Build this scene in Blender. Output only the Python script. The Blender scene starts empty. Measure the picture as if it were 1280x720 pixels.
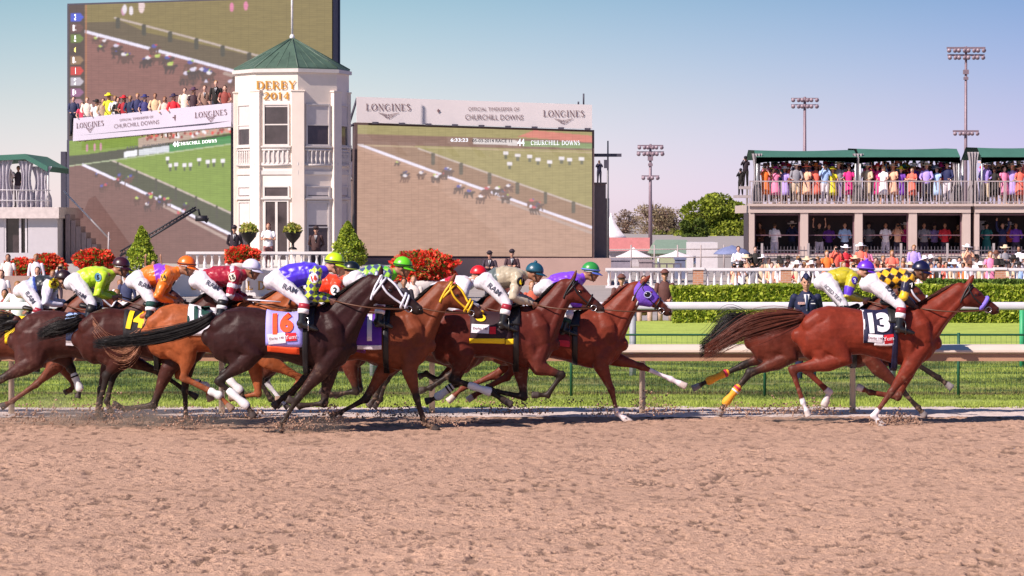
import bpy, bmesh, math, random
import numpy as np
from mathutils import Vector, Matrix
from mathutils.bvhtree import BVHTree
R = math.radians
random.seed(7); rng = np.random.default_rng(7)
scene = bpy.context.scene
# ------------------------------------------------------------------ camera
FPX = 4000.0; CAMH = 2.54; PITCH = math.atan(84.0/FPX)
cam_d = bpy.data.cameras.new('camera'); cam = bpy.data.objects.new('camera', cam_d)
scene.collection.objects.link(cam); scene.camera = cam
cam_d.sensor_width = 36.0; cam_d.lens = 36.0*FPX/1280.0
cam.location = (0, 0, CAMH); cam.rotation_euler = (math.pi/2-PITCH, 0, 0)
cam_d.clip_start = 0.5; cam_d.clip_end = 6000
# ------------------------------------------------------------------ world, sun, exposure
SUN_AZ = math.atan2(-0.74, -0.67); SUN_EL = R(40)
world = bpy.data.worlds.new('World'); scene.world = world; world.use_nodes = True
wn = world.node_tree; wn.nodes.clear()
w_out = wn.nodes.new('ShaderNodeOutputWorld'); w_bg = wn.nodes.new('ShaderNodeBackground')
w_sky = wn.nodes.new('ShaderNodeTexSky'); w_sky.sky_type = 'NISHITA'; w_sky.sun_disc = False
w_sky.sun_elevation = SUN_EL; w_sky.sun_rotation = SUN_AZ
w_sky.air_density = 1.0; w_sky.dust_density = 0.3; w_sky.ozone_density = 1.5
w_tc = wn.nodes.new('ShaderNodeTexCoord'); w_sep = wn.nodes.new('ShaderNodeSeparateXYZ')
w_rmp = wn.nodes.new('ShaderNodeValToRGB'); w_mul = wn.nodes.new('ShaderNodeMixRGB')
w_mul.blend_type = 'MULTIPLY'; w_mul.inputs[0].default_value = 1.0
wn.links.new(w_tc.outputs['Generated'], w_sep.inputs[0])
wn.links.new(w_sep.outputs['Z'], w_rmp.inputs[0])
e = w_rmp.color_ramp.elements
e[0].position = 0.006; e[0].color = (0.80, 0.72, 1.02, 1)
e[1].position = 0.075; e[1].color = (0.37, 0.48, 0.57, 1)
m_ = w_rmp.color_ramp.elements.new(0.037); m_.color = (0.62, 0.61, 0.76, 1)
w_rx = wn.nodes.new('ShaderNodeMapRange'); w_rx.inputs[1].default_value = -.05; w_rx.inputs[2].default_value = .22
wn.links.new(w_sep.outputs['X'], w_rx.inputs[0]); w_hx = wn.nodes.new('ShaderNodeMixRGB'); w_hx.inputs[1].default_value = (1, 1, 1, 1); w_hx.inputs[2].default_value = (.55, .55, .92, 1)
wn.links.new(w_rx.outputs[0], w_hx.inputs[0]); w_m2 = wn.nodes.new('ShaderNodeMixRGB'); w_m2.blend_type = 'MULTIPLY'; w_m2.inputs[0].default_value = 1.0
wn.links.new(w_sky.outputs[0], w_mul.inputs[1]); wn.links.new(w_rmp.outputs[0], w_mul.inputs[2])
wn.links.new(w_mul.outputs[0], w_m2.inputs[1]); wn.links.new(w_hx.outputs[0], w_m2.inputs[2]); wn.links.new(w_m2.outputs[0], w_bg.inputs[0]); w_bg.inputs[1].default_value = 0.12
wn.links.new(w_bg.outputs[0], w_out.inputs[0])
sun_d = bpy.data.lights.new('sun', 'SUN'); sun_o = bpy.data.objects.new('sun', sun_d)
scene.collection.objects.link(sun_o)
sun_d.energy = 4.8; sun_d.angle = R(0.53); sun_d.color = (1.0, 0.865, 0.79)
SUNV = Vector((math.sin(SUN_AZ)*math.cos(SUN_EL), math.cos(SUN_AZ)*math.cos(SUN_EL), math.sin(SUN_EL)))
sun_o.rotation_euler = SUNV.to_track_quat('Z', 'Y').to_euler()
sun_o.location = (-30, -30, 40)
scene.view_settings.view_transform = 'Standard'; scene.view_settings.look = 'None'
scene.view_settings.gamma = 1.0; scene.view_settings.use_curve_mapping = False
scene.view_settings.exposure = 0.50
# ------------------------------------------------------------------ helpers
def P(px, py, D, dy=0.0):
    """photo pixel (1280x720) at world depth D -> world point (dy: sideways offset in depth)"""
    u = px-640.0; v = 360.0-py
    yw = FPX*math.cos(PITCH)+v*math.sin(PITCH); zw = v*math.cos(PITCH)-FPX*math.sin(PITCH)
    k = D/yw
    return Vector((u*k, D+dy, CAMH+zw*k))
def GD(py): return CAMH*FPX/(py-276.0)       # depth of the ground seen at a pixel row
def lin(c):
    if isinstance(c, str):
        c = c.lstrip('#'); c = [int(c[i:i+2], 16)/255 for i in (0, 2, 4)]
        return tuple(((x+.055)/1.055)**2.4 if x > .04045 else x/12.92 for x in c)
    return tuple(c)
def link(o, parent=None):
    scene.collection.objects.link(o)
    if parent is not None: o.parent = parent
    return o
def tag(o, label=None, cat=None, group=None, kind=None):
    if label: o['label'] = label
    if cat: o['category'] = cat
    if group: o['group'] = group
    if kind: o['kind'] = kind
    return o
def empty(name, loc, label=None, cat=None, group=None, rz=0):
    o = bpy.data.objects.new(name, None); o.location = loc; o.rotation_euler = (0, 0, rz)
    o.empty_display_size = 0.2
    link(o); return tag(o, label, cat, group)
MATS = {}
def mat(name, col, rough=0.7, metal=0.0, var=0.15, scale=6.0, bump=0.0, bscale=40.0, attr=None,
        emit=0.0, spec=0.5, sheen=0.0, trans=0.0, coat=0.0, stretch=None, translucent=0.0, sss=0.0, alpha=1.0):
    if name in MATS: return MATS[name]
    m = bpy.data.materials.new(name); m.use_nodes = True; nt = m.node_tree
    b = nt.nodes['Principled BSDF']; L = nt.links.new
    c = lin(col)
    b.inputs['Roughness'].default_value = rough; b.inputs['Metallic'].default_value = metal
    b.inputs['Specular IOR Level'].default_value = spec
    if sheen: b.inputs['Sheen Weight'].default_value = sheen
    if coat: b.inputs['Coat Weight'].default_value = coat; b.inputs['Coat Roughness'].default_value = 0.3
    if trans: b.inputs['Transmission Weight'].default_value = trans
    if sss:
        b.inputs['Subsurface Weight'].default_value = sss; b.inputs['Subsurface Scale'].default_value = 0.02
    tc = nt.nodes.new('ShaderNodeTexCoord'); src = tc.outputs['Object']
    if stretch:
        mp = nt.nodes.new('ShaderNodeMapping'); mp.inputs['Scale'].default_value = stretch
        L(src, mp.inputs[0]); src = mp.outputs[0]
    if attr:
        at = nt.nodes.new('ShaderNodeAttribute'); at.attribute_name = attr; base = at.outputs['Color']
    else:
        rgb = nt.nodes.new('ShaderNodeRGB'); rgb.outputs[0].default_value = (*c, 1); base = rgb.outputs[0]
    if var > 0:
        nz = nt.nodes.new('ShaderNodeTexNoise'); nz.inputs['Scale'].default_value = scale
        nz.inputs['Detail'].default_value = 6; nz.inputs['Roughness'].default_value = 0.6
        L(src, nz.inputs['Vector'])
        mr = nt.nodes.new('ShaderNodeMapRange'); mr.inputs[1].default_value = 0.3; mr.inputs[2].default_value = 0.7
        mr.inputs[3].default_value = 1-var; mr.inputs[4].default_value = 1+var
        L(nz.outputs['Fac'], mr.inputs[0])
        vm = nt.nodes.new('ShaderNodeVectorMath'); vm.operation = 'SCALE'
        L(base, vm.inputs[0]); L(mr.outputs[0], vm.inputs['Scale']); base = vm.outputs[0]
    L(base, b.inputs['Base Color'])
    if emit:
        L(base, b.inputs['Emission Color']); b.inputs['Emission Strength'].default_value = emit
    if bump > 0:
        n2 = nt.nodes.new('ShaderNodeTexNoise'); n2.inputs['Scale'].default_value = bscale; n2.inputs['Detail'].default_value = 5
        L(src, n2.inputs['Vector'])
        bp = nt.nodes.new('ShaderNodeBump'); bp.inputs['Strength'].default_value = bump; bp.inputs['Distance'].default_value = 0.02
        L(n2.outputs['Fac'], bp.inputs['Height']); L(bp.outputs[0], b.inputs['Normal'])
    if translucent:
        tr = nt.nodes.new('ShaderNodeBsdfTranslucent'); mx = nt.nodes.new('ShaderNodeMixShader')
        mx.inputs[0].default_value = translucent; L(base, tr.inputs[0])
        L(b.outputs[0], mx.inputs[1]); L(tr.outputs[0], mx.inputs[2]); L(mx.outputs[0], nt.nodes['Material Output'].inputs[0])
    MATS[name] = m; return m

class MB:
    """collects shapes in world space; build() links them as ONE mesh"""
    def __init__(s): s.v = []; s.f = []; s.mi = []; s.c = []; s.cur = 0
    def add(s, vs, fs, col=None):
        o = len(s.v); s.v.extend([tuple(v) for v in vs])
        for f in fs: s.f.append(tuple(i+o for i in f)); s.mi.append(s.cur)
        s.c.extend([col or (1, 1, 1)]*len(vs)); return s
    def box(s, a, b, col=None):
        x0, y0, z0 = a; x1, y1, z1 = b
        if x0 > x1: x0, x1 = x1, x0
        if y0 > y1: y0, y1 = y1, y0
        if z0 > z1: z0, z1 = z1, z0
        vs = [(x0,y0,z0),(x1,y0,z0),(x1,y1,z0),(x0,y1,z0),(x0,y0,z1),(x1,y0,z1),(x1,y1,z1),(x0,y1,z1)]
        return s.add(vs, [(0,3,2,1),(4,5,6,7),(0,1,5,4),(1,2,6,5),(2,3,7,6),(3,0,4,7)], col)
    def obox(s, c, sx, sy, sz, M=None, col=None):
        vs = []
        for k in ((-1,-1,-1),(1,-1,-1),(1,1,-1),(-1,1,-1),(-1,-1,1),(1,-1,1),(1,1,1),(-1,1,1)):
            v = Vector((k[0]*sx/2, k[1]*sy/2, k[2]*sz/2))
            if M is not None: v = M @ v
            vs.append(Vector(c)+v)
        return s.add(vs, [(0,3,2,1),(4,5,6,7),(0,1,5,4),(1,2,6,5),(2,3,7,6),(3,0,4,7)], col)
    def loft(s, st, n=14, lat=(0,1,0), up=None, col=None, flat=(False, False), sq=2.0):
        """st: list of (centre, in-plane radius, lateral radius)"""
        lat = Vector(lat).normalized(); k = len(st); C = [Vector(t[0]) for t in st]; rings = []
        fr = []
        for i in range(k):
            t = (C[min(i+1, k-1)]-C[max(i-1, 0)])
            t = t.normalized() if t.length > 1e-9 else Vector((0,0,1))
            if up is not None: U = Vector(up).normalized(); Lt = lat
            else:
                Lt = lat-t*lat.dot(t)
                if Lt.length < 1e-3: Lt = Vector((1,0,0))-t*t.x
                Lt.normalize(); U = Lt.cross(t).normalized()
            fr.append((t, U, Lt))
        def ring(c, U, Lt, a, b):
            o = []
            for j in range(n):
                th = 2*math.pi*j/n; cs, sn = math.cos(th), math.sin(th)
                if sq != 2.0:
                    cs = math.copysign(abs(cs)**(2/sq), cs); sn = math.copysign(abs(sn)**(2/sq), sn)
                o.append(c+U*(a*cs)+Lt*(b*sn))
            return o
        t, U, Lt = fr[0]; a, b = st[0][1], st[0][2]; m = min(a, b)
        if not flat[0]:
            rings.append(ring(C[0]-t*m*.85, U, Lt, a*.3, b*.3)); rings.append(ring(C[0]-t*m*.55, U, Lt, a*.75, b*.75))
        for i in range(k): rings.append(ring(C[i], fr[i][1], fr[i][2], st[i][1], st[i][2]))
        t, U, Lt = fr[-1]; a, b = st[-1][1], st[-1][2]; m = min(a, b)
        if not flat[1]:
            rings.append(ring(C[-1]+t*m*.55, U, Lt, a*.75, b*.75)); rings.append(ring(C[-1]+t*m*.85, U, Lt, a*.3, b*.3))
        vs = [v for r in rings for v in r]; fs = []
        for i in range(len(rings)-1):
            for j in range(n):
                a_, b_ = i*n+j, i*n+(j+1) % n
                fs.append((a_, b_, b_+n, a_+n))
        fs.append(tuple(range(n-1, -1, -1))); q = (len(rings)-1)*n; fs.append(tuple(range(q, q+n)))
        return s.add(vs, fs, col)
    def tube(s, pts, r, n=8, col=None, r2=None, flat=(True, True)):
        k = len(pts); st = []
        for i, p in enumerate(pts):
            rr = r if r2 is None else r+(r2-r)*i/(k-1)
            st.append((p, rr, rr))
        d = Vector(pts[-1])-Vector(pts[0]); lat = (0,1,0) if abs(d.normalized().y) < .9 else (1,0,0)
        return s.loft(st, n, lat, col=col, flat=flat)
    def ell(s, c, rx, ry, rz, M=None, n=14, m=9, col=None):
        vs = []; fs = []
        for i in range(m+1):
            ph = math.pi*i/m
            for j in range(n):
                th = 2*math.pi*j/n
                v = Vector((rx*math.sin(ph)*math.cos(th), ry*math.sin(ph)*math.sin(th), rz*math.cos(ph)))
                if M is not None: v = M @ v
                vs.append(Vector(c)+v)
        for i in range(m):
            for j in range(n):
                a, b = i*n+j, i*n+(j+1) % n
                fs.append((a, a+n, b+n, b))
        return s.add(vs, fs, col)
    def lathe(s, c, prof, n=16, col=None, phase=0.0):
        vs = []; fs = []; c = Vector(c)
        for r, z in prof:
            for j in range(n):
                th = 2*math.pi*j/n+phase; vs.append(c+Vector((r*math.cos(th), r*math.sin(th), z)))
        for i in range(len(prof)-1):
            for j in range(n):
                a, b = i*n+j, i*n+(j+1) % n; fs.append((a, b, b+n, a+n))
        fs.append(tuple(range(n-1, -1, -1))); q = (len(prof)-1)*n; fs.append(tuple(range(q, q+n)))
        return s.add(vs, fs, col)
    def build(s, name, mats, parent=None, origin=(0,0,0), smooth=True, voxel=None, it=4, colfn=None, useC=False, auto=None, disp=None):
        org = Vector(origin); V = np.array(s.v, dtype=np.float64).reshape(-1, 3)-np.array(org)
        me = bpy.data.meshes.new(name); me.from_pydata(V.tolist(), [], s.f); me.update()
        if voxel:
            tmp = bpy.data.objects.new('tmp', me); link(tmp)
            md = tmp.modifiers.new('r', 'REMESH'); md.mode = 'VOXEL'; md.voxel_size = voxel
            if it:
                ms = tmp.modifiers.new('s', 'SMOOTH'); ms.factor = .5; ms.iterations = it
            dg = bpy.context.evaluated_depsgraph_get(); me2 = bpy.data.meshes.new_from_object(tmp.evaluated_get(dg))
            bpy.data.objects.remove(tmp); bpy.data.meshes.remove(me); me = me2; me.name = name
        else:
            if isinstance(mats, (list, tuple)) and len(mats) > 1:
                me.polygons.foreach_set('material_index', s.mi)
        if disp is not None:
            me.update(); n = len(me.vertices); co = np.empty(n*3); me.vertices.foreach_get('co', co); co = co.reshape(-1, 3); nr_ = np.empty(n*3); me.vertex_normals.foreach_get('vector', nr_); nr_ = nr_.reshape(-1, 3)
            co = co+nr_*disp(co+np.array(org))[:, None]; me.vertices.foreach_set('co', co.astype(np.float32).ravel()); me.update()
        if not isinstance(mats, (list, tuple)): mats = [mats]
        me.materials.clear()
        for m in mats: me.materials.append(m)
        if colfn is not None or useC:
            n = len(me.vertices); co = np.empty(n*3); me.vertices.foreach_get('co', co); co = co.reshape(-1, 3)+np.array(org)
            cc = colfn(co) if colfn is not None else np.array(s.c)
            ca = me.color_attributes.new('Col', 'FLOAT_COLOR', 'POINT')
            ca.data.foreach_set('color', np.hstack([cc, np.ones((n, 1))]).astype(np.float32).ravel())
        me.polygons.foreach_set('use_smooth', [smooth]*len(me.polygons))
        o = bpy.data.objects.new(name, me); link(o, parent)
        if parent is None: o.location = org
        if auto:
            pass
        me.update(); return o
def bvh_of(*objs):
    vs = []; fs = []
    for o in objs:
        off = Vector((0,0,0)); q = o
        while q is not None: off = off+q.location; q = q.parent
        b = len(vs); vs += [v.co+off for v in o.data.vertices]; fs += [tuple(i+b for i in p.vertices) for p in o.data.polygons]
    return BVHTree.FromPolygons(vs, fs)
# ------------------------------------------------------------------ lettering
_font_cache = {}
def text2d(s, bold=0.0, res=3):
    key = (s, bold)
    if key in _font_cache: return _font_cache[key]
    cu = bpy.data.curves.new('t', 'FONT'); cu.body = s; cu.size = 1.0; cu.resolution_u = res; cu.offset = bold
    cu.align_x = 'CENTER'; cu.align_y = 'CENTER'; cu.fill_mode = 'FRONT'
    o = bpy.data.objects.new('t', cu); link(o)
    me = bpy.data.meshes.new_from_object(o.evaluated_get(bpy.context.evaluated_depsgraph_get()))
    bpy.data.objects.remove(o)
    vs = np.array([v.co[:2] for v in me.vertices]) if len(me.vertices) else np.zeros((0, 2)); fs = [tuple(p.vertices) for p in me.polygons]
    if len(vs):
        mn, mx = vs.min(0), vs.max(0); vs = (vs-(mn+mx)/2)/(mx[1]-mn[1])
    _font_cache[key] = (vs, fs); return vs, fs
def arc(cx, cy, rx, ry, a0, a1, n=10):
    return [(cx+rx*math.cos(R(a0+(a1-a0)*i/n)), cy+ry*math.sin(R(a0+(a1-a0)*i/n))) for i in range(n+1)]
SER = {  # width, thick strokes, thin strokes, serif bars (x, y, half width)
 'L': (.62, [[(.14,0),(.14,1)]], [[(.14,.03),(.58,.03)],[(.58,.03),(.58,.2)]], [(.14,1,.13),(.1,0,.12)]),
 'O': (.86, [arc(.43,.5,.36,.5,120,240), arc(.43,.5,.36,.5,-60,60)], [arc(.43,.5,.36,.48,60,120), arc(.43,.5,.36,.48,240,300)], []),
 'N': (.82, [[(.12,1),(.68,0)]], [[(.14,0),(.14,1)],[(.68,0),(.68,1)]], [(.12,1,.12),(.14,0,.12),(.68,1,.12)]),
 'G': (.84, [arc(.43,.5,.36,.5,110,250)], [arc(.43,.5,.36,.48,40,110), arc(.43,.5,.36,.48,250,320), [(.7,.1),(.7,.42)]], [(.68,.42,.12)]),
 'I': (.34, [[(.17,0),(.17,1)]], [], [(.17,1,.13),(.17,0,.13)]),
 'E': (.66, [[(.14,0),(.14,1)]], [[(.14,.03),(.58,.03)],[(.14,.97),(.56,.97)],[(.14,.52),(.46,.52)],[(.58,.03),(.58,.2)],[(.56,.97),(.56,.82)]], [(.1,1,.1),(.1,0,.1)]),
 'S': (.6, [arc(.3,.75,.2,.23,90,230)[:8]+arc(.3,.26,.22,.25,70,-60)[2:]], [arc(.3,.75,.2,.23,25,90), arc(.3,.26,.22,.25,-60,-160)], []),
 'C': (.8, [arc(.43,.5,.36,.5,110,250)], [arc(.43,.5,.36,.48,45,110), arc(.43,.5,.36,.48,250,315), [(.69,.72),(.69,.95)]], []),
 'H': (.84, [[(.14,0),(.14,1)],[(.7,0),(.7,1)]], [[(.14,.52),(.7,.52)]], [(.14,1,.13),(.14,0,.13),(.7,1,.13),(.7,0,.13)]),
 'U': (.8, [[(.14,1),(.14,.35)]+arc(.4,.33,.26,.32,180,250)], [arc(.4,.33,.26,.32,250,360)+[(.66,1)]], [(.14,1,.13),(.66,1,.11)]),
 'R': (.78, [[(.14,0),(.14,1)],[(.4,.48),(.68,0)]], [[(.14,.97),(.4,.97)], arc(.4,.73,.2,.24,90,-90), [(.14,.49),(.4,.49)]], [(.12,1,.1),(.14,0,.13),(.7,0,.09)]),
 'D': (.84, [[(.14,0),(.14,1)], arc(.36,.5,.38,.48,55,-55)], [[(.14,.97),(.36,.97)], arc(.36,.5,.38,.47,90,55), arc(.36,.5,.38,.47,-55,-90), [(.14,.03),(.36,.03)]], [(.1,1,.1),(.1,0,.1)]),
 'W': (1.12, [[(.12,1),(.36,0)],[(.56,1),(.8,0)]], [[(.36,0),(.56,1)],[(.8,0),(1.0,1)]], [(.12,1,.12),(1.0,1,.11)]),
 'B': (.74, [[(.14,0),(.14,1)]], [[(.14,.97),(.4,.97)], arc(.4,.75,.18,.22,90,-90), [(.14,.52),(.42,.52)], arc(.42,.27,.22,.25,90,-90), [(.14,.02),(.42,.02)]], [(.1,1,.08),(.1,0,.08)]),
 'Y': (.8, [[(.1,1),(.4,.48)],[(.4,0),(.4,.5)]], [[(.4,.48),(.7,1)]], [(.12,1,.12),(.68,1,.11),(.4,0,.13)]),
 '2': (.6, [arc(.28,.74,.22,.24,90,-20)+[(.08,.03)]], [arc(.28,.74,.22,.24,160,90), [(.08,.04),(.54,.04)]], []),
 '0': (.64, [arc(.32,.5,.24,.48,120,240), arc(.32,.5,.24,.48,-60,60)], [arc(.32,.5,.24,.46,60,120), arc(.32,.5,.24,.46,240,300)], []),
 '1': (.44, [[(.24,0),(.24,1)]], [[(.08,.82),(.24,.98)]], [(.24,0,.14)]),
 '4': (.64, [[(.44,0),(.44,1)]], [[(.44,.98),(.06,.3)],[(.06,.3),(.58,.3)]], [(.44,0,.12)]),
 ' ': (.4, [], [], [])}
def serif2d(s, thick=.15, thin=.075, gap=.12):
    vs = []; fs = []; x = 0
    def stroke(pl, w):
        for i in range(len(pl)-1):
            a = Vector((pl[i][0]+x, pl[i][1])); b = Vector((pl[i+1][0]+x, pl[i+1][1])); d = (b-a)
            if d.length < 1e-6: continue
            nn = Vector((-d.y, d.x)).normalized()*w/2; e_ = d.normalized()*w*.25
            o = len(vs); vs.extend([a-nn-e_, a+nn-e_, b+nn+e_, b-nn+e_]); fs.append((o, o+1, o+2, o+3))
    for ch in s:
        w, T, t, S = SER[ch]
        for pl in T: stroke(pl, thick)
        for pl in t: stroke(pl, thin)
        for (sx, sy, hw) in S: stroke([(sx-hw, min(max(sy, .03), .97)), (sx+hw, min(max(sy, .03), .97))], .06)
        x += w+gap
    V = np.array([(v.x, v.y) for v in vs]); mn, mx = V.min(0), V.max(0); V = (V-(mn+mx)/2)/(mx[1]-mn[1])
    return V, fs
def place_text(name, tv, c, right, up, h, m, parent, origin, w=None, depth=0.0):
    """flat lettering: tv=(verts,faces), c centre world, right/up unit vectors, h letter height, optional total width w"""
    vs, fs = tv; c = Vector(c); right = Vector(right).normalized(); up = Vector(up).normalized(); nrm = right.cross(up)
    sx = h if w is None else w/(vs[:, 0].max()-vs[:, 0].min())
    b = MB(); pts = []; 
    for i, (x, y) in enumerate(vs): pts.append(c+right*(x*sx)+up*(y*h)+nrm*depth)
    # strokes overlap: step each quad out by a hair
    if name.startswith('serif') or True:
        out = []; ff = []
        for k, f in enumerate(fs):
            o = len(out); out.extend([pts[i]+nrm*(0.0006*(k % 7)) for i in f]); ff.append(tuple(range(o, o+len(f))))
        b.add(out, ff)
    return b.build(name, m, parent, origin, smooth=False)
def decal(name, tv, cx, cy, hpx, ang, D, bvh, m, parent, origin, wpx=None, off=.014, sub=3, shear=0.0):
    """lettering or a patch wrapped on a surface: cast from the near side (towards +Y)"""
    vs, fs = tv; bm = bmesh.new(); bv = [bm.verts.new((x, y, 0)) for x, y in vs]
    for f in fs:
        try: bm.faces.new([bv[i] for i in f])
        except ValueError: pass
    bmesh.ops.triangulate(bm, faces=bm.faces)
    for _ in range(sub):
        bmesh.ops.subdivide_edges(bm, edges=[e_ for e_ in bm.edges if e_.calc_length() > .16], cuts=1, use_grid_fill=True)
    sx = 1.0 if wpx is None else wpx/hpx/(vs[:, 0].max()-vs[:, 0].min())
    ca, sa = math.cos(R(ang)), math.sin(R(ang)); out = []; ys = []
    for v in bm.verts:
        x = v.co.x*sx*hpx+shear*v.co.y*hpx; y = v.co.y*hpx
        px = cx+x*ca+y*sa; py = cy+x*sa-y*ca
        q = P(px, py, D); h = bvh.ray_cast(Vector((q.x, D-3, q.z)), Vector((0, 1, 0)), 6)
        out.append(q); ys.append(h[0].y-off/max(abs(h[1].y), .32) if h[0] is not None else None)
    good = [y for y in ys if y is not None]; mean = sum(good)/len(good) if good else D-.2
    for q, y in zip(out, ys): q.y = y if y is not None else mean
    bm.verts.index_update(); b = MB(); b.add(out, [tuple(v.index for v in f.verts) for f in bm.faces]); bm.free()
    return b.build(name, m, parent, origin, smooth=False)
def rect2d(w=1.0, n=8, m_=6):
    vs = [( (i/n-.5)*w, j/m_-.5) for j in range(m_+1) for i in range(n+1)]
    fs = [(j*(n+1)+i, j*(n+1)+i+1, (j+1)*(n+1)+i+1, (j+1)*(n+1)+i) for j in range(m_) for i in range(n)]
    return np.array(vs), fs
def disc2d(n=16):
    vs = [(0, 0)]+[(.5*math.cos(2*math.pi*i/n), .5*math.sin(2*math.pi*i/n)) for i in range(n)]
    return np.array(vs), [(0, 1+i, 1+(i+1) % n) for i in range(n)]
def vnoise(x, y, seed=0):
    """cheap 2-D value noise on arrays"""
    xi = np.floor(x).astype(np.int64); yi = np.floor(y).astype(np.int64); xf = x-xi; yf = y-yi
    xf = xf*xf*(3-2*xf); yf = yf*yf*(3-2*yf)
    def h(a, b):
        n = (a*374761393+b*668265263+seed*974634777) & 0xffffffff
        n = ((n ^ (n >> 13))*1274126177) & 0xffffffff
        return ((n ^ (n >> 16)) & 0xffff)/65535.0
    return (h(xi, yi)*(1-xf)+h(xi+1, yi)*xf)*(1-yf)+(h(xi, yi+1)*(1-xf)+h(xi+1, yi+1)*xf)*yf
def fbm(x, y, o=4, seed=0):
    s = 0; a = .5; t = 0
    for i in range(o): s = s+a*vnoise(x*2**i, y*2**i, seed+i); t += a; a *= .5
    return s/t
# ------------------------------------------------------------------ horses
M_COAT = mat('horse coat', (1,1,1), rough=.46, var=.22, scale=13, bump=.12, bscale=90, attr='Col', spec=.17, sheen=.0, coat=.0)
M_LEATH = mat('black leather', (.012,.011,.012), rough=.45, var=.1)
M_BROWNL = mat('brown leather', (.10,.035,.015), rough=.5, var=.1)
M_STEEL = mat('bright steel', (.6,.6,.6), rough=.25, metal=1.0, var=0)
M_EYE = mat('wet dark eye', (.006,.004,.003), rough=.08, var=0, spec=.8)
M_WHITE = mat('white cloth', (.78,.77,.78), rough=.8, var=.06, bump=.15, bscale=25)
def hair_mat(n, c): return mat(n, c, rough=.45, var=.25, scale=12, spec=.4)
HEADST = [(-.05,.03,.17,.060),(.0,-.005,.215,.085),(.10,-.015,.26,.100),(.20,-.02,.285,.105),(.30,-.02,.275,.102),(.42,-.012,.225,.088),
          (.55,0,.175,.070),(.68,.004,.145,.060),(.80,.004,.135,.058),(.90,.008,.140,.060),(.97,.02,.125,.052),(1.01,.04,.095,.036)]
def seg_d(co, a, b):
    a = np.array(a); b = np.array(b); ab = b-a; t = np.clip(((co-a) @ ab)/(ab @ ab), 0, 1)
    return np.linalg.norm(co-(a+t[:, None]*ab), axis=1), t
def strands(mb, spine, w0, w1, n, r, rs, droop=0.0, yw=.05, ragged=.3):
    """hair: n thin tapered strands along a spine of world points; w0/w1 spread at root and tip"""
    S = [Vector(p) for p in spine]; k = len(S)
    for i in range(n):
        oz = rs.gauss(0, 1); oy = rs.gauss(0, 1); ln = 1-ragged*rs.random()**1.5; ph = rs.random()*6.28; pts = []
        m_ = max(7, k*2)
        for j in range(m_):
            t = j/(m_-1)*ln; q = t*(k-1); a = min(int(q), k-2); f = q-a
            p0, p1, p2, p3 = S[max(a-1, 0)], S[a], S[a+1], S[min(a+2, k-1)]
            p = .5*((2*p1)+(-p0+p2)*f+(2*p0-5*p1+4*p2-p3)*f*f+(-p0+3*p1-3*p2+p3)*f**3)
            w = w0+(w1-w0)*math.sin(min(t*1.15, 1)*math.pi*.78)**1.2
            pts.append(p+Vector((0, oy*yw*(w/max(w1, 1e-3)), oz*w+.02*math.sin(ph+t*5)*t-droop*t*t)))
        st = [(p, r*(1-.85*(j/(m_-1)))+.0005, r*(1-.85*(j/(m_-1)))+.0005) for j, p in enumerate(pts)]
        mb.loft(st, 3, flat=(True, True))
class Horse: pass
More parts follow.
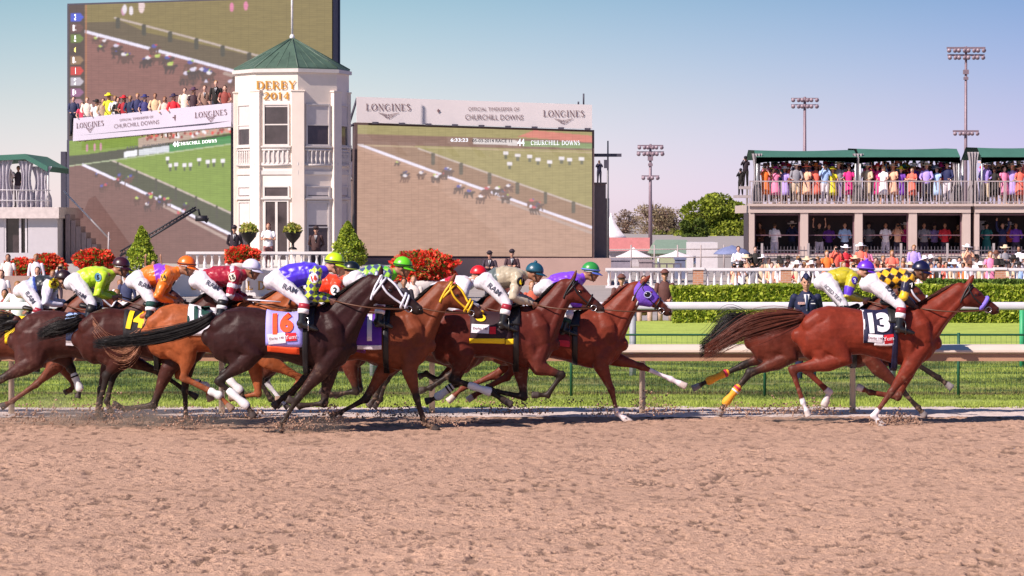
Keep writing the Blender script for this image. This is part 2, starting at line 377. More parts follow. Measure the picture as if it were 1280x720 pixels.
def make_horse(H):
    D = H['D']; s = D/FPX; h = Horse(); h.D = D; h.s = s
    def W(px, py, dy=0.0): return P(px, py, D, dy)
    (bx, by), (cx, cy) = H['B'], H['C']; cr, wi = H['cr'], H['wi']; L = (cx-bx)
    def top(u):
        return cr+(wi-cr)*(u-.25)/.55
    def TP(u, dz, dy=0.0):
        q = W(bx+u*L, top(u), dy); q.z -= dz; return q
    ground = P(bx+.5*L, 0, D); org = Vector((ground.x, D, 0)); h.org = org
    root = empty('racehorse', org, H['label'], 'racehorse', 'horses racing in the field'); h.root = root
    sc = H.get('sc', 1.0)
    T = [(0.0,.27,.50,.10),(.05,.14,.64,.19),(.12,.05,.70,.245),(.22,.0,.70,.275),(.34,.015,.62,.265),(.46,.055,.61,.275),(.58,.07,.66,.285),
         (.68,.045,.72,.275),(.76,.005,.76,.25),(.83,.0,.765,.225),(.90,.10,.73,.205),(.96,.24,.66,.165),(1.0,.36,.56,.10)]
    b = MB(); st = []
    for u, a, c, w in T: st.append((TP(u, (a+c)/2*sc), (c-a)/2*sc, w*.96*sc))
    b.loft(st, 22, up=(0,0,1), sq=2.15)
    # withers ridge, rump and belly masses
    b.loft([(TP(.66,.07),.04,.05),(TP(.78,.02),.05,.055),(TP(.88,.08),.06,.06)], 10)
    # head frame
    pl = W(*H['poll']); ns = W(*H['nose']); a = (ns-pl); hl = a.length; a.normalize(); a.y = 0
    dn = Vector((a.z, 0, -a.x)); k = hl/.60; h.hd = (pl, a, dn, hl, k)
    if abs(hl) < .3: k = 1
    sz = H.get('hk', min(max(k, .92), 1.15))
    st = []
    for t, x0, x1, w in HEADST: st.append((pl+a*(t*hl)+dn*((x0+x1)/2*sz), (x1-x0)/2*sz, w*sz))
    b.loft(st, 18, up=-dn, sq=2.25)
    for sd in (-1, 1):
        b.ell(pl+a*(.20*hl)+dn*.17*sz+Vector((0, sd*.060*sz, 0)), .085*sz, .055*sz, .10*sz)      # cheek
        b.ell(pl+a*(.31*hl)+dn*.035*sz+Vector((0, sd*.078*sz, 0)), .045*sz, .025*sz, .03*sz)     # brow
        b.ell(pl+a*(.93*hl)+dn*.045*sz+Vector((0, sd*.040*sz, 0)), .04*sz, .028*sz, .035*sz)     # nostril rim
        eb = pl+a*(.03*hl)+Vector((0, sd*.06*sz, 0)); ed = (-dn*.9+a*H.get('ear', .2)-Vector((0,0,0))).normalized()
        b.loft([(eb-ed*.02,.034,.026),(eb+ed*.05,.032,.023),(eb+ed*.09,.025,.018),(eb+ed*.13,.011,.010)], 8)
    # neck
    nb = TP(.86, .33*sc); pc = pl+a*(.05*hl)+dn*.10
    mid = H.get('arch', .02); st = []
    for t, r_, w in ((-.12,.30,.17),(.05,.285,.165),(.25,.235,.135),(.5,.185,.105),(.75,.155,.088),(1.0,.135,.078)):
        p = nb.lerp(pc, t); p.z += mid*math.sin(math.pi*max(t, 0)); st.append((p, r_*sc*H.get('nk',1), w*sc))
    b.loft(st, 18, sq=2.2)
    h.neck = (nb, pc)
    nup = Vector((-(pc-nb).normalized().z, 0, (pc-nb).normalized().x))
    for sd in (-1, 1):
        b.loft([(nb.lerp(pc,.02)-nup*.15*sc+Vector((0,sd*.10,0)),.08,.07),(nb.lerp(pc,.45)-nup*.09*sc+Vector((0,sd*.075,0)),.06,.045),(nb.lerp(pc,.95)-nup*.05*sc+Vector((0,sd*.055,0)),.045,.035)], 10)
        b.loft([(nb.lerp(pc,.10)+nup*.10*sc+Vector((0,sd*.10,0)),.09,.06),(nb.lerp(pc,.5)+nup*.07*sc+Vector((0,sd*.07,0)),.06,.04),(nb.lerp(pc,.92)+nup*.04*sc+Vector((0,sd*.055,0)),.045,.03)], 10)
    # hind legs
    leg = []; rs = random.Random(H['seed'])
    for nm, sd in (('hn', -1), ('hf', 1)):
        stf, hk, ft, toe = H[nm]; y0 = sd*.135
        A = TP(.19, .30*sc, sd*.12); S = W(*stf, sd*.155); K = W(*hk, y0); F = W(*ft, y0); O = W(*toe, y0)
        b.loft([(A,.225*sc,.135),(A.lerp(S,.5),.21*sc,.13),(S,.135*sc,.105),(S.lerp(K,.3),.112,.085),(S.lerp(K,.55),.086,.066),(S.lerp(K,.8),.056,.046),(K,.058,.046)], 14)
        b.loft([(TP(.27,.13*sc,sd*.10),.10*sc,.09),(TP(.15,.17*sc,sd*.135),.13*sc,.09),(TP(.07,.27*sc,sd*.12),.12*sc,.08)], 12)
        b.loft([(TP(.24,.20*sc,sd*.15),.07,.06),(S.lerp(TP(.24,.30*sc,sd*.16),.4),.08,.055),(S+Vector((.02,0,0)),.07,.06)], 10)
        hb = TP(.085,.40*sc,sd*.10); b.loft([(hb,.10*sc,.09),(hb.lerp(S.lerp(K,.25),.6),.13*sc,.09),(S.lerp(K,.42),.07,.055)], 12)
        g = (K-S).normalized(); c = (F-K).normalized(); bk = (g-c); bk = bk.normalized() if bk.length > .1 else Vector((-1,0,0))
        if bk.x > 0.3 and bk.z > .3: bk = -bk
        b.loft([(S.lerp(K,.72)+bk*.035,.016,.015),(K-g*.03+bk*.055,.024,.022),(K+bk*.045,.026,.026),(K+c*.06+bk*.02,.024,.022)], 8)
        leg.append((nm, K, F, O, c)); b.loft([(K,.058,.046),(K.lerp(F,.2),.042,.035),(K.lerp(F,.55),.035,.030),(K.lerp(F,.85),.037,.031),(F,.046,.038)], 10)
    for nm, sd in (('fn', -1), ('ff', 1)):
        el, kn, ft, toe = H[nm]; y0 = sd*.125
        E = W(*el, sd*.15); K = W(*kn, y0); F = W(*ft, y0); O = W(*toe, y0)
        b.loft([(TP(.84,.10*sc,sd*.10),.10*sc,.07),(TP(.88,.24*sc,sd*.14),.13*sc,.085),(TP(.915,.44*sc,sd*.13),.10*sc,.075)], 12)
        b.loft([(TP(.925,.46*sc,sd*.12),.095*sc,.075),(TP(.86,.56*sc,sd*.135).lerp(E,.5),.125*sc,.085),(E,.105,.075)], 12)
        b.loft([(TP(.80,.32*sc,sd*.17),.05,.05),(TP(.80,.46*sc,sd*.19),.075,.05),(E+Vector((-.03,0,.03)),.055,.05)], 10)
        b.loft([(TP(.80,.10*sc,sd*.13),.04,.04),(TP(.86,.26*sc,sd*.17),.045,.04),(TP(.91,.44*sc,sd*.17),.05,.04)], 8)
        b.loft([(E,.108,.078),(E.lerp(K,.25),.092,.070),(E.lerp(K,.55),.066,.054),(E.lerp(K,.85),.048,.044),(K,.054,.048)], 12)
        b.ell(K, .052, .047, .058, n=10, m=7)
        c = (F-K).normalized(); leg.append((nm, K, F, O, c))
        b.loft([(K,.050,.045),(K.lerp(F,.2),.038,.034),(K.lerp(F,.55),.033,.029),(K.lerp(F,.85),.035,.031),(F,.044,.038)], 10)
    for nm, K, F, O, c in leg:
        d = (O-F); ln = d.length; d.normalize(); cor = F+d*(ln*.50)
        b.loft([(F,.040,.036),(F.lerp(cor,.5),.029,.029),(cor,.038,.040)], 10)
        b.loft([(cor,.041,.041),(cor.lerp(O,.5),.046,.046),(O,.051,.050)], 12, flat=(False, True))
        hb_ = (c-d); 
        if hb_.length > .05: b.ell(F+hb_.normalized()*.02, .03, .03, .03, n=8, m=6)
    b.loft([(TP(.03,.12*sc),.055,.05),(TP(-.03,.17*sc),.04,.04)], 8)
    coat = np.array(lin(H['coat'])); pts_c = np.array(lin(H.get('points', (.012,.009,.009)))); dk = H.get('dark', 1.0)
    seedo = H['seed']*13.7
    def colfn(co):
        n = len(co); c = np.tile(coat, (n, 1))
        nz = fbm(co[:, 0]*2.2+seedo, co[:, 2]*2.2, 3, 5); nz2 = fbm(co[:, 0]*6+seedo, co[:, 2]*6+co[:, 1]*5, 3, 9)
        c = c*(0.80+.26*nz+.14*nz2)[:, None]
        def blend(c, w, col): return c*(1-w[:, None])+np.array(col)*w[:, None]
        # dark points
        if dk > 0:
            for nm, K, F, O, cc in leg:
                up = H[nm][0]; U = W(*up, -.14 if nm[1] == 'n' else .14)
                dd, t = seg_d(co, U, K); w = np.clip((.12-dd)/.03, 0, 1)*np.clip((t-.55)/.35, 0, 1)
                c = blend(c, w*dk, pts_c)
                for q0, q1 in ((K, F), (F, O)):
                    dd, t = seg_d(co, q0, q1); w = np.clip((.085-dd)/.015, 0, 1); c = blend(c, w*dk, pts_c)
        sp = vnoise(co[:, 0]*55+seedo, co[:, 2]*55+co[:, 1]*40, 3)*vnoise(co[:, 0]*17+seedo, co[:, 2]*17, 4); lowz = np.clip((.95-co[:, 2])/.8, 0, 1)
        c = blend(c, np.clip((sp-.42)*5, 0, 1)*lowz*.55+lowz*.08, (.30,.19,.13))
        dd, t = seg_d(co, pl+a*(.86*hl)+dn*.07, pl+a*(1.02*hl)+dn*.08); w = np.clip((.13-dd)/.06, 0, 1); c = blend(c, w*.8, (.02,.014,.013))
        for nm, f0, colr in H.get('socks', []):
            for q in leg:
                if q[0] == nm:
                    K, F, O = q[1], q[2], q[3]; Q = K.lerp(F, f0)
                    for q0, q1 in ((Q, F), (F, F.lerp(O,.52))):
                        dd, t = seg_d(co, q0, q1); w = np.clip((.07-dd)/.006, 0, 1)
                        if q0 is Q: w = w*(t > .001)
                        c = blend(c, w, colr)
        for nm, K, F, O, cc in leg:
            d_ = (O-F).normalized(); cor = F.lerp(O, .55); rel = (co-np.array(cor)) @ np.array(d_)
            dist = np.linalg.norm(co-np.array(O), axis=1); w = ((rel > 0) & (dist < .12)).astype(float)
            hc = H.get('hoofc', (.07,.055,.05)); c = blend(c, w, hc)
        if H.get('face'):
            fc, amt = H['face']; dd, t = seg_d(co, pl+a*(.22*hl)+dn*.12, pl+a*(.9*hl)+dn*.07); c = blend(c, np.clip((.17-dd)/.07, 0, 1)*amt, fc)
        if H.get('blaze'):
            t0, t1, wd = H['blaze']; rel = co-np.array(pl); t = rel @ np.array(a)/hl; d_ = rel @ np.array(dn)
            w = ((t > t0) & (t < t1) & (d_ < .04*sz) & (np.abs(co[:, 1]-D) < wd)).astype(float); c = blend(c, w, (.75,.72,.70))
        if H.get('whitelip'):
            dd, t = seg_d(co, pl+a*(.97*hl)+dn*.10, pl+a*(.93*hl)+dn*.15); c = blend(c, np.clip((.05-dd)/.01, 0, 1), (.7,.66,.64))
        return c
    def hdisp(co):
        q = co*np.array([9., 9., 9.])+seedo; r1 = np.abs(fbm(q[:, 0]+q[:, 1]*.7, q[:, 2]*1.3+q[:, 1]*.4, 3, 71)-.5)*2; r2 = fbm(q[:, 0]*.45, q[:, 2]*.45+q[:, 1]*.3, 2, 73)-.5
        return -.0030*np.clip(.22-r1, 0, 1)*3+.020*r2
    body = b.build('body', M_COAT, root, org, voxel=H.get('vox', .013), it=4, colfn=colfn, disp=hdisp); h.body = body
    h.bvh = bvh_of(body)
    for sd in (-1, 1):
        e_ = MB(); e_.ell(pl+a*(.315*hl)+dn*.068*sz+Vector((0, sd*.092*sz, 0)), .024*sz, .014*sz, .019*sz, n=10, m=8); e_.build('eye', M_EYE, root, org)
        e_ = MB(); e_.ell(pl+a*(.955*hl)+dn*.05*sz+Vector((0, sd*.058*sz, 0)), .020*sz, .012*sz, .013*sz, n=8, m=6); e_.build('nostril', M_EYE, root, org)
    # head straps
    def hp(t, f, sd, off=.008):
        """point on the head: t along, f down the side 0..1"""
        for i in range(len(HEADST)-1):
            if HEADST[i][0] <= t <= HEADST[i+1][0]: break
        q = (t-HEADST[i][0])/(HEADST[i+1][0]-HEADST[i][0]); A_, B_ = HEADST[i], HEADST[i+1]
        x0, x1, w = [(A_[j]+(B_[j]-A_[j])*q)*sz for j in (1, 2, 3)]
        cxx = (x0+x1)/2; r_ = (x1-x0)/2+off; ang = math.pi*f
        ca = math.cos(ang); sa = math.sin(ang)
        return pl+a*(t*hl)+dn*(cxx-r_*ca)+Vector((0, sd*(w+off+.006)*abs(sa)**.85, 0))
    def fit(p, sd, off=.008):
        hit = h.bvh.ray_cast(Vector((p.x, D+sd*.6, p.z)), Vector((0, -sd, 0)), .75)
        if hit[0] is not None: return Vector((p.x, hit[0].y+sd*off, p.z))
        return p
    def strap(path, r_=.010, col=None):
        mb = []
        for sd in (-1, 1):
            pts = []
            for i in range(len(path)-1):
                for j in range(5):
                    q = j/5; pts.append(hp(path[i][0]+(path[i+1][0]-path[i][0])*q, path[i][1]+(path[i+1][1]-path[i][1])*q, sd))
            pts.append(hp(*path[-1], sd)); mb.append([fit(p_, sd) if 0.2 < 1 else p_ for p_ in pts])
        return mb
    def ringstrap(t0, t1, r_):
        out = []
        for i in range(25):
            th = i/24*2; f = th if th <= 1 else 2-th; sd = -1 if th <= 1 else 1
            t = t0+(t1-t0)*f; out.append(hp(t, f, sd, .008))
        return out
    bc = H.get('bridle', M_LEATH); br = H.get('bw', .010); B_ = MB()
    for path in ([(.03,.0),(.10,.35),(.42,.52),(.76,.72)], [(.03,.0),(.06,.5),(.14,.95)]):
        for pts in strap(path): B_.tube(pts, br, 6)
    B_.tube(ringstrap(.13,.12,br), br, 6) if not H.get('mask') else None
    B_.tube(ringstrap(.58,.66,br), br*1.1, 6)
    if H.get('extra'):
        B_.tube(ringstrap(.64,.745,br), br, 6)
        for pts in strap([(.13,.02),(.35,.12),(.60,.35)]): B_.tube(pts, br, 6)
    bridle = B_.build('bridle', bc, root, org)
    for sd in (-1, 1):
        B2 = MB()
        c_ = fit(hp(.79,.72,sd), sd, .016); ring_ = [c_+Vector((.036*math.cos(i*math.pi/8), 0, .036*math.sin(i*math.pi/8))) for i in range(17)]
        B2.tube(ring_, .006, 6)
        B2.build('bit_ring', M_STEEL, bridle, org)
    h.bit = [fit(hp(.79,.72,sd), sd, .016) for sd in (-1, 1)]
    if H.get('shadowroll'):
        B3 = MB(); B3.tube(ringstrap(.60,.64,.02), .026, 10); B3.build('noseband_roll', H['shadowroll'], bridle, org)
    if H.get('mask'):
        st = []
        for t, x0, x1, w in [q for q in HEADST if q[0] <= .56]:
            st.append((pl+a*(t*hl)+dn*((x0+x1)/2*sz), (x1-x0)/2*sz+.010, w*sz+.012))
        B4 = MB(); B4.loft(st, 20, up=-dn, sq=2.3, flat=(True, True)); mk = B4.build('blinker_hood', H['mask'], root, org, voxel=.012, it=3)
        for sd in (-1, 1):
            c_ = pl+a*(.30*hl)+dn*.080*sz+Vector((0, sd*.108*sz, 0))
            B5 = MB(); B5.ell(c_, 0.046*sz, .022, .040*sz); B5.build('eye_cup', mat('black plastic cup', (.01,.01,.012), rough=.2), mk, org)
            B6 = MB(); B6.tube([c_+Vector((.045*math.cos(i*math.pi/8), sd*.012, .040*math.sin(i*math.pi/8))) for i in range(17)], .007, 6); B6.build('cup_rim', mat('pale lilac rim', (.4,.38,.7)), mk, org)
            B7 = MB(); c2 = hp(.13, .80, sd, .03); B7.obox(c2, .03, .01, .09, Matrix.Rotation(R(20), 3, 'Y')); B7.obox(c2+Vector((.055,0,-.03)), .025, .01, .09, Matrix.Rotation(R(20), 3, 'Y')); B7.build('white_tape', M_WHITE, mk, org)
    # mane
    mn = MB(); rsm = random.Random(H['seed']+5); nd = (pc-nb); 
    for i in range(H.get('mane', 420)):
        t = rsm.random(); p = nb.lerp(pc, .12+.88*t); p.z += mid*math.sin(math.pi*t); up_ = Vector((-nd.z, 0, nd.x)).normalized()
        rr = np.interp(t, [0, .25, .5, .75, 1], [.27,.225,.18,.152,.135])*sc*H.get('nk', 1)
        q = p+up_*(rr+.005); sd = rsm.choice((-1, -1, 1)); ln = .10+.10*rsm.random()
        bdir = (-nd.normalized()*(.75+.4*rsm.random())+up_*(.35+.2*rsm.random())+Vector((0, sd*.25*rsm.random(), -.15))).normalized()
        q1 = q+bdir*ln*.5; q2 = q1+(bdir+Vector((-.25,0,-.25))).normalized()*ln*.6
        mn.loft([(q-up_*.02,.006,.007),(q1,.005,.005),(q2,.0015,.0015)], 3, flat=(True, True))
    mn.build('mane', hair_mat('mane '+H.get('mname', 'black'), H.get('manec', (.010,.008,.008))), root, org)
    # tail
    tl = MB(); rst = random.Random(H['seed']+9); sp = [TP(.03,.14*sc)]+[W(x, y) for x, y in H['tail']]
    tw = H.get('tw', .09); strands(tl, sp, .025, tw, int(H.get('tn', 220)*2.8), H.get('tr', .0055)*.85, rst, yw=.045, ragged=.45)
    st = [(p, .05*(1-i/len(sp))+.012, .045*(1-i/len(sp))+.01) for i, p in enumerate(sp[:-1])]
    tl.loft(st, 8)
    tl.build('tail', hair_mat('tail '+H.get('tname', 'black'), H.get('tailc', (.010,.008,.008))), root, org)
    # bandages
    for nm, c0, c1, m_, stripes in H.get('wraps', []):
        for q in leg:
            if q[0] == nm:
                K, F, O = q[1], q[2], q[3]; w_ = MB(); A_ = K.lerp(F, c0); Z = K.lerp(F, c1)
                w_.loft([(A_.lerp(Z, t), .044+.006*math.sin(t*9)+.008*t*(c1 > .9), .040+.006*t) for t in (0,.15,.3,.5,.7,.85,1)], 12)
                wo = w_.build('leg_wrap', m_, root, org)
                for (sa, sb, sm) in stripes:
                    w2 = MB(); w2.loft([(A_.lerp(Z, sa), .052, .048), (A_.lerp(Z, sb), .052, .048)], 12, flat=(True, True)); w2.build('stripe', sm, wo, org)
    # radial wrap around the trunk: cloths and girths
    def radial(name, x0, x1, th0, th1, m_, off=.014, nx=8, nt=26, par=root, skew=0.0, mb=None):
        """a sheet laid round the body between pixel columns x0..x1 and angles th0..th1 (0 = spine, 90 = near side)"""
        def pt(i, j, o_):
            u = x0+(x1-x0)*i/nx; th = R(th0+(th1-th0)*j/nt); uu = u+skew*math.cos(th)
            c_ = W(uu, top((uu-bx)/L)); c_.z -= .30*sc; d_ = Vector((0, -math.sin(th), math.cos(th)))
            hit = h.bvh.ray_cast(c_+d_*.9, -d_, .9); rr = (hit[0]-c_).length if hit[0] is not None else .3
            rr = min(rr, .52*sc); return c_, d_, rr
        g = [[pt(i, j, off) for j in range(nt+1)] for i in range(nx+1)]
        vs = []; fs = []
        for lay, o_ in ((0, off), (1, off-.010)):
            for i in range(nx+1):
                for j in range(nt+1):
                    c_, d_, rr = g[i][j]; rj = [g[i][q][2] for q in range(max(0, j-1), min(nt, j+1)+1)]
                    vs.append(c_+d_*(sum(rj)/len(rj)*.5+max(rj)*.5+o_))
        N = (nx+1)*(nt+1); idx = lambda l, i, j: l*N+i*(nt+1)+j
        for i in range(nx):
            for j in range(nt):
                fs.append((idx(0,i,j), idx(0,i+1,j), idx(0,i+1,j+1), idx(0,i,j+1)))
                fs.append((idx(1,i,j), idx(1,i,j+1), idx(1,i+1,j+1), idx(1,i+1,j)))
        for j in range(nt):
            fs.append((idx(0,0,j), idx(0,0,j+1), idx(1,0,j+1), idx(1,0,j))); fs.append((idx(0,nx,j+1), idx(0,nx,j), idx(1,nx,j), idx(1,nx,j+1)))
        for i in range(nx):
            fs.append((idx(0,i+1,0), idx(0,i,0), idx(1,i,0), idx(1,i+1,0))); fs.append((idx(0,i,nt), idx(0,i+1,nt), idx(1,i+1,nt), idx(1,i,nt)))
        B9 = MB(); B9.add(vs, fs); return B9.build(name, m_, par, org)
    h.radial = radial
    if H.get('cloth'):
        c = H['cloth']; cl = radial('saddle_cloth', c['x'][0], c['x'][1], -c['th'], c['th'], c['m'], skew=c.get('skew', 0))
        h.cloth = cl; cb = bvh_of(cl, body)
        for tr in c.get('trims', []):
            radial('trim', *tr[0], tr[1], tr[2], tr[3], off=.019, par=cl, nt=5, skew=c.get('skew', 0))
        for dc in c.get('decals', []):
            nm, tv, x, y, hp_, ang, m_ = dc[:7]; kw = dc[7] if len(dc) > 7 else {}
            decal(nm, tv, x, y, hp_, ang, D, cb, m_, cl, org, **kw)
    sx = H['saddle']; sa = MB()
    sa.loft([(TP((sx-11-bx)/L, -.045*sc),.035,.11),(TP((sx-bx)/L, -.02*sc),.03,.10),(TP((sx+10-bx)/L,-.05*sc),.035,.08)], 10)
    for sd in (-1, 1):
        pass
    sad = sa.build('saddle', M_LEATH, root, org)
    h.radial('saddle_flap', sx-6, sx+9, -70, 70, M_LEATH, off=.024, nx=4, nt=20, par=sad)
    h.radial('girth', H.get('gx', sx+4)-3.5, H.get('gx', sx+4)+3.5, 60, 300, H.get('girthm', M_LEATH), off=.012, nx=3, nt=30)
    h.TP = TP; h.W = W; h.L = L; h.bx = bx; h.top = top
    return h
def reins(h, hands, m_):
    b = MB()
    for sd, hd in zip((-1, 1), hands):
        A_ = h.bit[0 if sd < 0 else 1]; B_ = Vector(hd); pts = []
        for i in range(9):
            t = i/8; p = A_.lerp(B_, t); p.z -= .03*math.sin(math.pi*t); 
            p.y = A_.y+(B_.y-A_.y)*t+sd*.15*math.sin(math.pi*t)**.8; pts.append(p)
        b.tube(pts, .009, 6)
    b.build('reins', m_, h.root, h.org)
# ------------------------------------------------------------------ people
M_SKIN = {k: mat('skin '+k, c, rough=.5, var=.06, scale=20, sss=.08) for k, c in
          {'light': (.52,.27,.18), 'tan': (.36,.17,.10), 'brown': (.16,.07,.04), 'pale': (.62,.36,.27)}.items()}
def head_parts(mb, c, f, up, s, jaw=True, lat=None):
    """skull, jaw, nose, ears, brow, lips. c centre, f facing, up"""
    f = Vector(f).normalized(); up = Vector(up); up = (up-f*up.dot(f)).normalized(); lt = up.cross(f)
    Mx = Matrix((f, lt, up)).transposed()
    mb.ell(c+up*.02*s-f*.012*s, .098*s, .077*s, .098*s, Mx)
    mb.ell(c-up*.045*s+f*.018*s, .068*s, .058*s, .070*s, Mx)
    mb.ell(c-up*.093*s+f*.052*s, .026*s, .026*s, .022*s, Mx)
    mb.loft([(c+up*.012*s+f*.083*s,.010*s,.010*s),(c-up*.02*s+f*.102*s,.013*s,.014*s),(c-up*.032*s+f*.098*s,.011*s,.017*s)], 8, lat=lt)
    mb.ell(c+up*.032*s+f*.078*s, .016*s, .055*s, .012*s, Mx)
    mb.ell(c-up*.058*s+f*.082*s, .012*s, .026*s, .010*s, Mx)
    for sd in (-1, 1):
        mb.ell(c-up*.005*s+lt*sd*.078*s-f*.012*s, .020*s, .010*s, .030*s, Mx)
        mb.ell(c-up*.02*s+lt*sd*.035*s+f*.058*s, .026*s, .022*s, .022*s, Mx)
    return f, up, lt, Mx
def hand_parts(mb, w, d, lat, s, curl=1.0, palm=None):
    """palm and five fingers from wrist w along d; lat = across the knuckles; palm = the way the fingers curl"""
    d = Vector(d).normalized(); lat = Vector(lat); lat = (lat-d*lat.dot(d)).normalized(); dn = palm if palm is not None else d.cross(lat)
    dn = Vector(dn); dn = (dn-d*dn.dot(d)-lat*dn.dot(lat)).normalized()
    mb.loft([(w,.026*s,.020*s),(w+d*.045*s,.017*s,.036*s),(w+d*.085*s,.015*s,.038*s)], 10, lat=lat)
    for i, ln in enumerate((.070,.080,.074,.058)):
        b0 = w+d*.085*s+lat*(i-1.5)*.021*s; L1, L2, L3 = ln*.45*s, ln*.32*s, ln*.26*s
        a1, a2, a3 = .5*curl, 1.3*curl, 2.0*curl
        p1 = b0+(d*math.cos(a1)+dn*math.sin(a1))*L1; p2 = p1+(d*math.cos(a2)+dn*math.sin(a2))*L2; p3 = p2+(d*math.cos(a3)+dn*math.sin(a3))*L3
        mb.loft([(b0-d*.01*s,.010*s,.010*s),(p1,.009*s,.009*s),(p2,.0085*s,.0085*s),(p3,.007*s,.007*s)], 6, lat=lat)
    t0 = w+d*.03*s-lat*.028*s; t1 = t0+(d*.6-lat*.6+dn*.4).normalized()*.04*s; t2 = t1+(d*.9+dn*.5+lat*.2).normalized()*.032*s
    mb.loft([(t0,.013*s,.012*s),(t1,.011*s,.011*s),(t2,.008*s,.008*s)], 6, lat=lat)
M_BOOT = mat('black riding boot', (.01,.009,.010), rough=.3, var=.1, coat=.2)
M_GOG = mat('dark goggle lens', (.01,.01,.014), rough=.1, spec=.8, var=0)
def fold(a, sd, f):
    """creases of cloth: sharp valleys between soft ridges"""
    def fn(co):
        q = co*f+sd*3.1; w = fbm(q[:, 0]*.5, q[:, 2]*.5, 2, sd)*2.2
        r1 = np.abs(fbm(q[:, 0]*1.1+q[:, 2]*.6+w, q[:, 2]*.55-q[:, 0]*.35+q[:, 1]*.8, 3, sd+1)-.5)*2
        return a*(np.clip(r1, 0, .5)-.16)
    return fn
def make_jockey(J, h):
    D = J['D']; s = J.get('s', .93); W = lambda q, dy=0.0: P(q[0], q[1], D, dy)
    skin = M_SKIN[J.get('skin', 'tan')]; seed = J['seed']
    hip, sh, hd = W(J['hip']), W(J['sh']), W(J['head'])
    org = Vector((hip.x, D, hip.z-.15))
    f = Vector((1, J.get('turn', -.12), J.get('pitch', -.12))).normalized(); upv = Vector((J.get('tilt', .05), 0, 1))
    ax = (sh-hip).normalized(); b = MB(); 
    el, hn, kn, an, to = [W(J[k]) for k in ('el', 'ha', 'kn', 'an', 'to')]
    def side(p, y): q = Vector(p); q.y = D+y; return q
    Ls = {}
    for sd in (-1, 1):
        dx = Vector((0, 0, 0)) if sd < 0 else Vector((.03, 0, .01))
        S = side(sh, sd*.165)-ax*.03; E = side(el, sd*.21)+dx; Hh = side(hn, sd*.055)+dx*1.4
        K = side(kn, sd*.235)+dx*.5; A = side(an, sd*.285); T = side(to, sd*.30); Hp = side(hip, sd*.09)
        Ls[sd] = (S, E, Hh, K, A, T, Hp)
    # body mesh: torso, neck, head, arms, hands, legs, feet
    nk = sh+ax*.07+Vector((0, 0, .03))
    b.loft([(hip-ax*.05,.115*s,.15*s),(hip+ax*.06,.11*s,.145*s),(hip.lerp(sh,.45),.10*s,.125*s),(hip.lerp(sh,.8),.11*s,.15*s),(sh,.085*s,.14*s)], 14)
    b.loft([(sh-ax*.03,.06*s,.07*s),(sh.lerp(hd,.5),.052*s,.052*s),(hd-upv*.04,.055*s,.05*s)], 10)
    hf, hu, hl_, Mx = head_parts(b, hd, f, upv, s)
    for sd in (-1, 1):
        S, E, Hh, K, A, T, Hp = Ls[sd]; fa = (Hh-E).normalized(); wr = Hh-fa*.07
        b.loft([(S,.05*s,.05*s),(S.lerp(E,.5),.042*s,.042*s),(E,.035*s,.035*s),(E.lerp(wr,.35),.036*s,.034*s),(wr,.023*s,.026*s)], 10)
        hand_parts(b, wr, fa, Vector((0,0,1)) if sd < 0 else Vector((0,0,1)), s, 1.0, palm=Vector((0, -sd, 0)))
        b.loft([(Hp,.10*s,.09*s),(Hp.lerp(K,.5),.082*s,.075*s),(K,.055*s,.052*s)], 10)
        b.loft([(K,.052*s,.05*s),(K.lerp(A,.35),.052*s,.048*s),(A,.032*s,.032*s)], 10)
        b.loft([(A,.035*s,.032*s),(A.lerp(T,.5),.03*s,.036*s),(T,.022*s,.034*s)], 8)
    body = b.build('person', skin, None, org, voxel=.0095, it=2)
    tag(body, J['label'], 'jockey', 'jockeys riding in the race')
    # breeches
    q = MB(); 
    q.loft([(hip-ax*.10,.10*s,.12*s),(hip-ax*.04,.130*s,.165*s),(hip+ax*.05,.128*s,.165*s),(hip+ax*.13,.115*s,.15*s)], 16)
    for sd in (-1, 1):
        S, E, Hh, K, A, T, Hp = Ls[sd]
        q.loft([(Hp-(K-Hp).normalized()*.04,.118*s,.105*s),(Hp.lerp(K,.3),.104*s,.094*s),(Hp.lerp(K,.65),.084*s,.078*s),(K,.066*s,.060*s)], 12)
        q.loft([(K,.066*s,.062*s),(K.lerp(A,.35),.060*s,.056*s)], 10)
    pm = mat('white breeches', (.64,.62,.67), rough=.65, var=.05, bump=.5, bscale=9)
    pants = q.build('breeches', pm, body, org, voxel=.011, it=3, disp=fold(.016, J['seed'], 9))
    # silks jacket
    q = MB(); bl = J.get('billow', 1.0)
    q.loft([(hip+ax*.055,.135*s,.165*s),(hip.lerp(sh,.35)+Vector((0,0,.015)),.142*s*bl,.165*s),(hip.lerp(sh,.65)+Vector((0,0,.015)),.140*s*bl,.175*s),(sh-ax*.03,.12*s,.165*s),(sh+ax*.035,.085*s,.11*s),(sh.lerp(hd,.35),.062*s,.06*s)], 16)
    for sd in (-1, 1):
        S, E, Hh, K, A, T, Hp = Ls[sd]; fa = (Hh-E).normalized(); wr = Hh-fa*.075
        q.ell(S, .08*s, .065*s, .08*s)
        q.loft([(S,.075*s,.07*s),(S.lerp(E,.45),.072*s*bl,.066*s),(E,.058*s,.056*s),(E.lerp(wr,.4),.054*s*bl,.05*s),(E.lerp(wr,.85),.040*s,.038*s),(wr,.032*s,.032*s)], 12)
    pat = J['pat']; ang = math.atan2(sh.z-hip.z, sh.x-hip.x)
    hipn = np.array(hip); axn = np.array(ax); pn = np.array((-ax.z, 0, ax.x))
    Sarm = {sd: (Ls[sd][0], Ls[sd][1], Ls[sd][2]) for sd in (-1, 1)}; slen = (sh-hip).length
